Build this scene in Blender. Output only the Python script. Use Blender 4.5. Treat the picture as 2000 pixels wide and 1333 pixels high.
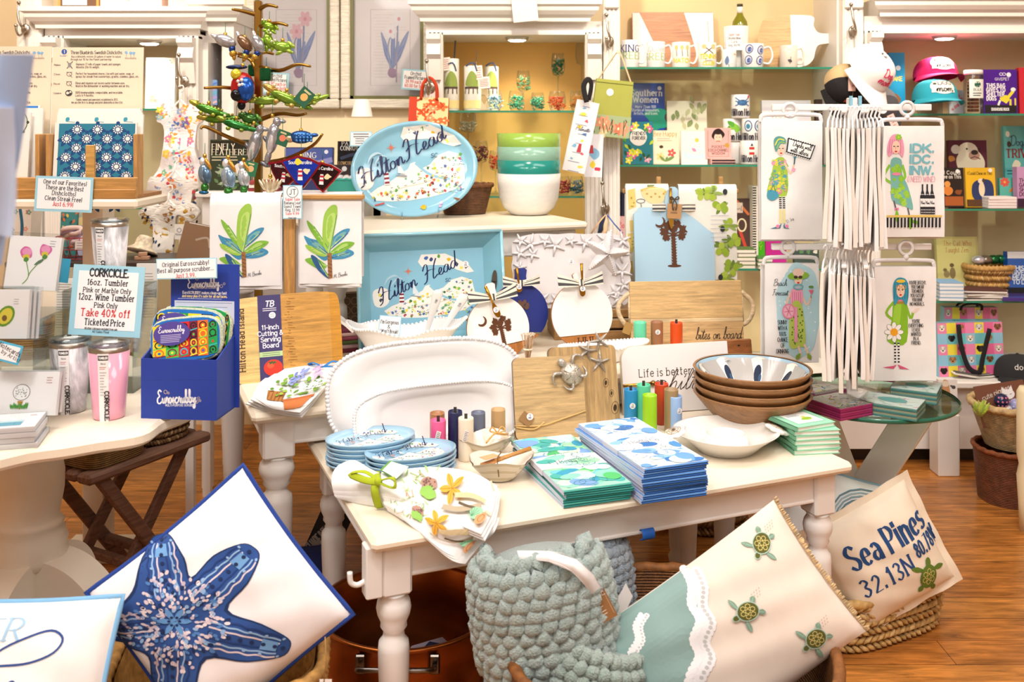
import bpy,math,random
from math import sin,cos,pi,sqrt,atan2,radians
from mathutils import Vector,Matrix,noise
from mathutils.geometry import tessellate_polygon
for o in list(bpy.data.objects):bpy.data.objects.remove(o)
SC=bpy.context.scene;COL=SC.collection
R=random.Random(7)
# ------------------------------------------------ camera, world, lights
EYE,FPX,HOR=1.45,1900.0,250.0
cam=bpy.data.cameras.new('camera');camo=bpy.data.objects.new('camera',cam);COL.objects.link(camo)
camo.location=(0,0,EYE);camo.rotation_euler=(pi/2,0,0)
cam.sensor_width=36;cam.lens=FPX/2000*36;cam.shift_x=0;cam.shift_y=-(666.5-HOR)/2000
cam.clip_start=.05;cam.clip_end=60
cam.dof.use_dof=True;cam.dof.focus_distance=2.75;cam.dof.aperture_fstop=5.0
SC.camera=camo
wd=bpy.data.worlds.new('world');SC.world=wd;wd.use_nodes=True
wd.node_tree.nodes['Background'].inputs[0].default_value=(1,.97,.94,1)
wd.node_tree.nodes['Background'].inputs[1].default_value=.25
vs=SC.view_settings;SC.display_settings.display_device='sRGB'
vs.view_transform='Standard';vs.look='None';vs.exposure=0.12;vs.gamma=1;vs.use_curve_mapping=False
def area(loc,sx,sy,power,col=(1,.98,.955),rot=(0,0,0)):
 l=bpy.data.lights.new('ceiling_light','AREA');l.shape='RECTANGLE';l.size=sx;l.size_y=sy;l.energy=power;l.color=col
 o=bpy.data.objects.new('ceiling_light',l);COL.objects.link(o);o.location=loc;o.rotation_euler=rot
def spot(loc,target,power,angle=70,col=(1,.86,.66),size=.05,blend=.6):
 l=bpy.data.lights.new('spot_light','SPOT');l.energy=power;l.color=col;l.spot_size=radians(angle);l.spot_blend=blend;l.shadow_soft_size=size
 o=bpy.data.objects.new('spot_light',l);COL.objects.link(o);o.location=loc
 o.rotation_euler=(Vector(target)-Vector(loc)).to_track_quat('-Z','Y').to_euler()
area((-1.2,.6,2.86),1.6,1.2,34);area((1.3,.6,2.86),1.6,1.2,34)
area((-1.2,2.7,2.86),1.6,.7,26);area((1.3,2.7,2.86),1.6,.7,26)
area((0,-1.6,2.86),3.0,1.0,40)
for x in(-2.3,-1.35,.05,1.0,2.1):  # first spot of the row is added to brighten the dim wall end
 spot((x,3.2,2.8),(x+.05,4.6,1.55),66,75)
spot((-.3,.9,2.8),(.1,2.6,.7),62,60,(1,.96,.9),.12);spot((1.0,1.4,2.8),(1.0,3.0,.9),50,60,(1,.96,.9),.12)
spot((-1.4,.9,2.8),(-1.1,2.6,.9),55,60,(1,.96,.9),.12)
# ------------------------------------------------ helpers
def W(px,py,d):return Vector(((px-1000)/FPX*d,d,EYE-(py-HOR)/FPX*d))
def G(px,py,z):return W(px,py,(EYE-z)*FPX/(py-HOR))
def fr(loc,yaw=0,lean=0,roll=0):
 return Matrix.Translation(loc)@Matrix.Rotation(radians(yaw),4,'Z')@Matrix.Rotation(radians(-lean),4,'X')@Matrix.Rotation(radians(roll),4,'Y')
_hx={}
def hx(c):
 if isinstance(c,tuple):return c
 if c not in _hx:
  v=[int(c[i:i+2],16)/255 for i in(0,2,4)]
  _hx[c]=tuple((x/12.92 if x<=.04045 else((x+.055)/1.055)**2.4)for x in v)+(1.,)
 return _hx[c]
def mixc(a,b,t):
 a,b=hx(a),hx(b);return tuple(a[i]*(1-t)+b[i]*t for i in range(3))+(1.,)
 # ---- materials: every kind reads the per-face colour of the mesh and adds procedural structure
MATS={}
def mat(kind):
 if kind in MATS:return MATS[kind]
 m=bpy.data.materials.new(kind);m.use_nodes=True;nt=m.node_tree;N=nt.nodes;L=nt.links
 b=N['Principled BSDF'];at=N.new('ShaderNodeAttribute');at.attribute_name='Col'
 def new(t,**k):
  n=N.new(t)
  for a,v in k.items():setattr(n,a,v)
  return n
 def coords(scale,kind='Object'):
  tc=new('ShaderNodeTexCoord');mp=new('ShaderNodeMapping');L.new(tc.outputs[kind],mp.inputs[0]);mp.inputs['Scale'].default_value=scale;return mp.outputs[0]
 def ns(scale,sc=(1,1,1),detail=3,rough=.5,dist=0):
  n=new('ShaderNodeTexNoise');L.new(coords(sc),n.inputs['Vector']);n.inputs['Scale'].default_value=scale;n.inputs['Detail'].default_value=detail
  n.inputs['Roughness'].default_value=rough;n.inputs['Distortion'].default_value=dist;return n.outputs['Fac']
 def rng(fac,lo,hi,a=.3,c=.7):
  r=new('ShaderNodeMapRange');L.new(fac,r.inputs[0]);r.inputs[1].default_value=a;r.inputs[2].default_value=c;r.inputs[3].default_value=lo;r.inputs[4].default_value=hi;return r.outputs[0]
 def mult(fac,base=None):
  x=new('ShaderNodeMix',data_type='RGBA',blend_type='MULTIPLY');x.inputs[0].default_value=1
  L.new(base or at.outputs['Color'],x.inputs[6]);L.new(fac,x.inputs[7]);return x.outputs[2]
 def bump(h,s,dist=.002):
  n=new('ShaderNodeBump');n.inputs['Strength'].default_value=s;n.inputs['Distance'].default_value=dist;L.new(h,n.inputs['Height']);L.new(n.outputs[0],b.inputs['Normal'])
 base=at.outputs['Color'];rough=.55
 if kind=='paint':rough=.4;base=mult(rng(ns(3),.96,1.0));bump(ns(60),.05)
 elif kind=='wall':rough=.8;base=mult(rng(ns(1.5),.95,1.0));bump(ns(120),.06)
 elif kind=='paper':rough=.6;base=mult(rng(ns(8),.97,1.0))
 elif kind=='gloss':rough=.12;b.inputs['Coat Weight'].default_value=.3;base=mult(rng(ns(14),.97,1.0))
 elif kind=='glaze':rough=.16;base=mult(rng(ns(30,(1,1,3)),.93,1.0));bump(ns(35),.08)
 elif kind=='wax':rough=.35;b.inputs['Subsurface Weight'].default_value=.25;b.inputs['Subsurface Radius'].default_value=(.01,.006,.004);base=mult(rng(ns(20,(1,1,.2)),.94,1.0))
 elif kind=='cloth':
  rough=.92;base=mult(rng(ns(25),.95,1.0));w1=new('ShaderNodeTexWave');L.new(coords((1,1,1)),w1.inputs['Vector']);w1.inputs['Scale'].default_value=260;w1.inputs['Distortion'].default_value=1;bump(w1.outputs['Fac'],.12,.0006)
 elif kind=='fuzzy':rough=1;f=ns(260,detail=4);base=mult(rng(f,.72,1.08));bump(f,1,.006);b.inputs['Sheen Weight'].default_value=.5
 elif kind=='metal':rough=.28;b.inputs['Metallic'].default_value=1;base=mult(rng(ns(10),.9,1.0))
 elif kind=='copper':rough=.3;b.inputs['Metallic'].default_value=.9;base=mult(rng(ns(5,(1,1,3),5),.6,1.1))
 elif kind=='silver':rough=.42;b.inputs['Metallic'].default_value=.6;v=new('ShaderNodeTexVoronoi');L.new(coords((1,1,1)),v.inputs['Vector']);v.inputs['Scale'].default_value=160;bump(v.outputs['Distance'],.5,.003)
 elif kind=='foil':rough=.18;b.inputs['Metallic'].default_value=.55;base=mult(rng(ns(45),.7,1.15));bump(ns(90),.25)
 elif kind in('wood','woody'):
  rough=.42;s=(1,14,14)if kind=='wood' else(14,14,1)
  base=mult(rng(ns(7,s,5,.6,.8),.62,1.12),mult(rng(ns(50,s),.88,1.05)));bump(ns(60,s),.12)
 elif kind=='weathered':rough=.7;base=mult(rng(ns(9,(1,12,12),6,.65),.5,1.15));bump(ns(40,(1,10,10)),.3)
 elif kind=='wicker':
  rough=.5;w1=new('ShaderNodeTexWave',bands_direction='Z');L.new(coords((1,1,1)),w1.inputs['Vector']);w1.inputs['Scale'].default_value=48;w1.inputs['Distortion'].default_value=2;w1.inputs['Detail Scale'].default_value=8
  base=mult(rng(w1.outputs['Fac'],.45,1.1,.1,.9),mult(rng(ns(40),.6,1.15)));bump(w1.outputs['Fac'],.9,.004)
 elif kind=='straw':rough=.7;base=mult(rng(ns(60,(1,1,1),3),.62,1.2));bump(ns(160),.3)
 elif kind=='floor':
  rough=.24
  br=new('ShaderNodeTexBrick');L.new(coords((1,1,1)),br.inputs['Vector']);br.offset=.37;br.inputs['Scale'].default_value=1;br.inputs['Brick Width'].default_value=1.2;br.inputs['Row Height'].default_value=.125
  br.inputs['Mortar Size'].default_value=.0012;br.inputs['Color1'].default_value=(.66,.26,.055,1);br.inputs['Color2'].default_value=(.48,.165,.032,1);br.inputs['Mortar'].default_value=(.12,.035,.01,1)
  base=mult(rng(ns(5,(1,9,1),6,.62,1.2),.42,1.3),mult(rng(ns(2.2,(1,3,1),4,.6,1.5),.72,1.15),br.outputs['Color']));bump(ns(30,(1,8,1)),.06)
 elif kind=='marble':rough=.2;n=ns(9,(1,1,.35),6,.6,1.4);base=mult(rng(n,.12,1.0,.36,.56))
 elif kind=='blanket':rough=1
 b.inputs['Roughness'].default_value=rough
 if kind in('glass','acrylic','tint'):
  b.inputs['Transmission Weight'].default_value=1;b.inputs['Roughness'].default_value=.02;b.inputs['IOR'].default_value=1.45 if kind=='glass' else 1.2
  if kind=='acrylic':
   tr=new('ShaderNodeBsdfTransparent');gl=new('ShaderNodeBsdfGlossy');gl.inputs['Roughness'].default_value=.05;mx=new('ShaderNodeMixShader');lw=new('ShaderNodeLayerWeight');lw.inputs[0].default_value=.25
   rr=new('ShaderNodeMapRange');L.new(lw.outputs['Fresnel'],rr.inputs[0]);rr.inputs[3].default_value=.03;rr.inputs[4].default_value=.5
   L.new(rr.outputs[0],mx.inputs[0]);L.new(tr.outputs[0],mx.inputs[1]);L.new(gl.outputs[0],mx.inputs[2]);L.new(at.outputs['Color'],tr.inputs[0]);L.new(mx.outputs[0],N['Material Output'].inputs[0])
 if kind=='emit':
  b.inputs['Emission Strength'].default_value=14;L.new(base,b.inputs['Emission Color'])
 L.new(base,b.inputs['Base Color']);MATS[kind]=m;return m
 # ---- mesh builder
class MB:
 def __init__(s):s.v=[];s.f=[];s.c=[];s.k=[];s.sm=[];s.kn=[];s.M=None
 def kid(s,kind):
  if kind not in s.kn:s.kn.append(kind)
  return s.kn.index(kind)
 def add(s,vs,fs,col,kind='paint',smooth=False):
  o=len(s.v);M=s.M
  s.v+=[tuple(M@Vector(p))for p in vs]if M else[tuple(p)for p in vs]
  k=s.kid(kind);many=isinstance(col,list)
  for i,f in enumerate(fs):
   s.f.append(tuple(j+o for j in f));s.c.append(hx(col[i])if many else hx(col));s.k.append(k);s.sm.append(smooth)
  return s
 def box(s,a,b,col,kind='paint',r=0):
  (x0,y0,z0),(x1,y1,z1)=a,b
  x0,x1=min(x0,x1),max(x0,x1);y0,y1=min(y0,y1),max(y0,y1);z0,z1=min(z0,z1),max(z0,z1)
  r=min(r,(x1-x0)*.45,(y1-y0)*.45,(z1-z0)*.45)
  if r<=0:
   v=[(x,y,z)for z in(z0,z1)for y in(y0,y1)for x in(x0,x1)]
   return s.add(v,[(0,2,3,1),(4,5,7,6),(0,1,5,4),(2,6,7,3),(0,4,6,2),(1,3,7,5)],col,kind)
  v=[];idx={}
  for i,x in enumerate((x0,x1)):
   for j,y in enumerate((y0,y1)):
    for k,z in enumerate((z0,z1)):
     sx,sy,sz=(1-2*i)*r,(1-2*j)*r,(1-2*k)*r
     for ax,p in enumerate(((x,y+sy,z+sz),(x+sx,y,z+sz),(x+sx,y+sy,z))):idx[i,j,k,ax]=len(v);v.append(p)
  f=[]
  for i in(0,1):
   q=[idx[i,0,0,0],idx[i,1,0,0],idx[i,1,1,0],idx[i,0,1,0]];f.append(q if i else q[::-1])
   q=[idx[0,i,0,1],idx[1,i,0,1],idx[1,i,1,1],idx[0,i,1,1]];f.append(q[::-1]if i else q)
   q=[idx[0,0,i,2],idx[1,0,i,2],idx[1,1,i,2],idx[0,1,i,2]];f.append(q if i else q[::-1])
  for i in(0,1):
   for j in(0,1):
    g=(i==j)
    for q in([idx[0,i,j,1],idx[1,i,j,1],idx[1,i,j,2],idx[0,i,j,2]],[idx[i,0,j,2],idx[i,1,j,2],idx[i,1,j,0],idx[i,0,j,0]],[idx[i,j,0,0],idx[i,j,1,0],idx[i,j,1,1],idx[i,j,0,1]]):
     f.append(q if not g else q[::-1])
    for k in(0,1):q=[idx[i,j,k,0],idx[i,j,k,1],idx[i,j,k,2]];f.append(q if(i+j+k)%2 else q[::-1])
  return s.add(v,f,col,kind)
 def grid(s,fn,nu,nv,col,kind='paint',smooth=True,wu=False,wv=False,cf=None):
  v=[fn(i/nu,j/nv)for j in range(nv if wv else nv+1)for i in range(nu if wu else nu+1)]
  n=nu if wu else nu+1;m=nv if wv else nv+1;f=[];c=[]
  for j in range(nv):
   for i in range(nu):
    f.append((j*n+i,j*n+(i+1)%n,((j+1)%m)*n+(i+1)%n,((j+1)%m)*n+i))
    if cf:c.append(cf((i+.5)/nu,(j+.5)/nv))
  return s.add(v,f,c if cf else col,kind,smooth)
 def lathe(s,prof,col,kind='paint',n=28,sx=1,sy=1,wob=None,cf=None,smooth=True,cap=True):
  v=[];m=len(prof)
  for j,(r,z)in enumerate(prof):
   for i in range(n):
    a=2*pi*i/n;q=r*(wob(a,j)if wob else 1);v.append((q*cos(a)*sx,q*sin(a)*sy,z))
  f=[];c=[]
  for j in range(m-1):
   for i in range(n):
    f.append((j*n+i,j*n+(i+1)%n,(j+1)*n+(i+1)%n,(j+1)*n+i))
    if cf:c.append(cf((i+.5)/n,j))
  if cap and prof[0][0]>1e-5:f.append(tuple(range(n))[::-1]);c.append(cf(0,0)if cf else 0)
  if cap and prof[-1][0]>1e-5:f.append(tuple((m-1)*n+i for i in range(n)));c.append(cf(0,m-2)if cf else 0)
  return s.add(v,f,c if cf else col,kind,smooth)
 def tube(s,pts,rad,col,kind='paint',n=8,closed=False,smooth=True,flat=1):
  pts=[Vector(p)for p in pts];m=len(pts);v=[]
  rs=rad if isinstance(rad,list)else[rad]*m;up=None
  for i,p in enumerate(pts):
   a=pts[i-1]if(i or closed)else p;b=pts[(i+1)%m]if(i<m-1 or closed)else p
   t=(b-a).normalized()if(b-a).length>1e-9 else Vector((0,0,1))
   if up is None:up=Vector((0,0,1))if abs(t.z)<.9 else Vector((0,1,0))
   x=t.cross(up)
   if x.length<1e-6:x=t.orthogonal()
   x.normalize();y=x.cross(t).normalized();up=y
   for k in range(n):q=2*pi*k/n;v.append(p+x*(rs[i]*cos(q))+y*(rs[i]*flat*sin(q)))
  f=[]
  for i in range(m if closed else m-1):
   for k in range(n):f.append((i*n+k,i*n+(k+1)%n,((i+1)%m)*n+(k+1)%n,((i+1)%m)*n+k))
  if not closed:f.append(tuple(range(n))[::-1]);f.append(tuple((m-1)*n+k for k in range(n)))
  return s.add(v,f,col,kind,smooth)
 def sph(s,c,r,col,kind='paint',n=12,m=8,cf=None):
  r=r if isinstance(r,tuple)else(r,r,r);M0=s.M
  T=Matrix.Translation(c)@Matrix.Diagonal((*r,1));s.M=(M0@T)if M0 else T
  s.lathe([(sin(pi*j/m)if 0<j<m else 1e-6,-cos(pi*j/m))for j in range(m+1)],col,kind,n,cf=cf);s.M=M0;return s
 def prism(s,pts,y0,y1,col,kind='paint',side=None,smooth=False):
  n=len(pts);fr_=[(x,y0,z)for x,z in pts];bk=[(x,y1,z)for x,z in pts]
  tri=tessellate_polygon([[Vector((x,z,0))for x,z in pts]])
  s.add(fr_,[t if _ccw(pts,t)else t[::-1]for t in tri],col,kind);s.add(bk,[t[::-1]if _ccw(pts,t)else t for t in tri],side or col,kind)
  s.add(fr_+bk,[(i,i+n,(i+1)%n+n,(i+1)%n)for i in range(n)],side or col,kind,smooth);return s
 def slab(s,pts,z0,z1,col,kind='paint',lip=0):
  n=len(pts);tri=tessellate_polygon([[Vector((x,y,0))for x,y in pts]]);cx=sum(p[0]for p in pts)/n;cy=sum(p[1]for p in pts)/n
  def off(q,e):l=sqrt((q[0]-cx)**2+(q[1]-cy)**2)or 1;return(q[0]-(q[0]-cx)/l*e,q[1]-(q[1]-cy)/l*e)
  lv=[(z0,lip),(z0+lip,0),(z1-lip,0),(z1,lip)]if lip else[(z0,0),(z1,0)]
  v=[(*off(p,e),z)for z,e in lv for p in pts];f=[]
  for j in range(len(lv)-1):f+=[(j*n+i,j*n+(i+1)%n,(j+1)*n+(i+1)%n,(j+1)*n+i)for i in range(n)]
  t0=(len(lv)-1)*n
  f+=[tuple(t0+i for i in(t if _ccw(pts,t)else t[::-1]))for t in tri]+[(t[::-1]if _ccw(pts,t)else t)for t in tri]
  return s.add(v,f,col,kind)
 def art(s,a,surf,tol=None,kind='paper',eps=None,de=None):
  eps=eps or(.0008 if tol else .0004);de=de or(.00015 if tol else .000014)
  vv=[];ff=[];cc=[]
  for L,tris,col in a.sh:
   if tol:
    st=list(tris);tris=[]
    while st:
     t=st.pop();p,q,r=t
     d=[(q[0]-p[0])**2+(q[1]-p[1])**2,(r[0]-q[0])**2+(r[1]-q[1])**2,(p[0]-r[0])**2+(p[1]-r[1])**2];i=d.index(max(d))
     if d[i]<=tol*tol:tris.append(t);continue
     x,y,z=t[i],t[(i+1)%3],t[(i+2)%3];mm=((x[0]+y[0])/2,(x[1]+y[1])/2);st+=[(x,mm,z),(mm,y,z)]
   h=eps+de*L;memo={}
   for t in tris:
    ids=[]
    for p in t:
     if p not in memo:memo[p]=len(vv);vv.append(surf(p[0],p[1],h))
     ids.append(memo[p])
    if len(set(ids))==3:ff.append(tuple(ids));cc.append(col)
  if ff:s.add(vv,ff,cc,kind)
  return s
 def build(s,name,parent=None,M=None):
  me=bpy.data.meshes.new(name);me.from_pydata(s.v,[],s.f);n=len(me.polygons)
  a=me.attributes.new('Col','FLOAT_COLOR','FACE');a.data.foreach_set('color',[x for c in s.c for x in c])
  for k in s.kn:me.materials.append(mat(k))
  me.polygons.foreach_set('material_index',s.k);me.polygons.foreach_set('use_smooth',s.sm);me.update()
  o=bpy.data.objects.new(name,me);COL.objects.link(o)
  if parent:o.parent=parent
  if M is not None:o.matrix_basis=M
  return o
def _ccw(p,t):a,b,c=(p[i]for i in t);return(b[0]-a[0])*(c[1]-a[1])-(b[1]-a[1])*(c[0]-a[0])>0
def tag(o,label=None,cat=None,group=None,kind=None):
 if label:o['label']=label
 if cat:o['category']=cat
 if group:o['group']=group
 if kind:o['kind']=kind
 return o
def thing(name,label,cat,M,group=None):
 o=bpy.data.objects.new(name,None);COL.objects.link(o);o.matrix_basis=M;return tag(o,label,cat,group)
def copytree(o,M,label=None,group=None):
 c=o.copy();COL.objects.link(c);c.matrix_basis=M
 if label:c['label']=label
 if group:c['group']=group
 for ch in o.children:
  d=ch.copy();COL.objects.link(d);d.parent=c;d.matrix_basis=ch.matrix_basis.copy()
  for g in ch.children:e=g.copy();COL.objects.link(e);e.parent=d;e.matrix_basis=g.matrix_basis.copy()
 return c
 # ---- drawing: flat shapes in photo pixels of a panel, laid onto its surface
def cr(pts,n=4,closed=False):
 if len(pts)<3:return list(pts)
 o=[];m=len(pts)
 for i in range(m if closed else m-1):
  p1,p2=pts[i],pts[(i+1)%m];p0=pts[i-1]if(i or closed)else p1;p3=pts[(i+2)%m]if(i+2<m or closed)else p2
  for k in range(n):
   t=k/n;o.append(tuple(.5*(2*b+(c-a)*t+(2*a-5*b+4*c-d)*t*t+(3*b-a-3*c+d)*t**3)for a,b,c,d in zip(p0,p1,p2,p3)))
 if not closed:o.append(tuple(pts[-1]))
 return o
def ribbon(pts,wf):
 tr=[];L=[];Rr=[];m=len(pts)
 for i,p in enumerate(pts):
  a=pts[max(i-1,0)];b=pts[min(i+1,m-1)];dx,dy=b[0]-a[0],b[1]-a[1];l=sqrt(dx*dx+dy*dy)or 1;dx/=l;dy/=l
  w=wf(dx,dy,i/(m-1 or 1))/2;L.append((p[0]-dy*w,p[1]+dx*w));Rr.append((p[0]+dy*w,p[1]-dx*w))
 for i in range(m-1):tr+=[(L[i],Rr[i],Rr[i+1]),(L[i],Rr[i+1],L[i+1])]
 return tr
FONT={}
def _load(dst,s):
 for ln in s.strip().split('\n'):
  ch,w,st=ln.split(' ',2);out=[]
  for q in st.split(';'):
   c=q[0]=='c';out.append((c,[tuple(float(x)for x in p.split(','))for p in q.lstrip('c').split()]))
  dst[ch]=(float(w),out)
_load(FONT,'''A 5 0,0 2.5,7 5,0;.9,2.4 4.1,2.4
B 4.4 0,0 0,7;c0,7 2.5,7 4,5.4 2.5,3.8 0,3.8;c0,3.8 2.8,3.8 4.5,1.9 2.8,0 0,0
C 4.8 c4.8,5.6 2.7,7 .4,5.6 0,3.5 .4,1.4 2.7,0 4.8,1.4
D 5 0,0 0,7;c0,7 2.6,7 4.6,5.5 5,3.5 4.6,1.5 2.6,0 0,0
E 3.8 4,7 0,7 0,0 4,0;0,3.7 3.2,3.7
F 3.6 4,7 0,7 0,0;0,3.7 3.2,3.7
G 5 c4.8,5.7 2.7,7 .4,5.6 0,3.5 .4,1.4 2.7,0 4.8,1.2;4.8,1.2 4.8,3.2 3,3.2
H 5 0,0 0,7;5,0 5,7;0,3.6 5,3.6
I .6 .3,0 .3,7
J 3 3,7 3,2;c3,2 2.6,.4 1.4,0 .2,.8
K 4.6 0,0 0,7;4.6,7 0,2.8;1.6,4.2 4.8,0
L 3.6 0,7 0,0 3.8,0
M 6 0,0 .3,7 3,1.5 5.7,7 6,0
N 5 0,0 0,7 5,0 5,7
O 5.2 c2.6,7 .5,5.8 0,3.5 .5,1.2 2.6,0 4.7,1.2 5.2,3.5 4.7,5.8 2.6,7
P 4.2 0,0 0,7;c0,7 2.8,7 4.4,5.2 2.8,3.3 0,3.3
Q 5.2 c2.6,7 .5,5.8 0,3.5 .5,1.2 2.6,0 4.7,1.2 5.2,3.5 4.7,5.8 2.6,7;3,1.6 5,-.6
R 4.5 0,0 0,7;c0,7 2.8,7 4.4,5.2 2.8,3.3 0,3.3;2.2,3.3 4.6,0
S 4.3 c4.3,6 2.3,7 .3,5.6 .8,4.2 3.6,3 4.4,1.5 2.4,0 0,1.1
T 4.8 0,7 4.8,7;2.4,7 2.4,0
U 4.8 0,7 0,2.2;c0,2.2 .6,.5 2.4,0 4.2,.5 4.8,2.2;4.8,2.2 4.8,7
V 5 0,7 2.5,0 5,7
W 7 0,7 1.7,0 3.5,6 5.3,0 7,7
X 4.6 0,0 4.6,7;0,7 4.6,0
Y 4.6 0,7 2.3,3.4 4.6,7;2.3,3.4 2.3,0
Z 4.4 0,7 4.4,7 0,0 4.4,0
a 3.6 c.4,4.1 1.9,4.8 3.4,3.8 3.5,2.6;3.5,3 3.5,0;c3.5,2.6 1.2,2.6 0,1.3 1.2,0 2.6,.4 3.5,1.4
b 3.7 0,7 0,0;c0,3.4 1.8,4.8 3.7,3.6 3.7,1.2 1.8,0 0,1.2
c 3.4 c3.4,3.9 1.9,4.8 .2,3.6 .2,1.2 1.9,0 3.5,.9
d 3.7 3.7,7 3.7,0;c3.7,3.4 1.9,4.8 0,3.6 0,1.2 1.9,0 3.7,1.2
e 3.5 .1,2.5 3.6,2.5;c3.6,2.5 3.2,4.2 1.8,4.8 .3,3.7 .1,2.2 .4,.9 1.9,0 3.5,.8
f 2.3 c2.6,6.6 1.6,7 1,5.8;1,5.8 1,0;0,4.7 2.3,4.7
g 3.7 3.7,4.7 3.7,0;c3.7,0 3.2,-1.8 1.6,-2.1 .2,-1.4;c3.7,3.4 1.9,4.8 0,3.6 0,1.2 1.9,0 3.7,1.2
h 3.4 0,0 0,7;c0,3.2 1.8,4.8 3.4,3.6;3.4,3.6 3.4,0
i .6 .3,0 .3,4.7;.3,6.1 .3,6.8
j 1.2 1,4.7 1,-.6;c1,-.6 .6,-2 -.4,-2;1,6.1 1,6.8
k 3.3 0,0 0,7;3.2,4.7 0,1.8;1.2,2.8 3.4,0
l .6 .3,0 .3,7
m 5.4 0,0 0,4.7;c0,3.2 1.5,4.8 2.7,3.5;2.7,3.5 2.7,0;c2.7,3.2 4.2,4.8 5.4,3.5;5.4,3.5 5.4,0
n 3.4 0,0 0,4.7;c0,3.2 1.8,4.8 3.4,3.6;3.4,3.6 3.4,0
o 3.8 c1.9,4.8 .2,3.7 .2,1.1 1.9,0 3.6,1.1 3.6,3.7 1.9,4.8
p 3.7 0,4.7 0,-2;c0,3.4 1.8,4.8 3.7,3.6 3.7,1.2 1.8,0 0,1.2
q 3.7 3.7,4.7 3.7,-2;c3.7,3.4 1.9,4.8 0,3.6 0,1.2 1.9,0 3.7,1.2
r 2.3 0,0 0,4.7;c0,3 1.2,4.6 2.5,4.5
s 3.1 c3,4.1 1.6,4.8 .2,3.8 .8,2.8 2.6,2 3.1,1 1.6,0 0,.7
t 2.4 1,6.4 1,1;c1,1 1.4,.1 2.6,.3;0,4.7 2.4,4.7
u 3.4 0,4.7 0,1.3;c0,1.3 1.4,0 3.4,1.4;3.4,4.7 3.4,0
v 3.4 0,4.7 1.7,0 3.4,4.7
w 5 0,4.7 1.2,0 2.5,4 3.8,0 5,4.7
x 3.3 0,0 3.3,4.7;0,4.7 3.3,0
y 3.5 0,4.7 1.8,.3;3.5,4.7 1,-2
z 3.2 0,4.7 3.2,4.7 0,0 3.2,0
0 4 c2,7 .3,5.6 0,3.5 .3,1.4 2,0 3.7,1.4 4,3.5 3.7,5.6 2,7
1 2 .4,5.7 1.6,7 1.6,0
2 4 c.2,5.4 2,7 3.9,5.4 3,3.2 .2,0;.2,0 4.2,0
3 4 c.3,6 2,7 3.7,5.4 1.8,3.8;c1.8,3.8 4,2 2,0 .1,1.1
4 4 3,0 3,7 0,2.2 4.2,2.2
5 4 3.7,7 .6,7 .4,4;c.4,4 2.4,4.5 4,2.3 2,0 .1,1
6 4 c3.4,6.6 1.6,6.4 .1,3 .6,.6 2,0 3.8,1 3.8,3 2,4 .2,2.4
7 4 0,7 4,7 1.4,0
8 4 c2,7 .4,5.4 2,3.8 3.6,5.4 2,7;c2,3.8 0,1.9 2,0 4,1.9 2,3.8
9 4 c3.7,4.4 2,3 .2,4 .2,6 2,7 3.8,5.6 3.4,2 1,0
. .8 .3,0 .3,.7
, .8 .5,.6 .1,-1
! .8 .4,7 .4,2;.4,0 .4,.7
' .6 .3,7 .3,5.2
- 2 0,2.8 2,2.8
& 4.8 c4.8,0 1.2,5.4 2.2,7 3.2,5.6 .2,2 1.4,0 3.4,.6 4.6,3
% 5 4.6,7 .4,0;c1,7 .2,5.6 1,4.4 1.8,5.6 1,7;c4,2.6 3.2,1.3 4,0 4.8,1.3 4,2.6
( 1.6 c1.6,7.6 .2,5 .2,2 1.6,-.8
) 1.6 c0,7.6 1.4,5 1.4,2 0,-.8
: .6 .3,.4 .3,1;.3,3.4 .3,4
+ 3 0,3 3,3;1.5,1.5 1.5,4.5''')
SCR={}
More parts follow.
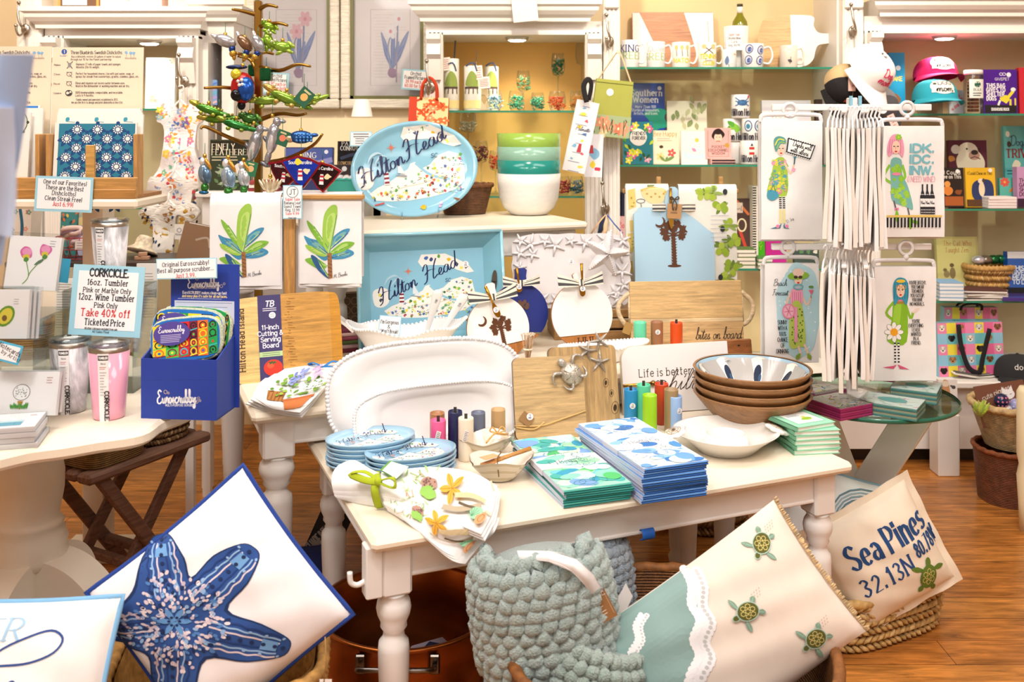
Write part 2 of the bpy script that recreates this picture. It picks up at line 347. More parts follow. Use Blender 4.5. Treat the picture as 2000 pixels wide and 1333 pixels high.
_load(SCR,'''a 3.6 c2.6,2.6 1.4,3 .2,1.6 .6,.1 1.8,.3 2.6,2.8 2.5,.8 3,.1 3.8,.9
b 3.2 c0,.4 1.2,3.5 1.6,6.5 .9,6.8 .7,4 .7,.6 1.6,0 2.6,1 2.4,2.6 1.9,2.7 2.6,2.2 3.4,2.4
c 3 c2.4,2.4 1.6,3 .3,1.6 .8,.2 1.9,.1 3.2,1
d 3.6 c2.4,2.6 1.4,3 .2,1.6 .6,.1 1.8,.3 2.6,2.8 3.2,6.8 2.7,3 2.6,.8 3,.1 3.8,.9
e 2.8 c0,.6 1.6,1.4 2,2.6 1.3,3 .5,1.6 1,.2 2,.1 3,1
f 2.6 c0,.4 1.5,3.5 2.1,6.4 1.4,6.8 1,4 .6,-2.6 1.6,-1.6 1.5,.4 2.8,.9
g 3.4 c2.6,2.6 1.4,3 .2,1.6 .6,.1 1.8,.3 2.6,2.8 2.3,-2 1.2,-2.8 .8,-1.6 3.6,.9
h 3.4 c0,.4 1.3,4 1.8,6.5 1.1,6.7 .8,3 .6,0;c.6,0 1,2 2,3 2.5,2.4 2.4,.6 2.9,.1 3.6,.9
i 1.9 c0,.4 .9,2.9 .8,.7 1.2,.1 2,.9;1.3,4.2 1.5,4.7
k 3.2 c0,.4 1.3,4 1.8,6.5 1.1,6.7 .8,3 .6,0;c.8,1.2 2,2.9 2.4,2.2 1.1,1.5 2,.3 2.6,.1 3.4,.9
l 2 c0,.4 1.3,4 1.8,6.4 1.2,6.8 .8,4 .8,.7 1.3,.1 2.2,.9
m 5 c0,.6 .6,2.9 .5,0;c.5,0 1.2,2.6 1.8,3 2.1,2 2,0;c2,0 2.8,2.6 3.5,3 3.9,2.2 3.8,.6 4.2,.1 5.2,.9
n 3.4 c0,.6 .6,2.9 .5,0;c.5,0 1.2,2.4 2,3 2.4,2.2 2.3,.6 2.7,.1 3.6,.9
o 2.9 c1.8,2.9 .6,2.6 .2,1.2 1,.1 2,.6 2.2,2 1.7,2.9 2.3,2.3 3.1,2.5
p 3.2 c0,.4 .9,3 .6,-2.8;c.6,1.8 1.8,3 2.6,2 2.2,.4 1,.2 2.2,.1 3.4,.9
r 2.7 c0,.4 .8,2.8 1.1,3.3 1.4,2.5 2.1,2.5 2,.7 2.3,.1 2.9,.9
s 2.4 c0,.4 1.4,3.2 1.2,2 1.9,.9 1.2,.1 .4,.4 1.6,.2 2.6,.9
t 2.1 c0,.4 1.4,5.4 1,.8 1.5,.1 2.3,.9;.1,3.9 2.3,4.2
u 3.5 c0,.4 .7,2.9 .6,.7 1.2,.1 2.2,.9 2.6,2.9 2.5,.8 2.9,.1 3.7,.9
v 3 c0,.6 .6,2.8 1.2,.1 2.2,2.8 3.2,2.4
w 4.2 c0,.6 .6,2.8 1,.2 2.1,2.6 2.5,.2 3.5,2.8 4.4,2.4
x 3 0,.2 2.6,3;c.4,3 1.6,.4 3.2,.9
y 3.4 c0,.4 .7,2.9 .7,.9 1.6,.4 2.5,2.9 2.1,-2 1.1,-2.8 .8,-1.6 3.6,.9
z 3 c.2,2.8 2.2,2.8 .4,.1 2,.2 3.2,.9
E 4.4 c4.2,6 2.6,7 1.2,5.6 2.4,3.8 .6,2.6 .4,.6 2.2,-.1 4.6,1.2
H 6.4 c-.6,5 .6,6.9 1.8,6.6 1.4,3 .6,.3 -.9,-.4;c6.6,7.6 5,5 4,1 4.3,0 6.2,1;c.2,3 2.4,4.2 5.6,3.4
B 4.6 c.2,0 1,6.6;c-.4,5.6 2,7.2 4,6 2.4,3.8 1.4,3.8;c1.4,3.8 4.6,3.4 3.6,.6 1.6,-.2 .2,.6
F 4 c4.6,6.6 2,6.4 .2,6;c2,6.4 1.6,2 .2,-.2;c.8,3.4 2,3.7 3.4,3.6
D 5 c1.4,6.6 .6,.1;c-.2,5.8 3,7.2 5,4.6 3.4,.6 .2,.2
M 6.4 c0,0 1.4,6.6 2.4,1 4.6,6.6 5.2,.6 6.6,.8
L 4 c3,5.6 2.4,7 1.6,5 1,.8 0,.4 2,.2 4,.8
''')
class Art:
 def __init__(s,w,h,rect=None,quad=None):
  s.w,s.h=w,h;s.sh=[];s.n=0
  if quad:
   (ax,ay),(bx,by),(cx,cy),(dx,dy)=quad
   def T(x,y):
    u,v=.5,.5
    for _ in range(8):
     X=ax*(1-u)*(1-v)+bx*u*(1-v)+cx*u*v+dx*(1-u)*v-x;Y=ay*(1-u)*(1-v)+by*u*(1-v)+cy*u*v+dy*(1-u)*v-y
     xu=(bx-ax)*(1-v)+(cx-dx)*v;yu=(by-ay)*(1-v)+(cy-dy)*v;xv=(dx-ax)*(1-u)+(cx-bx)*u;yv=(dy-ay)*(1-u)+(cy-by)*u
     D=xu*yv-xv*yu or 1e-9;u-=(X*yv-Y*xv)/D;v-=(Y*xu-X*yu)/D
    return(u*w,(1-v)*h)
   s.T=T;s.k=h/(sqrt((dx-ax)**2+(dy-ay)**2));s.kx=w/(sqrt((bx-ax)**2+(by-ay)**2))
  else:
   x0,y0,x1,y1=rect or(0,0,100,100)
   s.k=h/(y1-y0);s.kx=w/(x1-x0);s.T=lambda x,y:((x-x0)*s.kx,(y1-y)*s.k)
 def put(s,tris,c,bump=True):
  if bump:s.n+=1
  s.sh.append((s.n,tris,c));return s
 def fill(s,pts,c,sm=False):
  p=[s.T(*q)for q in(cr(pts,4,True)if sm else pts)]
  return s.put([tuple(p[i]for i in t)for t in tessellate_polygon([[Vector((x,y,0))for x,y in p]])],c)
 def bg(s,c):return s.put([((0,0),(s.w,0),(s.w,s.h)),((0,0),(s.w,s.h),(0,s.h))],c)
 def rect(s,x0,y0,x1,y1,c):return s.fill([(x0,y0),(x1,y0),(x1,y1),(x0,y1)],c)
 def line(s,pts,wd,c,sm=False,closed=False,taper=False):
  p=cr(pts,4,closed)if sm else list(pts)
  if closed:p=p+[p[0]]
  p=[s.T(*q)for q in p];return s.put(ribbon(p,lambda dx,dy,t:wd*s.k*(sin(pi*min(max(t,.06),.94))if taper else 1)),c)
 def ell(s,x,y,rx,ry,c,rot=0,n=16):
  a=radians(rot);return s.fill([(x+rx*cos(t)*cos(a)-ry*sin(t)*sin(a),y+rx*cos(t)*sin(a)+ry*sin(t)*cos(a))for t in(2*pi*i/n for i in range(n))],c)
 def ring(s,x,y,rx,ry,wd,c,rot=0,n=20):
  a=radians(rot);return s.line([(x+rx*cos(t)*cos(a)-ry*sin(t)*sin(a),y+rx*cos(t)*sin(a)+ry*sin(t)*cos(a))for t in(2*pi*i/n for i in range(n))],wd,c,closed=True)
 def blob(s,x,y,r,c,e=.3,n=9,sq=1):
  p=[(x+r*(1+R.uniform(-e,e))*cos(2*pi*i/n),y+sq*r*(1+R.uniform(-e,e))*sin(2*pi*i/n))for i in range(n)];return s.fill(p,c,True)
 def leaf(s,x0,y0,x1,y1,wd,c,vein=None):
  dx,dy=x1-x0,y1-y0;l=sqrt(dx*dx+dy*dy)or 1;nx,ny=-dy/l*wd,dx/l*wd
  s.fill([(x0,y0),(x0+dx*.3+nx*.8,y0+dy*.3+ny*.8),(x0+dx*.65+nx,y0+dy*.65+ny),(x1,y1),(x0+dx*.65-nx,y0+dy*.65-ny),(x0+dx*.3-nx*.8,y0+dy*.3-ny*.8)],c,True)
  if vein:s.line([(x0,y0),(x0+dx*.9,y0+dy*.9)],max(wd*.18,.4),vein)
  return s
 def flower(s,x,y,r,c,cc,n=5,ph=0):
  for i in range(n):a=2*pi*i/n+ph;s.ell(x+r*.6*cos(a),y+r*.6*sin(a),r*.5,r*.34,c,degrees(a),8)
  return s.ell(x,y,r*.26,r*.26,cc,0,8)
 def text(s,t,x,y,size,c,align='c',wt=.13,serif=0,thin=1,shear=0,font=None,rot=0,gap=1.5,sx=1,fit=None):
  F=font or FONT;g=(gap+(.8 if serif else 0))*(0 if F is SCR else 1)
  wid=sum((2.6 if ch==' ' else F.get(ch,FONT.get(ch,(3,)))[0]+g)for ch in t)-g
  k=size*s.k/7;kx=k*sx
  if fit:kx=fit*s.kx/wid
  ox,oy=s.T(x,y);X=0 if align=='l' else(-wid/2 if align=='c' else-wid);ca,sa=cos(radians(rot)),sin(radians(rot));tr=[]
  def place(px,py):a,b=(px+shear*py)*kx,py*k;return(ox+a*ca-b*sa,oy+a*sa+b*ca)
  for ch in t:
   if ch==' ':X+=2.6;continue
   gw,st=F.get(ch,FONT.get(ch,(3,[])))
   for cv,pts in st:
    q=cr(pts,3)if cv else pts
    def wf(dx,dy,tt):return size*s.k*wt*(thin+(1-thin)*abs(dy))
    segs=[q]if cv else[q[i:i+2]for i in range(len(q)-1)]
    for sg in segs:
     if not cv:
      (x0,y0),(x1,y1)=sg;l=sqrt((x1-x0)**2+(y1-y0)**2)or 1;e=7*wt*.35/l;sg=[(x0-(x1-x0)*e,y0-(y1-y0)*e),(x1+(x1-x0)*e,y1+(y1-y0)*e)]
     tr+=ribbon([place(X+a,b)for a,b in sg],wf)
    if serif and not cv:
     for(a,b),(a2,b2)in((q[0],q[1]),(q[-1],q[-2])):
      if abs(a-a2)<.45*abs(b-b2)and abs(b-b2)>1.2:tr+=ribbon([place(X+a-serif*.85-2.6*wt,b),place(X+a+serif*.85+2.6*wt,b)],lambda dx,dy,tt:size*s.k*wt*min(.6,max(thin,.35)))
   X+=gw+g
  return s.put(tr,c)
 def lines(s,x0,y0,x1,y1,n,wd,c,rag=.3):
  for i in range(n):
   y=y0+(y1-y0)*i/max(n-1,1);s.line([(x0,y),(x1-(x1-x0)*R.uniform(0,rag),y)],wd,c)
  return s
def degrees(a):return a*180/pi
def hgt(ytop,d,z0,lean):
 h=.3
 for _ in range(12):h=(EYE-(ytop-HOR)/FPX*(d+h*sin(radians(lean)))-z0)/cos(radians(lean))
 return h
def pan(rect,d,lean=0,yaw=0,roll=0):
 x0,y0,x1,y1=rect;p=W((x0+x1)/2,y1,d)
 return fr(p,yaw,lean,roll),(x1-x0)/FPX*d/cos(radians(yaw)),hgt(y0,d,p.z,lean)
def flat(w):return lambda u,v,e:(u-w/2,-e,v)
def panel(name,label,rect,d,col,lean=0,yaw=0,roll=0,t=.004,kind='paper',draw=None,side=None,group=None,r=0,quad=None,artkind='paper',cat=None):
 M,w,h=pan(rect,d,lean,yaw,roll);mb=MB()
 if r:
  o=[]
  for cx,cz,a0 in((w/2-r,h-r,0),(-w/2+r,h-r,90),(-w/2+r,r,180),(w/2-r,r,270)):o+=[(cx+r*cos(radians(a0+i*15)),cz+r*sin(radians(a0+i*15)))for i in range(7)]
  mb.prism(o,0,t,col,kind,side)
 elif side:mb.box((-w/2,0,0),(w/2,t,h),side,kind);mb.add([(-w/2,-.0002,0),(w/2,-.0002,0),(w/2,-.0002,h),(-w/2,-.0002,h)],[(0,1,2,3)],col,kind)
 else:mb.box((-w/2,0,0),(w/2,t,h),col,kind)
 if draw:
  a=Art(w,h,rect,quad);draw(a);mb.art(a,flat(w),kind=artkind)
 o=mb.build(name,None,M);tag(o,label,cat or name.split('_')[-1],group);return o
 # ================================================ the room
WHITE,CREAM,IVORY='f0ebe6','f3e6d0','f6efe2'
def struct(name,mb,M=None):return tag(mb.build(name,None,M),kind='structure')
m=MB();m.box((-4,-3,-.05),(4.2,5,0),'8a4a1c','floor');struct('floor',m)
m=MB();m.box((-4,-3,2.9),(4.2,5,2.95),'f4efe6','wall');struct('ceiling',m)
m=MB();m.box((-4,4.75,0),(4.2,4.85,2.9),'f2deba','wall');struct('wall_back',m)
m=MB();m.box((-4.1,-3,0),(-4,4.8,2.9),'f2e0c0','wall');struct('wall_left',m)
m=MB();m.box((4.2,-3,0),(4.3,4.8,2.9),'f2e0c0','wall');struct('wall_right',m)
m=MB();m.box((-4,-3.1,0),(4.2,-3,2.9),'efe6d8','wall');struct('wall_front',m)
m=MB();m.box((-4,4.73,0),(-1.9,4.75,.12),WHITE);struct('baseboard_back',m)
YF,YB=4.30,4.70
def X(px,d=YF):return(px-1000)/FPX*d
def Z(py,d=YF):return EYE-(py-HOR)/FPX*d
CROWN=[(0,0),(-.012,0),(-.014,.015),(-.03,.028),(-.045,.045),(-.048,.062),(-.06,.07),(-.06,.09),(0,.09)]
def crown(mb,x0,x1,y,z,k=1):
 n=len(CROWN);v=[]
 for e,x in((-1,x0),(1,x1)):v+=[(x-e*dy*k,y+dy*k,z+dz*k)for dy,dz in CROWN]
 mb.add(v,[(i,i+1,n+i+1,n+i)for i in range(n-1)]+[tuple(range(n)),tuple(range(2*n-1,n-1,-1))],WHITE,'paint')
def corbel(mb,x0,x1,y,z0,z1):
 h=z1-z0;pr=[(0,1),(-.055,1),(-.055,.88),(-.03,.8),(-.045,.66),(-.05,.55),(-.03,.45),(-.02,.2),(-.012,0),(0,0)]
 v=[(x,y+a,z0+b*h)for x in(x0,x1)for a,b in pr];n=len(pr)
 mb.add(v,[(i,i+1,n+i+1,n+i)for i in range(n-1)]+[tuple(range(n))[::-1],tuple(range(n,2*n))],WHITE,'paint')
def fluted(mb,x0,x1,y0,y1,z0,z1,n=4):
 mb.box((x0,y0+.006,z0),(x1,y1,z1),WHITE);w=(x1-x0)/n
 for i in range(n):mb.box((x0+i*w+.004,y0,z0),(x0+(i+1)*w-.004,y0+.008,z1),WHITE,'paint',.003)
GLASSC='bfe6d6'
def glass_shelf(par,x0,x1,py,y0=YF+.03,y1=YB-.01,name='glass_shelf'):
 z=Z(py,y0);mb=MB();mb.box((x0,y0,z-.009),(x1,y1,z),'eef8f4','acrylic');mb.box((x0,y0-.002,z-.009),(x1,y0,z),'2f8a70','gloss')
 mb.build(name,par);return z
def puck(par,x,y,z):
 mb=MB();mb.M=Matrix.Translation((x,y,z));mb.lathe([(.055,0),(.05,-.012),(.045,-.014)],'d8d8d8','metal',20);o=mb.build('puck_light',par)
 mb=MB();mb.M=Matrix.Translation((x,y,z));mb.lathe([(.043,-.013),(.03,-.019),(0.0001,-.021)],'fff4e0','emit',20);mb.build('lens',o)
 spot((x,y,z-.03),(x,y+.1,z-1),15,130,(1,.82,.58),.04,1)
def cabinet(name,label,x0,x1,zc,zh,zo,post,puckx,shelves,backcol,z0=.37,y0=YF,side_l=True,side_r=True,cx0=-.01,cx1=-.01):
 o=thing(name,label,'cabinet',Matrix.Identity(4))
 mb=MB();crown(mb,x0+cx0,x1-cx1,y0-.03,zc-.09);mb.box((x0+cx0,y0-.029,zc-.09),(x1-cx1,YB,zc),WHITE);mb.build('cornice',o)
 mb=MB();mb.box((x0,y0,zo),(x1,y0+.02,zc-.085),WHITE);mb.box((x0+.01,y0-.006,zo),(x1-.01,y0,zo+.012),WHITE);mb.build('frieze',o)
 mb=MB();mb.box((x0,y0+.02,zo-.0),(x1,YB,zo+.02),WHITE);mb.build('soffit',o)
 for sgn,on in((0,side_l),(1,side_r)):
  if not on:continue
  a,b=(x0,x0+post)if sgn==0 else(x1-post,x1)
  mb=MB();fluted(mb,a,b,y0-.012,y0+.05,z0,zo+.01);p=mb.build('post',o)
  mb=MB();corbel(mb,a+.008,b-.008,y0-.012,zo-.20,zo+.0);mb.build('corbel',p)
  mb=MB();c=a if sgn==0 else b-.02;mb.box((c,y0+.05,z0),(c+.02,YB,zo),WHITE);mb.build('side_panel',o)
 mb=MB();mb.box((x0+.02,YB-.02,z0),(x1-.02,YB,zo),backcol,'wall');mb.build('back_panel',o)
 if puckx is not None:puck(o,puckx,y0+.12,zo)
 zs=[glass_shelf(o,a,b,py)for a,b,py in shelves];return o,zs
cabM,ZM=cabinet('display_cabinet','white display cabinet with honey back and wine glasses on its glass shelves',X(832),X(1176),Z(4),0,Z(68),.075,X(1010),[(X(866),X(1146),216),(X(866),X(1146),383)],'ecbc70',cx1=.068)
cabL,ZL=cabinet('display_cabinet','white display cabinet behind the dishcloth rack, corbels below its cornice',X(88),X(388),Z(17),0,Z(75),.085,X(272),[(X(110),X(352),212),(X(110),X(352),405)],'c9b394')
# angled end bay of that cabinet
mb=MB();mb.box((X(388),YF+.06,.372),(X(398),YB,Z(80)),WHITE);mb.box((X(420),YF+.1,.372),(X(444),YF+.13,Z(38)),WHITE);mb.box((X(388),YF+.1,Z(80)),(X(420),YF+.13,Z(38)),WHITE);mb.box((X(398),YF+.115,.37),(X(436),YB,1.08),WHITE);mb.box((X(436),YF+.13,.372),(X(444),YB,Z(38)),WHITE)
mb.box((X(388),YB-.02,1.08),(X(436),YB,Z(38)),'d9b98a','wall');crown(mb,X(388),X(448),YF+.08,Z(38));mb.box((X(388),YF+.08,Z(38)),(X(448),YB,Z(38)+.09),WHITE);mb.build('end_bay',cabL)
cabR,ZR=cabinet('display_cabinet','white display cabinet with the pet goods on its glass shelves',X(1688),X(2140),Z(-6),0,Z(65),.07,X(1868),[(X(1700),X(2110),222),(X(1700),X(2110),408),(X(1700),X(2110),588)],'dcc7a0',cx0=.066)
# open bay with mugs and books
bay=thing('shelf_unit','open wall shelves of mugs and books between two white fluted columns','shelves',Matrix.Identity(4))
for a,b in((1178,1210),(1644,1684)):
 mb=MB();fluted(mb,X(a),X(b),YF-.02,YF+.04,.372,2.3);mb.box((X(a)+.004,YF-.034,Z(18)),(X(b)-.004,YF-.02,2.3),WHITE,'paint',.006);mb.build('column',bay)
for a,b in((1206,1212),(1640,1646)):
 mb=MB();mb.box((X(a),YF+.04,.372),(X(b),YB,2.3),WHITE);mb.build('side_panel',bay)
mb=MB();mb.box((X(1212),YB-.02,.372),(X(1640),YB,2.3),'ead0a2','wall');mb.build('back_panel',bay)
ZB=[glass_shelf(bay,X(1211),X(1641),py)for py in(131,322,525)]
ZBENCH=.37
bench=thing('base_cabinet','long low white base cabinet under the wall shelves','cabinet',Matrix.Identity(4))
mb=MB();mb.box((X(700),4.13,ZBENCH-.03),(X(2160),YB,ZBENCH),WHITE,'paint',.006);mb.build('top',bench)
mb=MB();mb.box((X(700),4.18,.07),(X(2160),YB,ZBENCH-.03),WHITE);mb.box((X(710),4.25,0),(X(2150),YB,.07),'201810');mb.build('carcass',bench)
mb=MB();fluted(mb,X(36),X(84),YF-.02,YF+.1,0,2.4,3);struct('trim_1',mb)
def coat_hook(label,px,py,d,sc=1):
 mb=MB();mb.sph((0,-.01,0),(.02,.008,.026),'b8b0a4','metal');mb.tube(cr([(0,-.012,.005),(0,-.045,.01),(-.012,-.05,.05),(-.016,-.035,.11)]),.005,'b8b0a4','metal');mb.sph((-.016,-.035,.115),.009,'b8b0a4','metal')
 mb.tube(cr([(0,-.012,-.01),(-.008,-.045,-.03),(-.016,-.055,-.012),(-.018,-.056,.008)]),.005,'b8b0a4','metal');mb.sph((-.018,-.056,.012),.008,'b8b0a4','metal')
 tag(mb.build('coat_hook',None,fr(W(px,py,d))),label,'hook')
coat_hook('brushed metal double coat hook on the plain pilaster beside the dishcloth sign',52,58,YF-.022)
coat_hook('metal double coat hook holding the floral romper',362,160,YF-.075)
coat_hook('metal coat hook above the green floral bag',1190,82,YF-.022)
coat_hook('metal coat hook with the caps hung from it',1664,62,YF-.022)
coat_hook('metal hook low on the column holding bag straps of blue and tan',1182,408,YF-.022)
coat_hook('metal hook behind the handles of the orange floral bag',842,172,YF-.075)
# ================================================ tables
def turned(mb,x,y,zt,zb,w,r,col=WHITE):
 mb.box((x-w/2,y-w/2,zb),(x+w/2,y+w/2,zt),col,'paint',.006);M0=mb.M;T=Matrix.Translation((x,y,0));mb.M=M0@T if M0 else T;h=zb
 mb.lathe([(r*.5,0),(r*.72,.012),(r*.78,.03),(r*.6,.045),(r*.7,.06),(r*.98,h-.17),(r*1.0,h-.125),(r*.95,h-.108),(r*.7,h-.098),(r*.66,h-.085),(r*.86,h-.075),(r*.82,h-.066),(r*1.05,h-.048),(r*1.12,h-.035),(r*1.04,h-.02),(r*.8,h-.006),(r*.95,h)],col,'paint',24);mb.M=M0
def table(name,label,M,L,D,z,apron,lw,legs,topcol,group=None,topt=.028,r=.034):
 o=thing(name,label,'table',M,group)
 mb=MB();mb.box((0,0,z-topt),(L,D,z),topcol,'paint',.010);mb.build('tabletop',o)
 for a,b in(((.06,.042,z-apron),(L-.06,.06,z-topt)),((.06,D-.06,z-apron),(L-.06,D-.042,z-topt)),((.042,.06,z-apron),(.06,D-.06,z-topt)),((L-.06,.06,z-apron),(L-.042,D-.06,z-topt))):
  mb=MB();mb.box(a,b,WHITE);x0,y0,z0=a;x1,y1,_=b;mb.box((x0-.004,y0-.004,z0),(x1+.004,y1+.004,z0+.01),WHITE,'paint',.003);mb.build('apron',o)
 for x,y in legs:mb=MB();turned(mb,x,y,z-topt,z-apron-.035,lw,r);mb.build('leg',o)
 return o
YAW=22.3;ZT1,ZT2,ZT3,ZP=.59,.70,1.10,.80
T1=fr((-.29,2.02,0),YAW);tab1=table('display_table','low cream-topped white display table nearest the camera, set with wooden bowls',T1,1.265,.74,ZT1,.105,.066,[(.063,.063),(1.2,.063),(.063,.68),(1.2,.68)],CREAM)
mb=MB();mb.box((-.006,.028,.455),(0.03,.07,.565),WHITE,'paint',.003);mb.tube(cr([(-.004,.05,.487),(-.02,.05,.482),(-.034,.05,.49),(-.036,.05,.512)]),.006,WHITE);mb.build('side_hook',tab1)
T2=fr((-.679,2.54,0),YAW);tab2=table('display_table','middle white display table carrying the bamboo cutting board',T2,1.58,1.2,ZT2,.102,.085,[(.075,.075),(1.515,.075),(.075,1.12),(1.40,.17)],CREAM,r=.043)
T3=fr((-.638,3.25,ZT2),YAW);tab3=table('display_table','tall cream-topped table behind, with the stack of deep bowls on top',T3,1.0,.55,ZT3-ZT2,.12,.07,[(.07,.07),(.93,.07),(.07,.48),(.93,.48)],CREAM)
# pedestal table with a scalloped edge
PT=fr((-1.16,2.34,0));ped=thing('pedestal_table','cream pedestal table with a scalloped edge beside the stool','table',PT)
sc=[((.432+.016*sin(9*a+1.1)+.006*sin(18*a))*cos(a),(.432+.016*sin(9*a+1.1)+.006*sin(18*a))*sin(a))for a in(2*pi*i/144 for i in range(144))]
mb=MB();mb.slab(sc,ZP-.032,ZP,CREAM,'paint',.008);mb.build('tabletop',ped)
mb=MB();mb.lathe([(.07,.40),(.08,.41),(.086,.43),(.082,.445),(.086,.46),(.078,.47),(.08,.48),(.07,.492),(.077,.5),(.07,.508),(.066,.515),(.07,.54),(.077,.58),(.078,.62),(.073,.65),(.066,.665),(.072,.675),(.076,.69),(.068,.70),(.075,.715),(.12,.768)],'efe4d2','paint',36);mb.build('column',ped)
for k in range(4):
 mb=MB();mb.M=Matrix.Rotation(radians(-8+90*k),4,'Z')
 op=cr([(0,.43),(.07,.428),(.13,.405),(.18,.36),(.21,.3),(.225,.22),(.28,.09),(.36,.04)],5);lo=cr([(.37,0),(.30,.0),(.2,.08),(.12,.16),(0,.2)],5)
 mb.prism(op+lo,-.05,.05,'efe4d2','paint',None,True);mb.build('foot',ped)
 # ================================================ folding stool with baskets on it
S=fr((-1.2,2.78,0),61.7);stool=thing('folding_stool','weathered brown folding stool with crossed legs on the wood floor','stool',S)
BR='8a6450'
for i,y in enumerate((0,.065,.13,.195,.26)):
 mb=MB();mb.box((-.01,y,.425),(.46,y+(.058 if i in(0,4)else .045),.455),BR,'weathered',.008);mb.build('slat',stool)
for s_,(xa,xb)in enumerate(((.05,.36),(.40,.09))):
 for y in(.02+.025*s_,.27-.025*s_):
  mb=MB();d=Vector((xb-xa,0,-.43));mb.M=Matrix.Translation((xa,y,.43))@Matrix.Rotation(atan2(d.x,-d.z)*-1,4,'Y');mb.box((-.02,0,-d.length),(.02,.022,0),BR,'weathered',.005);mb.build('leg',stool)
 mb=MB();xm=xa+(xb-xa)*.72;mb.box((xm-.015,.02,.11),(xm+.015,.29,.135),BR,'weathered',.004);mb.build('stretcher',stool)
 # ================================================ merchandise on the three tables
ORD=['topmost','second from the top','third from the top','fourth from the top','fifth from the top','sixth from the top','seventh from the top','eighth from the top','ninth from the top','tenth from the top']
def sheet(mb,ctrl,nu,nv,t,col,kind='cloth',art=None,aw=1,ah=1):
 """cloth through a grid of control points, with thickness; art laid on its upper side"""
 rows=[cr([tuple(p)for p in r],6)for r in ctrl];cols=[cr([r[i]for r in rows],6)for i in range(len(rows[0]))]
 m=len(cols)-1;n=len(cols[0])-1
 def P(u,v):
  x,y=min(max(u,0),1)*m,min(max(v,0),1)*n;i,j=min(int(x),m-1),min(int(y),n-1);a,b=x-i,y-j
  return(Vector(cols[i][j])*(1-a)+Vector(cols[i+1][j])*a)*(1-b)+(Vector(cols[i][j+1])*(1-a)+Vector(cols[i+1][j+1])*a)*b
 def Nn(u,v):
  e=.02;a=P(u+e,v)-P(u-e,v);b=P(u,v+e)-P(u,v-e);q=b.cross(a)
  return q.normalized()if q.length>1e-9 else Vector((0,0,1))
 mb.grid(lambda u,v:P(u,v)+Nn(u,v)*t,nu,nv,col,kind);mb.grid(lambda u,v:P(1-u,v),nu,nv,col,kind)
 for a,b in((lambda s:(s,0),0),(lambda s:(1-s,1),0),(lambda s:(0,1-s),0),(lambda s:(1,s),0)):
  mb.grid(lambda s,q:P(*a(s))+Nn(*a(s))*(t*q),nu,1,col,kind)
 if art:mb.art(art,lambda x,y,e:P(x/aw,1-y/ah)+Nn(x/aw,1-y/ah)*(t+e+.0006),tol=max(aw,ah)/24,kind='cloth')
def sticker(par,M,r=.008):
 mb=MB();mb.M=M;mb.prism([(r*cos(a),r*sin(a))for a in(2*pi*i/14 for i in range(14))],-.0004,.0003,'f4f2f0','paper')
 a=Art(2*r,2*r);a.text('12',50,42,26,'555577',wt=.16);a.lines(24,56,78,74,3,5,'77779a');mb.art(a,lambda u,v,e:(u-r,-.0004-e,v-r));mb.build('price_sticker',par)
def candle(label,px,pyb,pyt,wpx,col,z,grp,wick=True,stick=None,hollow=.012,tagc=None):
 p=G(px,pyb,z);d=p.y;r=wpx/2*d/FPX;h=(pyb-pyt)*d/FPX
 o=thing('pillar_candle',label,'candle',fr(p),grp);mb=MB()
 mb.lathe([(r*.93,0),(r,.004),(r,h-.003),(r*.97,h),(r*.9,h-.001),(r*.86,h-hollow),(.0001,h-hollow)],col,'wax',28);mb.build('body',o)
 if wick:mb=MB();mb.box((-.004,-.001,h-hollow),(.004,.001,h+.010),'3a3430','paper');mb.build('wick',o)
 if stick is not None:a,f=stick;sticker(o,Matrix.Rotation(radians(a),4,'Z')@Matrix.Translation((0,-r-.0003,h*f)),.0085)
 if tagc:
  mb=MB();mb.M=Matrix.Translation((0,-r-.0006,h*.62))@Matrix.Rotation(.25,4,'Y');mb.box((-.006,-.0006,-.015),(.006,0,.015),'f4ece8','paper');A=Art(.012,.03);A.lines(20,15,90,85,6,4,'554444');mb.art(A,lambda u,v,e:(u-.006,-.0006-e,v-.015));mb.build('price_tag',o)
 return o
GC='pillar candles before the white platters'
candle('copper hollow-topped candle behind the pink candle',854,886,806,29,'b07a50',ZT1,GC,False)
candle('pink candle with dark wick beside the plate stacks',856,897,820,30,'f0649a',ZT1,GC,True,None,.006,True)
candle('navy candle with hollow rim behind the cream candle',889,892,803,28,'1d2552',ZT1,GC,True,None,.014)
candle('cream candle with dark wick and pinned price slip',910,899,816,30,'f6e6cf',ZT1,GC,True,None,.003,True)
candle('slate grey candle next to the cream candle',934,876,805,28,'6a7186',ZT1,GC,False)
candle('tan candle standing nearest the turtle board',973,873,799,28,'c4a070',ZT1,GC,False,None,.005)
GD='pillar candles before the life is better board'
candle('bright blue candle with round sticker by the starfish board',1232,838,760,27,'2a8fc8',ZT1,GD,True,(8,.62))
candle('mint green candle between the blue and lime candles',1257,838,751,27,'5ecfa4',ZT1,GD)
candle('lime green candle with two wick holes',1269,850,771,28,'a0d820',ZT1,GD,False)
candle('rust red candle with dark wick before the white quote board',1292,828,749,27,'cf4a26',ZT1,GD)
candle('olive brown candle behind the pale blue candle',1311,843,760,27,'a58a62',ZT1,GD,False)
candle('pale blue candle with sticker nearest the chip dish',1318,844,773,28,'9dbfee',ZT1,GD,True,(30,.62))
GE='pillar candles before the wooden serving tray'
candle('mint candle in front of the wooden serving tray',1250,690,629,25,'6fdcb0',ZT2,GE,False)
candle('brown candle with sticker in front of the wooden serving tray',1283,690,628,24,'a4714e',ZT2,GE,False,(0,.7))
candle('orange candle with black wick in front of the wooden serving tray',1321,690,630,24,'e0541c',ZT2,GE)
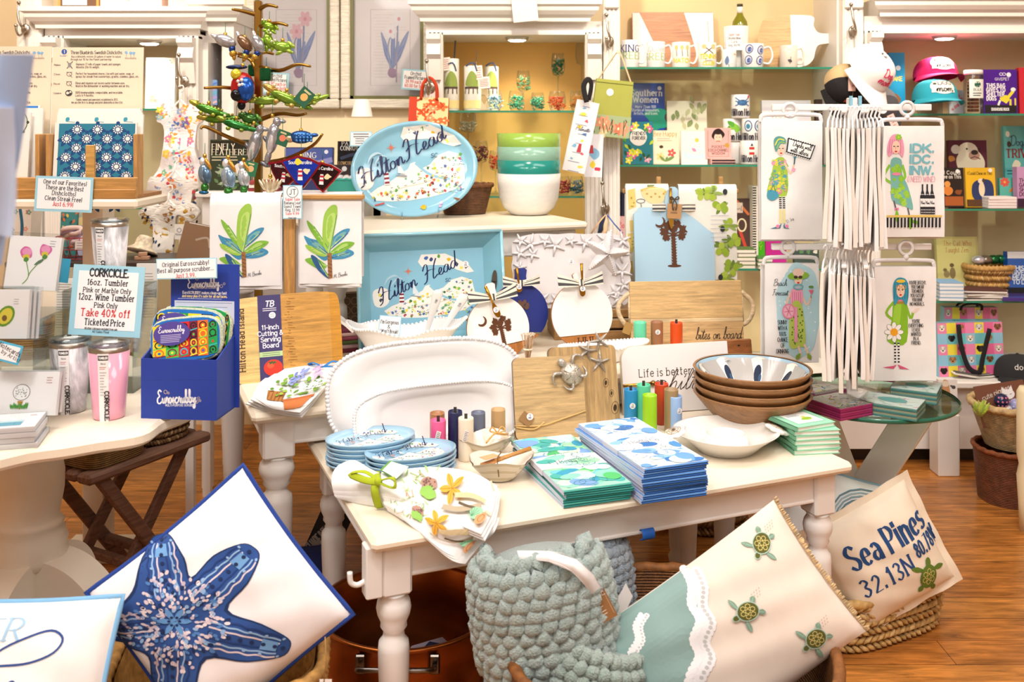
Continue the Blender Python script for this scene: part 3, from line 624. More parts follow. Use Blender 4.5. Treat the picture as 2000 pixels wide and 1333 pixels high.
# ---- Hilton Head map design used on platter, tray and plates; canvas 250 x 190
def hhmap(a,n=150,seed=3,full=True):
 q=random.Random(seed);SEA,LAND,NV='8fc6dd','f3f1ea','22305e'
 a.fill([(28,122),(45,112),(70,104),(92,92),(112,82),(118,72),(128,70),(140,84),(158,78),(176,62),(200,56),(222,64),(228,92),(226,116),(205,130),(180,136),(150,140),(110,142),(70,140),(40,136)],LAND)
 a.fill([(112,2),(165,2),(185,12),(215,28),(228,46),(212,48),(190,40),(176,32),(160,28),(128,26),(112,30),(104,18)],LAND)
 a.fill([(6,78),(30,72),(40,84),(38,104),(24,114),(8,108)],LAND,True)
 a.line([(128,72),(146,90),(158,98),(172,104),(196,110)],5,SEA,True);a.line([(60,126),(100,116),(140,112),(190,100)],1.2,'d8c8a8',True)
 PC=['5da548','7cbf4e','e8cf3a','f0dc50','2f7d4a','d9633c','4a6fb0','9a6a48','c8d84a','35507a','6fae9e','b03848']
 for i in range(n):
  a.n=6;x,y=q.uniform(34,224),q.uniform(62,138)
  if y<122-(x-34)*.36:continue
  c=q.choice(PC);k=q.random()
  if k<.4:a.blob(x,y,q.uniform(1.6,3.4),c,.4,7)
  elif k<.65:
   for j in range(5):a.line([(x,y),(x+3.4*cos(j*1.26),y-3.4*sin(j*1.26))],1.3,c)
  elif k<.85:a.line([(x,y),(x+q.uniform(4,8),y+q.uniform(-2,2))],.9,'555a66')
  else:a.ell(x,y,3.2,2,c,q.uniform(0,180),8);a.ell(x,y,1.5,.9,'ffffff',0,6)
 for x,y,c in((122,10,'4a6fb0'),(134,14,'3a5080'),(150,8,'5da548'),(172,16,'e0b828'),(20,86,'e8d85a'),(22,98,'444a50'),(200,36,'f0e060'),(210,34,'666666'),(188,26,'555a66')):a.blob(x,y,3.6,c,.5,7)
 for j in range(8):l=11 if j%2==0 else 6;an=j*pi/4;a.fill([(82,38),(82+2.2*cos(an+.5),38+2.2*sin(an+.5)),(82+l*cos(an),38+l*sin(an)),(82+2.2*cos(an-.5),38+2.2*sin(an-.5))],'d97a5a')
 a.line([(30,66),(38,52),(52,46),(62,50)],5,'b6d8e8',True,taper=True);a.line([(44,70),(52,58),(62,52),(72,56)],4,'b6d8e8',True,taper=True)
 a.fill([(62,84),(70,84),(72,108),(60,108)],'f4f4f4')
 for y in(86,94,102):a.rect(61,y,71,y+4,'8a2a3a')
 a.fill([(92,66),(106,92),(90,88)],'dfe9ee');a.line([(86,92),(108,96)],2.5,'8a9aa8')
 a.fill([(196,146),(212,152),(206,156)],'8a5a3a');a.blob(134,158,7,'d9b428',.3,8,.6);a.ell(168,160,3,3,'d6a8c8');a.ell(171,154,3,3,'d6a8c8');a.line([(36,146),(56,142)],3,'c85a5a')
 a.text('Hilton',62,88,34,NV,font=SCR,shear=.28,wt=.085,thin=.2,rot=24);a.text('Head',156,48,36,NV,font=SCR,shear=.28,wt=.085,thin=.2,rot=24);a.text('SC',168,66,8,NV,shear=.2)
def ovdish(mb,a,b,prof,col,kind,nexp=2,n=56):
 """shallow dish in the x,z plane facing -y; prof = [(radius fraction, depth)]; returns depth lookup"""
 def P(t,f):c,s_=cos(t),sin(t);q=(abs(c)**nexp+abs(s_)**nexp)**(-1/nexp);return(a*f*c*q,b*f*s_*q)
 v=[];fs=[]
 for f,y in prof:v+=[(P(2*pi*i/n,f)[0],y,P(2*pi*i/n,f)[1])for i in range(n)]
 for j in range(len(prof)-1):fs+=[(j*n+i,(j+1)*n+i,(j+1)*n+(i+1)%n,j*n+(i+1)%n)for i in range(n)]
 if prof[0][0]>.001:fs.append(tuple(range(n)))
 mb.add(v,fs,col,kind,True);return P
def dishsurf(a,b,prof,ox,oz,nexp=2):
 pr=[p for p in prof];k=max(range(len(pr)),key=lambda i:pr[i][0]);inn=pr[:k+1]
 def S(u,v,e):
  x,z=u-ox,v-oz;f=((abs(x)/a)**nexp+(abs(z)/b)**nexp)**(1/nexp)
  if f>.985:x*=.985/f;z*=.985/f;f=.985
  for i in range(len(inn)-1):
   if inn[i][0]<=f<=inn[i+1][0]or i==len(inn)-2:t=(f-inn[i][0])/max(inn[i+1][0]-inn[i][0],1e-6);return(x,inn[i][1]*(1-t)+inn[i+1][1]*t-e,z)
 return S
PB='8cc4dc'
# oval platter on the tall table
d=3.72;a_,b_=.245,.188;M=fr(W(821,423,d),8,14,-6)
plat=thing('oval_platter','pale blue oval platter printed with an island map, propped beside the deep bowls','platter',M@Matrix.Translation((0,0,b_)))
pr=[(.001,.018),(.80,.017),(.86,.012),(.93,0),(1.0,-.006),(1.0,.0),(.9,.018),(.75,.03),(.001,.032)]
mb=MB();ovdish(mb,a_,b_,pr,PB,'gloss');A=Art(.468,.355,(0,0,250,172));hhmap(A,240,4);mb.art(A,dishsurf(a_,b_,pr,.234,.181),tol=.04,kind='gloss');mb.build('dish',plat)
mb=MB()
for s_ in(-1,1):mb.tube([(s_*.07,.06,-b_),(s_*.07,.02,-b_+.003),(s_*.07,-.03,-b_+.002),(s_*.07,-.035,-b_+.02)],.004,'dfeaf0','acrylic')
tag(mb.build('plate_stand',None,M@Matrix.Translation((0,0,b_))),'clear acrylic stand under the oval map platter','stand')
# deep bowls
BW=[('white deep bowl at the bottom of the bowl stack','e9e6e2'),('dark teal deep bowl above the white one','1f8a80'),('grey-green deep bowl below the lime one','8db8a4'),('lime green deep bowl, topmost in the bowl stack','96bb52')]
pw=W(1033,419,3.93);bs=3.93/FPX
for i,(lb,c)in enumerate(BW):
 mb=MB();r=61*bs;h=.167
 pf=[(r*.42,.004),(r*.5,0),(r*.6,.004),(r*.82,.03),(r*.95,.07),(r*1.0,.12),(r*1.02,h),(r*.98,h),(r*.95,.12),(r*.9,.075),(r*.75,.04),(.0001,.035)]
 mb.lathe(pf,c,'glaze',44,wob=lambda a,j:1+.004*sin(5*a+j));mb.M=Matrix.Identity(4)
 tag(mb.build('deep_bowl',None,fr(pw+Vector((0,0,0.0535*i)))),lb,'bowl','stacked deep bowls')
 # woven basket behind platter
def wbasket(name,label,M,a,b,h,fl,col,cat='basket',rim=.008,n=40,kind='wicker',nexp=2.6,group=None,rimcol=None,rows=9,handle=False):
 o=thing(name,label,cat,M,group);mb=MB()
 def P(t,k):c,s_=cos(t),sin(t);q=(abs(c)**nexp+abs(s_)**nexp)**(-1/nexp);return(a*k*c*q,b*k*s_*q)
 def F(u,v,off=0):k=fl+(1-fl)*v;x,y=P(2*pi*u,k-off);return(x,y,h*v)
 mb.grid(lambda u,v:F(u,v),n,10,col,kind,True,True);mb.grid(lambda u,v:F(1-u,v*.98+.02,.05),n,10,col,kind,True,True)
 mb.add([F(i/n,.02,.02)for i in range(n)],[tuple(range(n))],col,kind);mb.add([F(i/n,0)for i in range(n)],[tuple(range(n))[::-1]],col,kind);mb.build('body',o)
 mb=MB();mb.tube([Vector(F(i/n,1,.02))+Vector((0,0,.002*(-1)**i))for i in range(n)],rim,rimcol or col,'straw',8,True);mb.build('rim',o)
 return o
wbasket('wicker_basket','small brown wicker basket half hidden behind the oval platter',fr(W(908,417,3.95),22),.115,.07,.115,.74,'7a4a24')
# ---- map tray
M,w,h=pan((706,457,980,679),3.32,9,20);tr_=thing('serving_tray','large pale blue rectangular tray printed with an island map, leaning behind the ruffled bowl','tray',M)
mb=MB();o=[(-w/2,0),(w/2,0),(w/2,h),(-w/2,h)];i_=[(-w/2+.05,.05),(w/2-.055,.05),(w/2-.055,h-.055),(-w/2+.05,h-.055)]
TB='7fb9cc'
for k in range(4):
 k2=(k+1)%4;mb.add([(o[k][0],-.05,o[k][1]),(o[k2][0],-.05,o[k2][1]),(i_[k2][0],0,i_[k2][1]),(i_[k][0],0,i_[k][1])],[(0,1,2,3)],TB,'gloss')
 mb.add([(o[k][0],-.05,o[k][1]),(o[k2][0],-.05,o[k2][1]),(i_[k2][0],.012,i_[k2][1]),(i_[k][0],.012,i_[k][1])],[(3,2,1,0)],TB,'gloss')
 mb.tube([(o[k][0],-.05,o[k][1]),(o[k2][0],-.05,o[k2][1])],.006,'94cbdb','gloss',8)
mb.add([(x,y,z)for y in(0,.012)for x,z in i_],[(0,1,2,3),(7,6,5,4)],PB,'gloss')
A=Art(w-.105,h-.105,(0,-8,250,176));hhmap(A,260,9);mb.art(A,lambda u,v,e:(u-w/2+.05,-e,v+.05),kind='gloss');mb.build('body',tr_)
mb=MB();mb.M=Matrix.Translation((w/2-.026,-.028,h*.55))@Matrix.Rotation(-.75,4,'Z')@Matrix.Rotation(.12,4,'Y');mb.lathe([(.0001,0),(.012,0),(.012,.001),(.0001,.001)],'4a443c','paint',20)
mb.M=mb.M@Matrix.Identity(4);mb.prism([(.010*cos(t),.038*sin(t))for t in(2*pi*i/24 for i in range(24))],-.003,0,'51483e','paint');mb.build('hand_hole',tr_)
sticker(tr_,Matrix.Translation((w/2-.12,-.0006,h-.11)),.011)
# ---- beaded white platters leaning against the middle table
def beaded(label,base,a,b,lean,nexp,nb,br,yaw=YAW,roll=0,grp='white beaded platters',print_=None):
 o=thing('beaded_platter',label,'platter',fr(base,yaw,lean,roll)@Matrix.Translation((0,0,b)),grp);mb=MB()
 pr=[(.001,.02),(.62,.019),(.70,.014),(.76,.006),(.82,.004),(1.0,-.008),(1.0,-.002),(.82,.012),(.7,.026),(.001,.03)]
 P=ovdish(mb,a,b,pr,'f2f1f1','gloss',nexp,72)
 if print_:
  A=Art(.1,.06)
  if print_[4]:A.text('LUXURY',50,40,22,'555555',wt=.1);A.text('MELAMINE',50,72,22,'555555',wt=.1);mb.art(A,lambda u,v,e:(u+print_[0],.02-e,v+print_[1]),kind='gloss')
  A=Art(.05,.04);A.blob(30,40,14,'3a4a9a',.5);A.lines(12,66,52,78,2,6,'5a66aa');A.lines(66,60,92,80,2,7,'77778a');mb.art(A,lambda u,v,e:(u+print_[2],.02-e,v+print_[3]),kind='gloss')
 mb.build('dish',o);mb=MB();T=0;pts=[]
 for i in range(600):pts.append(P(2*pi*i/600,1.0))
 L=[0]
 for i in range(600):L.append(L[-1]+sqrt((pts[(i+1)%600][0]-pts[i][0])**2+(pts[(i+1)%600][1]-pts[i][1])**2))
 j=0
 for k in range(nb):
  while L[j+1]<L[-1]*k/nb:j+=1
  mb.sph((pts[j][0],-.006,pts[j][1]),br,'f2f1f1','gloss',8,5)
 mb.build('beaded_rim',o);return o
beaded('large white beaded platter leaning on the middle table edge',Vector((-.215,2.652,ZT1)),.282,.138,17,3.0,140,.0064,print_=(0,0,.06,.04,0))
beaded('smaller white beaded tray in front of the large beaded platter',Vector((-.185,2.602,ZT1)),.236,.085,16,3.2,150,.0047,print_=(.075,.0,.17,.02,1))
# ---- ruffled white bowl with spoons
M=fr(G(795,703,ZT2),12);rb=thing('ruffled_bowl','white beaded ruffled bowl holding two white spoons and a card','bowl',M);mb=MB()
SX,SY=1.0,.52;w2=.188
def rz(a):return .112+.012*cos(2*a)+.007*cos(6*a+.6)
def RB(a,f,o=0):
 r=w2*(.62+.38*f**1.4)-o;k=1+.03*cos(6*a)*f;return(r*k*cos(a)*SX,r*k*sin(a)*SY,.004+(rz(a)-.004)*f)
mb.grid(lambda u,v:RB(2*pi*u,v),64,8,'efecea','gloss',True,True);mb.grid(lambda u,v:RB(-2*pi*u,v*.96+.04,.006),64,8,'efecea','gloss',True,True)
mb.add([RB(2*pi*i/64,.05,.006)for i in range(64)],[tuple(range(64))],'efecea','gloss');mb.build('body',rb)
mb=MB()
for i in range(84):mb.sph(RB(2*pi*i/84,1),.0055,'f2f0ee','gloss',8,5)
mb.build('beaded_rim',rb)
mb=MB();sheet(mb,[[(-.17,y,.105)for y in(-.03,0,.03)],[(-.2,y*1.1,.128+abs(y)*.2)for y in(-.04,0,.04)],[(-.235,y,.15+abs(y)*.15)for y in(-.035,0,.035)],[(-.25,y,.142)for y in(-.022,0,.022)]],12,10,.008,'f2f0ee','gloss');mb.build('handle',rb)
def spoon(label,M):
 o=thing('serving_spoon',label,'spoon',M,'white spoons in the ruffled bowl');mb=MB();mb.M=Matrix.Diagonal((1,.5,1,1));mb.lathe([(.0001,0),(.02,.012),(.026,.035),(.018,.06),(.008,.075)],'f2f0ee','gloss',16);mb.build('scoop',o)
 mb=MB();mb.tube(cr([(0,0,.07),(0,0,.13),(0,.0,.19),(0,-.002,.225)]),[.007,.0075,.008,.009,.010,.0115,.013,.0145,.0155,.0165,.0165,.015,.008],'f2f0ee','gloss',12,flat=.45);A=Art(.02,.02);A.blob(50,40,20,'9a9aa6',.5);A.lines(30,66,80,84,2,7,'8a8a98');mb.art(A,lambda u,v,e:(u-.01,-.0078-e,v+.18),kind='gloss');mb.build('handle',o)
spoon('white melamine spoon, the upright one in the ruffled bowl',M@fr((.045,.01,.012),0,-10,14))
spoon('white melamine spoon leaning outward beside the other in the ruffled bowl',M@fr((.072,.03,.012),0,-6,32))
def card(name,label,rect,d,col,border,draw=None,lean=8,yaw=0,roll=0,bw=3,cat='sign',t=.0012,quad=None,group=None):
 M,w,h=pan(rect,d,lean,yaw,roll);o=thing(name,label,cat,M,group);mb=MB();mb.box((-w/2,0,0),(w/2,t,h),border,'paper');mb.build('backing',o)
 b=bw*d/FPX;mb=MB();mb.box((-w/2+b,-.0008,b),(w/2-b,0,h-b),col,'paper')
 if draw:A=Art(w,h,rect,quad);draw(A);mb.art(A,lambda u,v,e:(u-w/2,-.0008-e,v))
 mb.build('printed_card',o);return o
SB,DK,RD='9fd3e6','2c2f38','d8474a'
def dg(a):
 a.text("I'm Gorgeous",759,633,7,DK,serif=.8,fit=35);a.text('&',758,642,7,DK);a.text("I Won't Break!",759,651,7,DK,serif=.8,fit=35)
card('sale_card',"small white card reading I'm Gorgeous & I Won't Break in the ruffled bowl",(738,617,781,655),3.11,'f7f7f7',SB,dg,12,0,4,1.5)
# ---- bamboo cutting board
M,w,h=pan((470,568,664,741),2.90,13,24,0);h*=.97
cb=thing('cutting_board','bamboo cutting board in a purple paper sleeve with a tomato picture','cutting board',M);mb=MB()
o=cr([(-w*.43,h*.0),(-w*.2,-.003),(w*.2,-.003),(w*.43,h*.01),(w*.49,h*.08),(w*.5,h*.5),(w*.485,h*.9),(w*.40,h*.985),(w*.1,h),(-w*.3,h*.985),(-w*.46,h*.95),(-w*.5,h*.78),(-w*.5,h*.3),(-w*.485,h*.07)],5,True)
mb.prism(o,0,.018,'d29c4c','wood','b98444',True)
def clip(x0,x1):
 n=30;up=[];dn=[]
 for i in range(n+1):
  x=x0+(x1-x0)*i/n;zs=[o[k][1]+(o[(k+1)%len(o)][1]-o[k][1])*(x-o[k][0])/(o[(k+1)%len(o)][0]-o[k][0])for k in range(len(o))if(o[k][0]-x)*(o[(k+1)%len(o)][0]-x)<0]
  if len(zs)>1:up.append((x,max(zs)));dn.append((x,min(zs)))
 return up+dn[::-1]
for x0,x1,c in((-.5,-.27,'f0cd85'),(.40,.5,'d0922e')):
 q=clip(x0*w*.999,x1*w*.999);t_=tessellate_polygon([[Vector((x,z,0))for x,z in q]]);mb.add([(x,-.0003,z)for x,z in q],t_,c,'wood')
A=Art(w,h,(470,575,664,742))
for cx in(566,570):
 for i in range(26):A.line([(cx+R.uniform(-6,6),585+i*5.2),(cx+R.uniform(-2,12),586+i*5.2)],1.1,'a86f2c')
mb.art(A,lambda u,v,e:(u-w/2,-e,v),kind='wood');
A=Art(w,h,(0,0,194,174));A.text('Hilton Head Island',20,88,12,'5a3a1c',serif=.7,rot=90,wt=.17,fit=108);mb.art(A,lambda u,v,e:(u-w/2,-.0004-e,v),kind='paper');mb.build('board',cb)
q=clip(-.27*w,-.05*w);mb=MB();x0,x1=-.27*w,-.06*w;zt=h*.99
mb.box((x0,-.0016,.0),(x1,.0196,zt+.0015),'3c3466','paper');A=Art(x1-x0,zt,(0,0,44,170))
for i in range(14):A.line([(1.5+i*3.15,1),(1.5+i*3.15,169)],.5,'51488a')
A.text('TB',22,22,11,'f0eef6',wt=.2,shear=.2);A.lines(9,26,35,30,2,1.4,'e8e6f0',0);A.ell(27,40,6.5,6.5,'f4f4f4');A.lines(23,38,31,42,2,1,'888888',0)
for i,t_ in enumerate(('11-inch','Cutting &','Serving','Board')):A.text(t_,22,68+i*12,9,'f6f4fb',wt=.18)
A.rect(0,112,44,122,'b9d39a');A.lines(6,115,40,119,2,1.2,'6a7a5a',.1)
A.ell(25,144,18,16,'d8321c',0,24);A.ell(20,139,7,6,'ea5a34',0,12)
for j in range(6):A.leaf(24,134,24+9*cos(j*1.05+.3),134+4*sin(j*1.05+.3),1.2,'3a5a24')
A.lines(8,163,38,167,2,1,'cfc8e8',0);mb.art(A,lambda u,v,e:(u+x0,-.0016-e,v));mb.build('paper_sleeve',cb)
# ---- folded flower-pot towel
def gz(px,py,z):return tuple(G(px,py,z))
tw=thing('kitchen_towel','folded white kitchen towel printed with flower pots on the middle table corner','towel',Matrix.Identity(4));z=ZT2
for k,off in enumerate((0,4,8)):
 mb=MB();zz=z+.006+.010*(2-k)/1.0;ex=-k*5
 ct=[[gz(565+ex,718,zz+.002),gz(612,706,zz+.004),gz(660,716,zz+.004)],[gz(520+ex,748,zz),gz(575,752,zz+.006),gz(640,752,zz+.002)],[gz(500+ex,775+off,zz),gz(548,788+off,zz+.004),gz(612,782+off,zz)],[gz(490+ex,783+off,zz-.004),gz(540,800+off,zz-.008),gz(585+k*2,808+off*1.2,zz-.02)]]
 A=None
 if k==0:
  A=Art(.2,.2)
  A.fill([(20,50),(48,48),(52,66),(28,70)],'b87a3c');[A.line([(24+i*6,50),(28+i*6,68)],1.5,'8a5524')for i in range(5)]
  A.fill([(54,66),(92,60),(86,84),(62,86)],'d07a44');A.line([(52,66),(94,59)],5,'c06a38');A.line([(10,82),(60,88),(100,80)],1,'8a6a4a')
  for i in range(40):A.leaf((x:=R.uniform(30,92)),(y:=R.uniform(26,60)),x+R.uniform(-9,9),y+R.uniform(-9,5),2.4,R.choice(['7fae3c','9cc44a','5f8f34']))
  for cx,cy,c in((48,30,'7a8cd0'),(56,26,'8fa0dc'),(50,38,'94a4de'),(70,20,'c3a8d0'),(78,26,'d8bcd8'),(86,42,'f6f6fa'),(92,50,'ffffff'),(78,52,'f2f2fa')):
   for j in range(9):A.ell(cx+R.uniform(-6,6),cy+R.uniform(-6,6),2.4,2.0,c,0,7)
 sheet(mb,ct,12,12,.004,'f4f3f2','cloth',A,.2,.2);mb.build('cloth',tw)
mb=MB();
for a0 in(.3,2.7):mb.M=Matrix.Translation(G(632,717,z+.035))@Matrix.Rotation(a0,4,'Z');mb.tube(cr([(0,0,0),(.03,.012,.012),(.05,0,.002),(.03,-.012,-.004),(0,0,0)]),.007,'2f7ec8','cloth',6,flat=.2)
mb.tube([(0,0,.0),(.03,-.02,-.005)],.006,'2f7ec8','cloth',6,flat=.2);mb.M=None;mb.build('ribbon_bow',tw)
mb=MB();c4=[gz(608,712,z+.03),gz(625,703,z+.034),gz(660,709,z+.034),gz(640,718,z+.03)];mb.add(c4+[(x,y,zz-.001)for x,y,zz in c4],[(0,1,2,3),(7,6,5,4),(0,4,5,1),(1,5,6,2),(2,6,7,3),(3,7,4,0)],'fafafa','paper');mb.build('paper_tag',tw)
# ---- grey vase behind the board
mb=MB();mb.lathe([(.04,0),(.042,.01),(.035,.02),(.05,.05),(.06,.09),(.055,.13),(.045,.17),(.05,.2),(.056,.205),(.05,.21)],'c9c4c2','gloss',28);tag(mb.build('ceramic_vase',None,fr(G(466,690,ZT2))),'pale grey ceramic pot behind the cutting board','vase')
# ---- round cheese boards
def rboard(label,px,pyc,rpx,d,col,roll,hw,hh,woodh,draw,bow,spreader,lean=10,yaw=15):
 r=rpx*d/FPX;zc=Z(pyc,d);M=fr((X(px,d),d,zc-r),yaw,lean);o=thing('round_cheese_board',label,'serving board',M,'round cheese boards with striped bows');Mr=Matrix.Translation((0,0,r))@Matrix.Rotation(radians(roll),4,'Y')
 mb=MB();mb.M=Mr;hwd=hw;arc=[(r*sin(t),-r*cos(t))for t in(2*pi*i/64 for i in range(64))];cut=-r+woodh
 top=[(x,z)for x,z in arc if z>cut and not(abs(x)<hwd and z>0)];xr=sqrt(max(r*r-cut*cut,0))
 i0=max(i for i,p in enumerate(top)if p[0]>0)
 loop=[(-xr,cut),(xr,cut)]+[p for p in top if p[0]>0]+[(hwd,sqrt(r*r-hwd*hwd)),(hwd*.9,r+hh*.5),(hwd,r+hh-.006),(hwd-.008,r+hh),(-hwd+.008,r+hh),(-hwd,r+hh-.006),(-hwd*.9,r+hh*.5),(-hwd,sqrt(r*r-hwd*hwd))]+[p for p in top if p[0]<0]
 mb.prism(loop,0,.014,col,'paint','b57a3c',True);mb.M=Mr;A=Art(2*r,2*r,(-100,-100,100,100));draw(A);mb.art(A,lambda u,v,e:(u-r,-e,v-r),kind='paint');mb.build('board',o)
 low=[p for p in arc if p[1]<=cut];low.sort(key=lambda p:p[0]);mb=MB();mb.M=Mr;mb.prism(low,0,.014,'b8763a','woody','a5652e');
 if 'HHI' in label:A=Art(2*r,2*r,(-100,-100,100,100));A.text('HHI',4,92,22,'4a2a14',serif=1.1,wt=.16,thin=.6);mb.art(A,lambda u,v,e:(u-r,-e,v-r))
 mb.build('wood_edge',o)
 if bow:
  bz=r*.98;mb=MB();mb.M=Mr@Matrix.Translation((0,-.006,bz))@Matrix.Rotation(radians(bow[1]),4,'Y');s_=bow[0]
  for sg in(-1,1):
   A=Art(.1,.04)
   for q in(30,62):A.line([(0,q),(100,q)],13,'4a4a4c')
   sheet(mb,[[(sg*x,-.004-yy,zz+e)for zz in((.010,0,-.010)if sg>0 else(-.01,0,.01))]for x,yy,e in((.0,0,0),(.02*s_,.008,.002),(.045*s_,.008,.006),(.07*s_,.0,.008))][::1],8,6,.001,'efe6d6','cloth',None)
   wd=.017*s_
   for k in range(2):mb.grid(lambda u,v:(sg*(.006+.074*s_*u),-.006-.012*sin(pi*u)-.0025*k,(v-.5)*wd*2*(.45+.75*u)+.014*u*s_-.004*k),10,7,'','cloth',True,cf=lambda u,v:'4a4a4c' if int(v*7)in(1,2,5)else 'efe6d6')
  mb.box((-.008,-.016,-.011),(.008,-.004,.011),'efe6d6','cloth',.003);mb.box((-.003,-.0165,-.0112),(.003,-.0039,.0112),'4a4a4c','cloth');mb.build('striped_bow',o)
 if spreader:
  mb=MB();sx_,sz,ro,L=spreader;mb.M=Mr@Matrix.Translation((sx_,-.018,sz))@Matrix.Rotation(radians(ro),4,'Y')
  mb.tube([(0,0,L*.5),(0,0,L*.25),(0,0,0)],[.0055,.0045,.0035],'b8862c','metal',8);mb.prism(cr([(-.003,0),(-.011,-L*.18),(-.009,-L*.36),(0,-L*.42),(.009,-L*.34),(.008,-L*.15),(.003,0)],4),-.001,.001,'b8862c','metal');sp=mb.build('spreader',o)
  sticker(sp,Mr@Matrix.Translation((sx_,-.020,sz))@Matrix.Rotation(radians(ro),4,'Y')@Matrix.Translation((0,0,-L*.2)),.0095)
 return o
def palm(a,cx,y0,y1,s,c='5a3218'):
 a.line([(cx-s*.02,y0),(cx,(y0+y1)/2),(cx+s*.02,y1)],s*.16,c);n=11
 for i in range(n):yy=y0+(y1-y0)*i/n;a.fill([(cx-s*.13,yy),(cx+s*.06,yy+(y1-y0)/n*.7),(cx-s*.1,yy+(y1-y0)/n)],c);a.fill([(cx+s*.13,yy+3),(cx-s*.06,yy+(y1-y0)/n*.7),(cx+s*.1,yy+(y1-y0)/n)],c)
 a.ell(cx,y1+s*.04,s*.3,s*.06,c)
 for lx,ly in((-.34,-.42),(.2,-.5),(-.5,-.12),(.48,-.2),(-.42,.18),(.42,.12),(-.05,-.25)):
  for j in range(14):an=j*.45;l=s*R.uniform(.13,.24);bx,by=cx+lx*s*.82,y0+ly*s*.8-s*.02;a.leaf(bx,by,bx+l*cos(an),by+l*sin(an),s*.045,c)
  a.line([(cx,y0),(cx+lx*s*.82,y0+ly*s*.8)],s*.06,c)
def crescent(a,x,y,r,c='5a3218'):
 p=[(x+r*cos(t),y+r*sin(t))for t in[radians(-60+i*12)for i in range(18)]];q=[(x-r*.15+r*.78*cos(t),y-r*.22+r*.78*sin(t))for t in[radians(-52+i*12)for i in range(17)]];a.fill(p+q[::-1],c)
rboard('navy round board with a striped bow behind the white palmetto board',1018,612,58,3.30,'1d2f80',4,.022,.05,.036,lambda a:palm(a,10,-20,40,40,'6a4a3a'),(.8,-4),(-.012,.105,-8,.09),10)
def d1(a):palm(a,10,0,62,62);crescent(a,-48,-32,16)
rboard('white round board with a palmetto tree and crescent, bow tied at its handle',976,643,63,3.20,'f1eeeb',-9,.017,.045,.05,d1,(1.05,2),(-.006,.085,-14,.12),10)
rboard('white round board with wooden edge lettered HHI and a gold spreader',1141,616,63,3.25,'f3f1ee',-2,.022,.032,.042,lambda a:a.line([(-2,-96),(-2,-108)],3,'8a7a6a'),(1.0,0),(.004,.11,3,.12),10)
# ---- slatted crate, starfish platter, starfish dish
cr_=thing('wooden_crate','slatted wooden crate under the starfish platter','crate',fr(Vector((X(1235,3.46),3.46,ZT2)),6));
for z0 in(0,.038,.076):
 mb=MB();mb.box((-.28,0,z0),(.3,.01,z0+.03),'b98d56','wood',.002);mb.build('slat',cr_);mb=MB();mb.box((-.28,.17,z0),(.3,.18,z0+.03),'b98d56','wood',.002);mb.build('slat',cr_)
for x0 in(-.28,.285):mb=MB();mb.box((x0,.01,0),(x0+.015,.17,.106),'a97c48','wood',.002);mb.build('end_board',cr_)
mb=MB();mb.box((-.265,.01,.088),(.285,.17,.1),'b08450','wood');mb.build('lid_board',cr_)
def star5(cx,cy,r,rot,k=.36):return[(cx+(r if i%2==0 else r*k)*sin(rot+i*pi/5),cy+(r if i%2==0 else r*k)*cos(rot+i*pi/5))for i in range(10)]
M,w,h=pan((1001,457,1234,602),3.47,10,4);sp_=thing('starfish_platter','rectangular white platter bordered with raised starfish','platter',M);mb=MB()
o=[]
for k in range(80):
 t=2*pi*k/80;c,s_=cos(t),sin(t);q=(abs(c)**7+abs(s_)**7)**(-1/7)*(1+.012*sin(13*t));o.append((w/2*c*q,h/2+h/2*s_*q))
mb.prism(o,-.006,.012,'dcd7d8','gloss',None,True);
q_=[(x*.74,h/2+(z-h/2)*.62)for x,z in o];t_=tessellate_polygon([[Vector((x,z,0))for x,z in q_]]);mb.add([(x,-.0066,z)for x,z in q_],t_,'e4e0e0','gloss');mb.build('dish',sp_)
mb=MB();bd=[(.06,.9),(.15,.86),(.27,.9),(.36,.84),(.5,.9),(.62,.87),(.05,.74),(.16,.72),(.05,.55),(.07,.38),(.12,.2),(.06,.1),(.24,.12),(.36,.1),(.5,.1),(.64,.12),(.78,.1),(.9,.12),(.95,.3),(.88,.2),(.94,.48),(.93,.72),(.95,.9),(.8,.9)]
for x,y in bd:
 r=R.uniform(.024,.04);cx,cz=(x-.5)*w*.97,y*h;ro=R.uniform(0,6)
 for i in range(5):a=ro+i*2*pi/5;mb.tube([(cx,-.011,cz),(cx+r*.5*sin(a),-.011,cz+r*.5*cos(a)),(cx+r*sin(a),-.008,cz+r*cos(a))],[.0065,.0048,.0022],'dedadb','gloss',6)
mb.build('starfish_border',sp_);sticker(sp_,Matrix.Translation((-.0,-.0072,h*.62)),.009)
def starfish(name,label,M,r,kk,bulge,col,kind,cat,dots=True,armw=1):
 o=thing(name,label,cat,M);mb=MB();n=5
 def S(t,f):
  a=2*pi*t;ph=(a*5/(2*pi))%1;e=abs(ph-.5)*2;rad=r*(kk+(1-kk)*e**1.7);ridge=(1-(1-e)*.55);return(rad*f*sin(a),-bulge*((1-f)**.7)*ridge-.004*(1-f*f)if f<1 else 0,rad*f*cos(a))
 mb.grid(lambda u,v:S(-u,v),80,8,col,kind,True,True);mb.grid(lambda u,v:(lambda p:(p[0],.012-.012*v,p[2]))(S(u,v)),80,4,col,kind,True,True);mb.build('body',o)
 if dots:
  mb=MB()
  for i in range(5):
   for k in range(1,11):
    for off in(-1,0,1):p=S((i+.012*off*(1-k/12)*2.4)/5+0,k/11);mb.sph((p[0],p[1]-.0002,p[2]),.0023,col,kind,6,4)
  mb.build('raised_dots',o)
 return o
starfish('starfish_dish','white starfish-shaped dish leaning on the starfish platter',fr(W(1184,496,3.42),10,6,14),.088,.42,.03,'e2dcdc','gloss','dish')
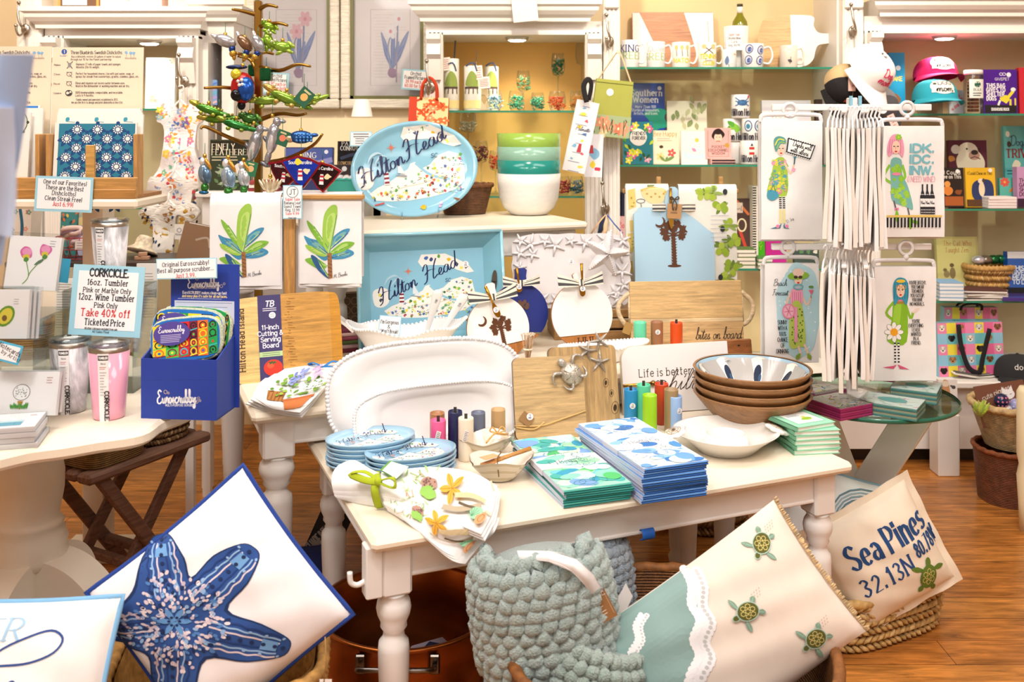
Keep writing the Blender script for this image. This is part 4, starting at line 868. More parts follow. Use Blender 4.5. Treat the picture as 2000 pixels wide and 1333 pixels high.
# ---- palmetto board and wooden serving tray
M,w,h=pan((1240,405,1398,545),3.55,6,4);pbd=thing('palmetto_board','light blue serving board with a palmetto tree and crescent moon','serving board',M);mb=MB();LB='b3d8ee';c=.024
o=[(-w/2,-.012),(w/2,-.012),(w/2,h-c),(w/2-c,h),(.034,h),(.028,h+.04),(.02,h+.062),(.008,h+.075),(-.008,h+.075),(-.02,h+.062),(-.028,h+.04),(-.034,h),(-w/2+c,h),(-w/2,h-c)]
mb.prism(o,0,.016,LB,'paint','a9cfe6');A=Art(w,h,(1240,405,1398,545));palm(A,1318,458,518,46);crescent(A,1291,434,11);mb.art(A,flat(w));mb.build('board',pbd)
mb=MB();mb.box((-w/2,-.001,-.09),(w/2,.017,-.010),'8a5a34','wood');mb.build('wood_edge',pbd)
mb=MB();mb.M=Matrix.Translation((-.002,-.014,h-.03))@Matrix.Rotation(.06,4,'Y');mb.box((-.026,-.002,-.012),(.026,0,.042),'b98b5a','paper');A=Art(.052,.054);A.text('M.',50,40,22,'3a2a1a',serif=.8,thin=.4);A.lines(22,58,80,64,2,3,'5a4a36');mb.art(A,lambda u,v,e:(u-.026,-.002-e,v-.012));mb.build('hang_tag',pbd)
mb=MB();mb.M=Matrix.Translation((-.012,-.010,h+.02));mb.tube([(0,0,-.05),(0,0,.05)],.005,'b8862c','metal');mb.prism(cr([(-.004,-.05),(-.009,-.075),(0,-.10),(.009,-.075),(.004,-.05)],4),-.001,.001,'c89a40','metal');mb.build('spreader',pbd)
mb=MB();mb.M=Matrix.Translation((.0,-.016,h+.028))
for sg in(-1,1):mb.tube(cr([(0,0,0),(sg*.012,-.004,.01),(sg*.016,0,.002),(0,0,0)]),.0025,'5a4a3c','cloth',6);mb.tube(cr([(0,0,0),(sg*.008,-.003,-.02),(sg*.004,-.002,-.04)]),.0025,'5a4a3c','cloth',6)
mb.build('cord',pbd)
for sg in(-1,1):mb=MB();mb.grid(lambda u,v:(sg*(.03+.05*u),-.006-.01*sin(pi*u),h-.0+.026*(v-.5)),8,7,'','cloth',True,cf=lambda u,v:'4a4a4c' if int(v*7)in(1,2,5)else 'efe6d6');mb.build('striped_ribbon',pbd)
M,w,h=pan((1232,549,1456,674),3.36,9,5);st=thing('serving_tray','oak serving tray with pale loop handles and a bites script','tray',M);mb=MB();zb=h*.36
mb.box((-w/2,0,0),(w/2,.016,zb),'dcb580','wood');mb.box((-w/2,0,zb+.012),(w/2,.016,h),'e2bd84','wood',.002);mb.box((-w/2,0,zb),(w/2,.016,zb+.012),'ecd2a4','wood')
A=Art(w,h,(1232,549,1456,674));A.text('bites on board',1405,664,24,'3a2a1a',font=SCR,shear=.3,wt=.06,fit=92);mb.art(A,flat(w));mb.build('panel',st)
for sg in(-1,1):
 mb=MB();mb.tube(cr([(sg*w/2,.008,h*.30),(sg*(w/2+.022),.008,h*.36),(sg*(w/2+.04),.008,h*.52),(sg*(w/2+.034),.008,h*.68),(sg*w/2,.008,h*.82)]),.0065,'ead0a8','wood',8,flat=1.3);mb.tube([(sg*(w/2+.001),.008,h*.3),(sg*(w/2+.001),.008,h*.82)],.005,'ead0a8','wood',6);mb.build('handle',st)
mb=MB();mb.M=Matrix.Translation((-w/2-.012,-.004,.06))@Matrix.Rotation(.4,4,'Y');mb.box((-.014,0,-.02),(.014,.001,.02),'b08848','paper');mb.build('hang_tag',st)
# ---- tea towels on a wooden rack behind
rk=thing('towel_rack','wooden towel rack behind the light blue palmetto board','rack',fr((0,3.64,ZT2)))
mb=MB();xa,xb=X(1216,3.64),X(1442,3.64);zb=Z(372,3.64)-ZT2;mb.box((xa,-.012,zb-.012),(xb,.012,zb+.006),'c99b60','wood',.004);mb.build('bar',rk)
for px in(1288,1410):mb=MB();mb.box((X(px,3.64)-.008,.014,0),(X(px,3.64)+.008,.03,zb+.05),'c99b60','wood',.002);mb.build('upright',rk)
mb=MB();mb.box((xa+.1,-.05,0),(xb-.02,.08,.016),'c99b60','wood',.002);mb.build('foot',rk)
def drape(name,label,px0,px1,pyt,pyb,d,col,draw,group=None,folds=1,wave=.004,kind='cloth',cat='towel',backdrop=.6,rectart=None):
 """towel folded over a bar: front fall, rounded top, shorter back fall"""
 x0,x1=X(px0,d),X(px1,d);zt,zb=Z(pyt,d),Z(pyb,d);w,h=x1-x0,zt-zb;o=thing(name,label,cat,fr(((x0+x1)/2,d,zb)),group)
 for k in range(folds):
  mb=MB();t=.016+.006*(folds-1-k);zoff=-.004*k+(.0 if k==0 else R.uniform(-.01,.0));xo=0 if k==0 else R.uniform(-.008,.008)
  def F(u,v,e=0):
   s_=v*(h+backdrop*h+pi*t*.5)
   y=-t;z_=s_+zoff
   if s_>h-t:q=min((s_-(h-t))/(t*pi/2),2);y=-t*cos(q*pi/2);z_=h-t+t*sin(q*pi/2)+zoff
   if s_>h-t+pi*t:y=t;z_=h-t-(s_-(h-t+pi*t))+zoff
   wv=wave*sin(u*9+k*2)*max(0,1-v*2.2);return((u-.5)*w*(1+.02*(1-v))+xo,y+wv-e,z_)
  mb.grid(lambda u,v:F(u,v),14,36,col,kind);mb.grid(lambda u,v:(lambda p:(p[0],p[1]+.0025*(1 if p[1]<0 else-1),p[2]-.001))(F(1-u,v)),14,36,col,kind)
  if k==0 and draw:
   A=Art(w,h,rectart or(px0,pyt,px1,pyb));draw(A);mb.art(A,lambda u,v,e:F(u/w,min(v,h-.0)/(h+backdrop*h+pi*t*.5),e),tol=.03,de=.00003)
  mb.build('cloth',o)
 return o
def dche(a):
 for x,y,r in((1233,395,0),(1240,440,1),(1233,480,0),(1228,520,1)):a.fill([(x-8,y-24),(x+6,y-28),(x+8,y+8),(x-6,y+14)]if not r else[(x-12,y-10),(x+6,y-12),(x+8,y+10),(x-10,y+12)],'ecd27a');[a.ell(x+R.uniform(-5,5),y+R.uniform(-18,8),2,1.6,'c09a44',0,7)for i in range(5)]
 a.fill([(1252,372),(1290,366),(1302,380),(1284,398),(1262,392)],'f0dca0',True);a.line([(1250,372),(1275,366),(1300,376)],5,'e0b85c',True);[a.ell(1262+i*8,378+(i%2)*6,2.4,2,'c8a050',0,7)for i in range(5)]
 a.ring(1250,392,8,4,1.2,'555555');a.line([(1250,396),(1252,408)],1.2,'555555');a.leaf(1262,362,1278,358,4,'7a8a50');a.ell(1242,510,3,4,'2a2a2a')
drape('tea_towel','tea towel printed with cheeses, hanging beside the light blue board',1222,1304,359,562,3.62,'f6f1e2',dche,'tea towels behind the palmetto board',2,.002)
def doli(a):
 for cx,cy in((1370,380),(1405,405),(1420,440),(1408,480),(1428,520),(1390,375),(1412,545),(1425,470)):
  for i in range(7):an=R.uniform(0,6.3);a.leaf(cx,cy,cx+20*cos(an),cy+14*sin(an),3,R.choice(['8aa04a','6c8a34','9ab45c']))
  for i in range(4):a.ell(cx+R.uniform(-14,14),cy+R.uniform(-10,14),6,7,R.choice(['a8c43c','98b834','b4cc50']),0,10)
 for x,y in((1413,374),(1408,446),(1404,540)):a.ell(x,y,4.5,6,'2c3038',0,10)
 a.lines(1385,420,1425,470,7,1,'c8cdd6')
drape('tea_towel','tea towel printed with green olives, hanging at the rack end',1324,1436,360,545,3.60,'f4f3ea',doli,'tea towels behind the palmetto board',2,.002)
# ---- wood boards with silver turtle and starfish
M,w,h=pan((1079,670,1214,834),2.80,12,14);b2=thing('wooden_board','dark-knotted wooden board topped by silver starfish','serving board',M);mb=MB();h*=.96
rr=.016;o=[]
for cx,cz,a0 in((w/2-rr,h-rr,0),(-w/2+rr,h-rr,90),(-w/2+rr,rr,180),(w/2-rr,rr,270)):o+=[(cx+rr*cos(radians(a0+i*15)),cz+rr*sin(radians(a0+i*15)))for i in range(7)]
mb.prism(o,0,.018,'c9a672','woody','7a5a36',True);A=Art(w,h,(1079,670,1214,834))
for x,y,r in((1190,748,5),(1205,800,7),(1200,770,4)):A.ell(x,y,r*.5,r,'4a3520',10);A.ring(x,y,r,r*1.8,1.2,'7a5c38',8)
A.rect(1128,671,1133,690,'dcb888');mb.art(A,flat(w),kind='woody');mb.build('board',b2)
for dx,dz,r,ro in((.012,.235,.034,.3),(.048,.262,.034,.9),(.045,.2,.036,.1)):
 def S(t,f):a=2*pi*t;e=abs((t*5)%1-.5)*2;rad=r*(.26+.74*e**2.2);return(dx*1.1+rad*f*sin(a+ro),-.004-.012*(1-f)**.8*(.5+.5*e),dz*.97+rad*f*cos(a+ro)-.015)
 mb=MB();mb.grid(lambda u,v:S(-u,v),70,6,'b9b2a8','silver',True,True);mb.build('silver_starfish',b2)
M,w,h=pan((1008,692,1148,857),2.69,13,12);b1=thing('wooden_board','wooden board with a silver sea turtle and a twine tag','serving board',M);mb=MB();h*=.97;o=[]
for cx,cz,a0 in((w/2-rr,h-rr,0),(-w/2+rr,h-rr,90),(-w/2+rr,rr,180),(w/2-rr,rr,270)):o+=[(cx+rr*cos(radians(a0+i*15)),cz+rr*sin(radians(a0+i*15)))for i in range(7)]
mb.prism(o,0,.018,'d6b582','wood','7a5a36',True);mb.build('board',b1)
mb=MB();T0=Matrix.Translation((w*.32,-.006,h*.77))@Matrix.Rotation(radians(-40),4,'Y');mb.M=T0@Matrix.Rotation(pi/2,4,'X')
mb.lathe([(.0001,.022),(.012,.02),(.022,.013),(.029,.004),(.03,-.004)],'c4bcae','silver',28,1,1.15);mb.M=T0
for i in range(6):a=i*pi/3;mb.tube([(.0105*cos(a),-.0195,.0105*sin(a)),(.024*cos(a),-.0125,.027*sin(a))],.0012,'7a7468','silver',5);mb.tube([(.0105*cos(a),-.0195,.0105*sin(a)),(.0105*cos(a+pi/3),-.0195,.0105*sin(a+pi/3))],.0012,'7a7468','silver',5)
mb.build('turtle_shell',b1);mb=MB();mb.M=T0;mb.sph((0,-.004,.042),(.011,.009,.014),'b9b2a8','silver');mb.build('turtle_head',b1)
for x1,z1,l in((-.05,.04,1),(.05,.038,1),(-.035,-.035,.6),(.035,-.035,.6)):mb=MB();mb.M=T0;mb.tube(cr([(x1*.4,-.002,z1*.5),(x1*.75,-.004,z1*.85),(x1*1.05,-.003,z1*.55),(x1*1.1,-.002,z1*.1)]),[.006,.009,.0095,.0095,.009,.0085,.008,.007,.006,.005,.004,.003,.002],'b9b2a8','silver',8,flat=.5);mb.build('turtle_flipper',b1)
mb=MB();mb.tube(cr([(-w/2-.002,-.002,.04),(-.03,-.004,.036),(.03,-.004,.05),(w/2,-.002,.068)]),.0022,'d6b070','cloth',6);mb.tube(cr([(-w/2,-.003,.036),(-w/4,-.005,.028),(-.02,-.004,.045)]),.0022,'d6b070','cloth',6);mb.build('twine',b1)
mb=MB();mb.M=Matrix.Translation((-w*.34,-.006,.055))@Matrix.Rotation(.7,4,'Y');mb.box((-.02,0,-.014),(.016,.001,.014),'9a7448','paper');mb.build('hang_tag',b1);sticker(b1,Matrix.Translation((-w*.30,-.0075,.062)),.0095)
# small extras on the middle table
pk=thing('cocktail_picks','bundle of twig-ended cocktail picks behind the turtle board','picks',fr(G(1031,700,ZT2)))
for i in range(34):mb=MB();a=R.uniform(0,6.3);q=R.uniform(.2,1);mb.tube([(.008*cos(a)*q,.008*sin(a)*q,0),(.026*cos(a)*q,.026*sin(a)*q,.075+R.uniform(-.006,.006))],.0011,'c8a684','wood',5);mb.sph((.026*cos(a)*q,.026*sin(a)*q,.077),.0032,'d8c4ac','straw',6,4);mb.build('pick',pk)
mb=MB();mb.tube([(.013*cos(i*.5),.013*sin(i*.5),.03)for i in range(13)],.003,'e8dcc4','cloth',6,True);mb.build('tie',pk)
M=fr(G(1180,706,ZT2),20);wd_=thing('beaded_dish','oblong white beaded dish mostly hidden behind the starfish board','dish',M);mb=MB();SXX=.155
def DB(a,f,o=0):return((.6+.4*f)*(SXX-o)*cos(a),(.6+.4*f)*(.06-o)*sin(a),.003+f*(.05+.004*cos(2*a)))
mb.grid(lambda u,v:DB(2*pi*u,v),48,4,'f0eeec','gloss',True,True);mb.grid(lambda u,v:DB(-2*pi*u,v*.95+.05,.005),48,4,'f0eeec','gloss',True,True);mb.add([DB(2*pi*i/48,.05,.005)for i in range(48)],[tuple(range(48))],'f0eeec','gloss');mb.build('body',wd_)
mb=MB()
for i in range(70):mb.sph(DB(2*pi*i/70,1),.005,'f2f0ee','gloss',8,5)
mb.build('beaded_rim',wd_)
# ---- Life is better board
M,w,h=pan((1217,672,1436,804),2.94,10,14);lb=thing('quote_board','white board reading Life is better on hilton before the wooden bowls','serving board',M);mb=MB();rr=.04
o=[(-w/2,0),(w/2,0),(w/2,h),(-w/2+rr,h)]+[(-w/2+rr-rr*sin(t),h-rr+rr*cos(t))for t in[pi/2*i/8 for i in range(1,9)]]
mb.prism(o,0,.018,'f4f2f0','paint','d9c6a8');A=Art(w,h,(1215,672,1436,804));A.text('Life is better',1302,733,15,'4a3428',serif=.9,wt=.10,fit=106);A.text('on',1292,752,15,'4a3428',serif=.9,wt=.10);A.text('hilton',1352,762,40,'4a3428',font=SCR,shear=.35,wt=.045,fit=96);mb.art(A,flat(w));mb.build('board',lb)
mb=MB();mb.box((-w/2+.01,.018,0),(w/2,.03,.008),'5a4a3c','wood');mb.build('foot',lb)
M,w,h=pan((1395,664,1474,707),3.12,10,14);mb=MB();mb.box((-w/2,0,0),(w/2,.018,h),'a8683a','wood',.004);A=Art(w,h,(1395,664,1474,707));A.ell(1446,676,3,2,'3a2010');[A.ring(1446,676,7+5*i,4+3*i,.8,'8a5024')for i in range(3)];mb.art(A,flat(w),kind='wood');tag(mb.build('wooden_board',None,M),'reddish wooden board peeping out between the quote board and the towels','serving board')
mb=MB();mb.M=fr(W(1238,752,2.92),14);mb.tube([(-.035,-.006,0),(.06,-.006,.002)],.005,'c09a4a','metal');mb.sph((.06,-.006,.002),.009,'8a6a3a','metal');tag(mb.build('spreader_knife',None),'brass spreader knife held across the quote board','knife')
# ---- wooden oyster bowls
pb=G(1469,836,ZT1);pitch=.0235;rb0,rt,hb=.062,.167,.102
for i in range(4):
 top=i==3;lbl=['brown wooden bowl at the bottom of the wooden stack','brown wooden bowl, second from the bottom of the wooden stack','brown wooden bowl just under the painted one','wooden bowl painted inside with oyster shells, topmost of its stack'][i]
 o=thing('wooden_bowl',lbl,'bowl',fr(pb+Vector((0,0,pitch*i))),'stacked wooden bowls');mb=MB()
 def rad(f):return rb0+(rt-rb0)*f**.75
 mb.lathe([(rad(f),hb*f)for f in(0,.1,.25,.45,.65,.85,1)]+[(rt-.002,hb+.003),(rt-.008,hb+.002)],'a4764a','wood',56,cap=False);mb.lathe([(.0001,0),(rb0,0)],'a4764a','wood',56);mb.build('shell',o)
 mb=MB();ins=[(rad(f)-.009,max(hb*f,.008))for f in(0,.1,.25,.45,.65,.85,1)];mb.lathe([(.0001,.008)]+ins,'a4764a' if not top else 'a7c7dc','wood' if not top else 'gloss',56,cap=False)
 if top:
  A=Art(1.0,1.0,(0,0,1200,100));pass
  for k in range(8):
   x=75+k*150;A.n=2;c=['efe9dd','f4f0e6'][k%2];A.ell(x,50,58,48,'c9bcae',0,22);A.ell(x-2,50,53,46,c,0,22);A.ell(x+4,52,40,37,'fbf7f0',8,18);A.ell(x+(2 if k%2 else-4),52,17,27,'27364e',12,14);A.ell(x+10,62,8,12,'3c5878',0,10);A.line([(x+62,8),(x+76,60),(x+64,92)],9,'b9b4b0',True)
  def bs_(u,v,e):t=-2*pi*u;f=.12+.88*v;r=rad(f)-.0105-e;return(r*cos(t),r*sin(t),hb*f+.001)
  mb.art(A,bs_,tol=.014,kind='gloss',eps=.0014,de=.00025)
 mb.build('inside',o)
 if top:sticker(o,Matrix.Rotation(radians(-4),4,'Z')@Matrix.Translation((-.05,.132,.085))@Matrix.Rotation(radians(20),4,'Z')@Matrix.Rotation(radians(30),4,'X'),.012)
 # ---- chip and dip dish
M=fr(G(1418,880,ZT1),6);cd=thing('chip_dip_dish','white oval chip-and-dip dish with gold-lined oyster handles','dish',M);mb=MB()
pf=[(.06,0),(.075,.002),(.105,.03),(.137,.052),(.14,.055),(.135,.054),(.1,.03),(.072,.015),(.0001,.0135)]
mb.lathe(pf,'efece6','gloss',64,1.0,.95,wob=lambda a,j:1+(.014*cos(4*a+.7)if j>2 else 0));mb.build('bowl',cd)
mb=MB();mb.lathe([(.062,.012),(.058,.03),(.054,.046),(.050,.047),(.048,.03),(.044,.02),(.0001,.019)],'f2efe9','gloss',40,1,.9);mb.build('dip_cup',cd)
for sg in(-1,1):
 mb=MB();mb.M=Matrix.Translation((sg*.14,0,.050))@Matrix.Rotation(sg*.35,4,'Y');mb.lathe([(.0001,-.006),(.026,-.004),(.033,.002),(.027,.006),(.0001,.010)],'f2efe9','gloss',30,1,1.15,wob=lambda a,j:1+.14*sin(7*a)*.7)
 A=Art(.06,.06)
 for r in(12,22,32):A.ring(50,50,r,r*1.1,2.4,'a9804a')
 A.ell(50,52,8,10,'5a4630');[A.line([(50+18*cos(t),50+18*sin(t)),(50+40*cos(t),50+44*sin(t))],2,'b08a50')for t in(.3,1.2,2.2,3.4,4.4,5.5)]
 mb.art(A,lambda u,v,e:(u-.03,v-.03,.0105+e-(((u-.03)**2+(v-.03)**2)*8)),tol=.012,kind='gloss');mb.build('handle',cd)
 # ---- plates
pp=[(.001,.006),(.72,.006),(.86,.010),(1.0,.020),(1.0,.016),(.86,.004),(.7,0),(.001,0)]
def plate(label,M,art,grp,parent=None):
 mb=MB();mb.M=Matrix.Rotation(-pi/2,4,'X')@Matrix.Identity(4);prf=[(f,-y)for f,y in pp];ovdish(mb,.115,.077,prf,'9cc4dc','gloss')
 if art:A=Art(.2,.134,(0,0,250,172));hhmap(A,90,5);mb.art(A,dishsurf(.115,.077,prf,.1,.067),tol=.05,kind='gloss')
 return tag(mb.build('oval_plate',None,M),label,'plate',grp)
for px,py,n,nm,grp in((725,850,6,'the rear plate stack','oval plates in the rear stack'),(803,876,5,'the front plate stack','oval plates in the front stack')):
 zt=ZT1+.0112*n;p0=G(px,py,zt+.01)
 for i in range(n):
  k=n-1-i;plate('pale blue oval plate, %s in %s'%(ORD[i]if i else 'topmost with its map showing',nm),fr((p0.x+R.uniform(-.002,.002),p0.y,ZT1+.0112*k+.0003),22+R.uniform(-2,2)),i==0,grp)
  # ---- printed napkin stacks
def napkin(label,M,w,L,grp,pal,art,seed):
 q=random.Random(seed);o=thing('folded_napkin',label,'napkin',M,grp);mb=MB();t=.0098;P=[]
 for c0,z0,inner in((pal[0],0,0),(pal[1],t*.52,0)):
  pr=[(0,z0)]+[(.0-.004*sin(a_)*1,z0+t*.25-t*.25*cos(a_))for a_ in(.6,1.2,pi/2,2,2.6)]+[(0,z0+t*.48),(L,z0+t*.46),(L+.002,z0+t*.23),(L,z0)]
  n=len(pr);v=[(x,y,z)for x in(-w/2,w/2)for y,z in pr];mb.add(v,[(i,(i+1)%n,n+(i+1)%n,n+i)for i in range(n)]+[tuple(range(n))[::-1],tuple(range(n,2*n))],[c0]*n+[pal[2]]*2,'cloth')
 if art:
  A=Art(w,L,(0,0,100,210));A.bg(pal[3])
  for i in range(110):x,y=q.uniform(4,96),q.uniform(6,204);A.ell(x,y,min(q.uniform(12,24),x-1,99-x),min(q.uniform(8,15),y-1,209-y),q.choice(pal[4]),q.uniform(-30,30)if 18<x<82 else 0,14)
  for i in range(26):x,y=q.uniform(16,84),q.uniform(14,196);A.ring(x,y,q.uniform(8,13),q.uniform(5,9),.7,pal[5],q.uniform(-30,30),14)
  mb.art(A,lambda u,v,e:(u-w/2,v,t+e),kind='cloth')
 mb.build('cloth',o)
 if art:
  mb=MB();b0,b1=L*.36,L*.58;n=16;v=[]
  for i in range(n+1):u=i/n;x=-w/2-.001+(w+.002)*u;v+=[(x,b0+.004*sin(u*9),t+.0016),(x,b1+.016*sin(pi*u)**2,t+.0016)]
  mb.add(v,[(2*i,2*i+2,2*i+3,2*i+1)for i in range(n)],'f7f6f6','paper');mb.box((-w/2-.0016,b0,-.002),(-w/2-.0006,b1,t+.0016),'d9d5e4','paper')
  A=Art(w,b1-b0,(0,0,100,50));A.text('CJ Bella Co.',50,31,13,'5a5e6c',serif=.7,wt=.08,thin=.35,fit=62);mb.art(A,lambda u,v,e:(u-w/2,v+b0,t+.0018+e));mb.build('paper_band',o)
 return o
GP=['2f8f88','49a596','cfd3ea','9fdcc2',['bdeadf','8fdcc0','a8e6b4','3f9fc0','6fc8d0','d8f2ea','58c070','7fa8dc','4fb3a8','e4f4d0'],'3f8f96']
BP=['2c5fa8','5d8fcc','cdd3ee','cfe0f4',['e6eef8','b9d4f0','f0f4f4','6fa4dc','3f7ac0','d8ecf4','eef2da','8fc0e8','f6f6fa','4f90cc'],'7f9fc8']
pbl=G(1100,958,.632);M0=fr((0,0,0),18.5);wN,LN=.168,.372
for i in range(4):
 k=3-i;pz=ZT1+.0102*k;off=R.uniform(-.006,.006)if i else 0
 napkin('green watercolour napkin, %s of the green stack'%(ORD[i]if i else 'topmost with a white paper band'),fr((pbl.x+.08+off,pbl.y+.026+R.uniform(-.005,.005)*(i>0),pz),18.5+R.uniform(-1.5,1.5)*(i>0)),wN,LN,'green printed napkins',GP,i==0,5)
pbl=G(1258,916,.672)
for i in range(8):
 k=7-i;pz=ZT1+.0102*k;off=R.uniform(-.008,.006)if i else 0
 napkin('blue watercolour napkin, %s of the blue stack'%(ORD[i]if i else 'topmost with a white paper band'),fr((pbl.x+.078+off,pbl.y+.03+R.uniform(-.007,.005)*(i>0),pz),20.5+R.uniform(-2,2)*(i>0)),wN,LN*.97,'blue printed napkins',BP,i==0,11)
 # ---- shell bowls
def shellbowl(label,px,py,wpx,h,extra=None):
 p=G(px,py,ZT1);r=wpx/2*p.y/FPX;o=thing('shell_bowl',label,'bowl',fr(p,15),'oyster shell bowls');mb=MB();q=R.uniform(0,6)
 wob=lambda a:1+.05*sin(3*a+q)+.035*sin(7*a+q*2)+.02*sin(13*a)
 def F(a,f,o_=0):rr_=(r*(.36+.64*f**.8)-o_)*wob(a)**f;return(rr_*cos(a),rr_*sin(a)*.72,.002+f*h*(1+.13*sin(3*a+q)))
 mb.grid(lambda u,v:F(2*pi*u,v),60,8,'','gloss',True,True,cf=lambda u,v:'d8ccb6' if int(v*8+u*3)%3 else 'c4b598');mb.grid(lambda u,v:F(-2*pi*u,v*.94+.06,.004),60,8,'efe7da','gloss',True,True);mb.add([F(2*pi*i/60,.06,.004)for i in range(60)],[tuple(range(60))],'e6dccb','gloss');mb.build('shell',o);return o,r
o,r=shellbowl('oyster shell bowl tied with a straw tag, beside the candles',950,893,112,.05)
mb=MB();mb.tube(cr([(-.01,-.04,.05),(.02,-.01,.062),(.05,.0,.056),(.066,.03,.046)]),.0022,'d9a860','straw',6);mb.M=Matrix.Translation((.035,0,.056))@Matrix.Rotation(.3,4,'Y');mb.box((-.022,-.014,0),(.02,.014,.001),'e8c9a4','paper');mb.build('straw_tie',o)
for sg in(-1,1):mb=MB();mb.tube(cr([(.03,0,.06),(.03+sg*.012,.006,.074),(.03+sg*.02,0,.066),(.03,0,.06)]),.002,'d9a860','straw',6);mb.build('straw_loop',o)
o,r=shellbowl('oyster shell bowl holding a wooden spreader, beside the tied napkins',978,938,128,.052)
mb=MB();mb.M=Matrix.Translation((-.005,-.018,.056))@Matrix.Rotation(radians(20),4,'Z')@Matrix.Rotation(radians(-12),4,'Y');mb.tube([(-.01,0,0),(.03,0,.0),(.085,0,.0)],[.0085,.0075,.0085],'cc9048','wood',10,flat=.6);mb.box((-.045,-.012,-.002),(-.005,.012,.002),'c88a48','wood',.002);tag(mb.build('spreader_knife',None,Matrix.Translation(G(978,938,ZT1))),'short wooden spreader lying across the oyster shell bowl','knife')
mb=MB();mb.M=Matrix.Translation((-.03,-.01,.062))@Matrix.Rotation(.4,4,'Z');mb.box((-.022,-.013,0),(.022,.013,.001),'d9a878','paper');mb.M=None;mb.tube(cr([(-.02,-.06,.03),(-.016,-.03,.062),(0,0,.066),(.006,.03,.06)]),.0013,'6a4a2c','cloth',5);mb.build('twine_tag',o)
# ---- tied napkins at the near corner
tn=thing('tied_napkins','white seashell napkins tied with a lime green ribbon, hanging over the table edge','napkins',Matrix.Identity(4))
def napart(seed):
 q=random.Random(seed);A=Art(.3,.14,(0,0,200,100))
 for i in range(30):x,y=q.uniform(20,80),q.uniform(8,80);A.line([(x,y),(x+q.uniform(-12,12),y-q.uniform(6,16))],1.6,q.choice(['9cc46a','b4d48a','7faa5a','c8a890']))
 A.blob(70,40,13,'b08a7a',.25);A.blob(72,56,13,'8fbf5a',.2);[A.ell(70+q.uniform(-9,9),40+q.uniform(-9,9),1.6,1.6,'7a5a54',0,6)for i in range(14)]
 for j in range(5):a=j*1.256+.3;A.leaf(112,38,112+24*cos(a),38+24*sin(a),5,'e2aa3c','b87c28')
 A.line([(104,70),(140,62),(170,52)],9,'b9aa90',True);A.line([(120,46),(150,40),(176,44)],7,'d8c49a',True);A.line([(130,54),(160,58)],4,'6a5a44',True)
 A.blob(166,68,13,'9fd4ac',.15);[A.line([(160,76),(160+13*cos(a),76-19*sin(a))],.9,'5f9a74')for a in(.4,.8,1.2,1.6,2.0,2.4)]
 A.blob(182,80,12,'dca070',.2);A.ring(182,80,6,7,1.4,'a86a40');A.line([(176,10),(190,24)],5,'e6c8ae');return A
def rowz(*p):return[gz(x,y,ZT1+z)for x,y,z in p]
E=lambda px,py,d:tuple(W(px,py,d))
top=[rowz((745,925,.05),(840,915,.052),(920,925,.046),(970,952,.03)),rowz((742,942,.055),(835,945,.052),(905,965,.044),(966,985,.03)),rowz((744,962,.045),(830,978,.04),(895,1008,.028),(958,1012,.022)),rowz((748,972,.03),(820,988,.026),(885,1022,.018),(940,1046,.015))]
low=[rowz((746,965,.03),(820,985,.03),(890,1010,.026),(968,1002,.018)),rowz((748,975,.026),(815,1000,.026),(880,1030,.018),(960,1024,.012)),[gz(752,985,ZT1+.02),gz(808,1015,ZT1+.018),E(872,1058,2.05),E(935,1048,2.08)],[gz(760,990,ZT1+.012),gz(800,1022,ZT1+.01),E(868,1080,2.035),E(900,1090,2.045)]]
for k,(g,A,c)in enumerate(((low,napart(3),'f3f1ef'),(top,napart(2),'f6f4f2'))):
 for e in(0,1,2):
  mb=MB();g2=[[(x+.004*e,y-.001*e,z-.006*e-.000)for x,y,z in r_]for r_ in g];g2=[[(x,y,max(z,ZT1+.0015+.002*(2-e)+.004*k)if y>2.02+(x+.29)*.41+.012 else z)for x,y,z in r_]for r_ in g2]
  sheet(mb,g2,22,16,.003,c,'cloth',A if e==0 else None,.3,.14);mb.build('napkin',tn)
gath=[rowz((662,912,.05),(690,902,.06),(720,918,.055),(748,932,.052)),rowz((652,925,.045),(690,926,.055),(720,935,.055),(746,944,.054)),rowz((650,945,.03),(690,948,.04),(722,952,.042),(748,956,.042)),rowz((655,962,.012),(692,968,.016),(724,970,.02),(752,970,.024))]
for e in(0,1,2):mb=MB();sheet(mb,[[(x+.003*e,y-.002*e,max(z-.011*e,ZT1+.002+.004*(2-e)))for x,y,z in r_]for r_ in gath],14,12,.004,'f5f3f1','cloth');mb.build('gathered_end',tn)
mb=MB();c0=Vector(gz(741,948,ZT1+.045));LG='a8b820'
mb.tube(cr([gz(735,922,ZT1+.05),gz(736,938,ZT1+.066),gz(732,958,ZT1+.055),gz(738,985,ZT1+.018),gz(742,992,ZT1+.004)],5),.009,LG,'cloth',8,flat=.2)
for ps in([(738,938,.07),(712,922,.085),(685,926,.078),(712,938,.072),(738,942,.07)],[(740,940,.07),(765,934,.088),(772,942,.08),(768,954,.07),(742,944,.07)]):mb.tube(cr([gz(x,y,ZT1+zz)for x,y,zz in ps],5),.008,LG,'cloth',8,flat=.25)
mb.sph(gz(739,941,ZT1+.074),.009,LG,'cloth');mb.build('ribbon',tn)
mb=MB();c4=[gz(742,918,ZT1+.066),gz(762,900,ZT1+.075),gz(798,912,ZT1+.075),gz(772,938,ZT1+.066)]
for c4,c,zz in((c4,'5f9a3c',0),([gz(747,920,ZT1+.068),gz(764,903,ZT1+.077),gz(798,913,ZT1+.077),gz(774,936,ZT1+.068)],'f7f7f4',.0012)):mb.add([(x,y,z_+zz)for x,y,z_ in c4]+[(x,y,z_+zz-.001)for x,y,z_ in c4],[(3,2,1,0),(4,5,6,7),(0,1,5,4),(1,2,6,5),(2,3,7,6),(3,0,4,7)],c,'paper')
mb.build('gift_tag',tn)
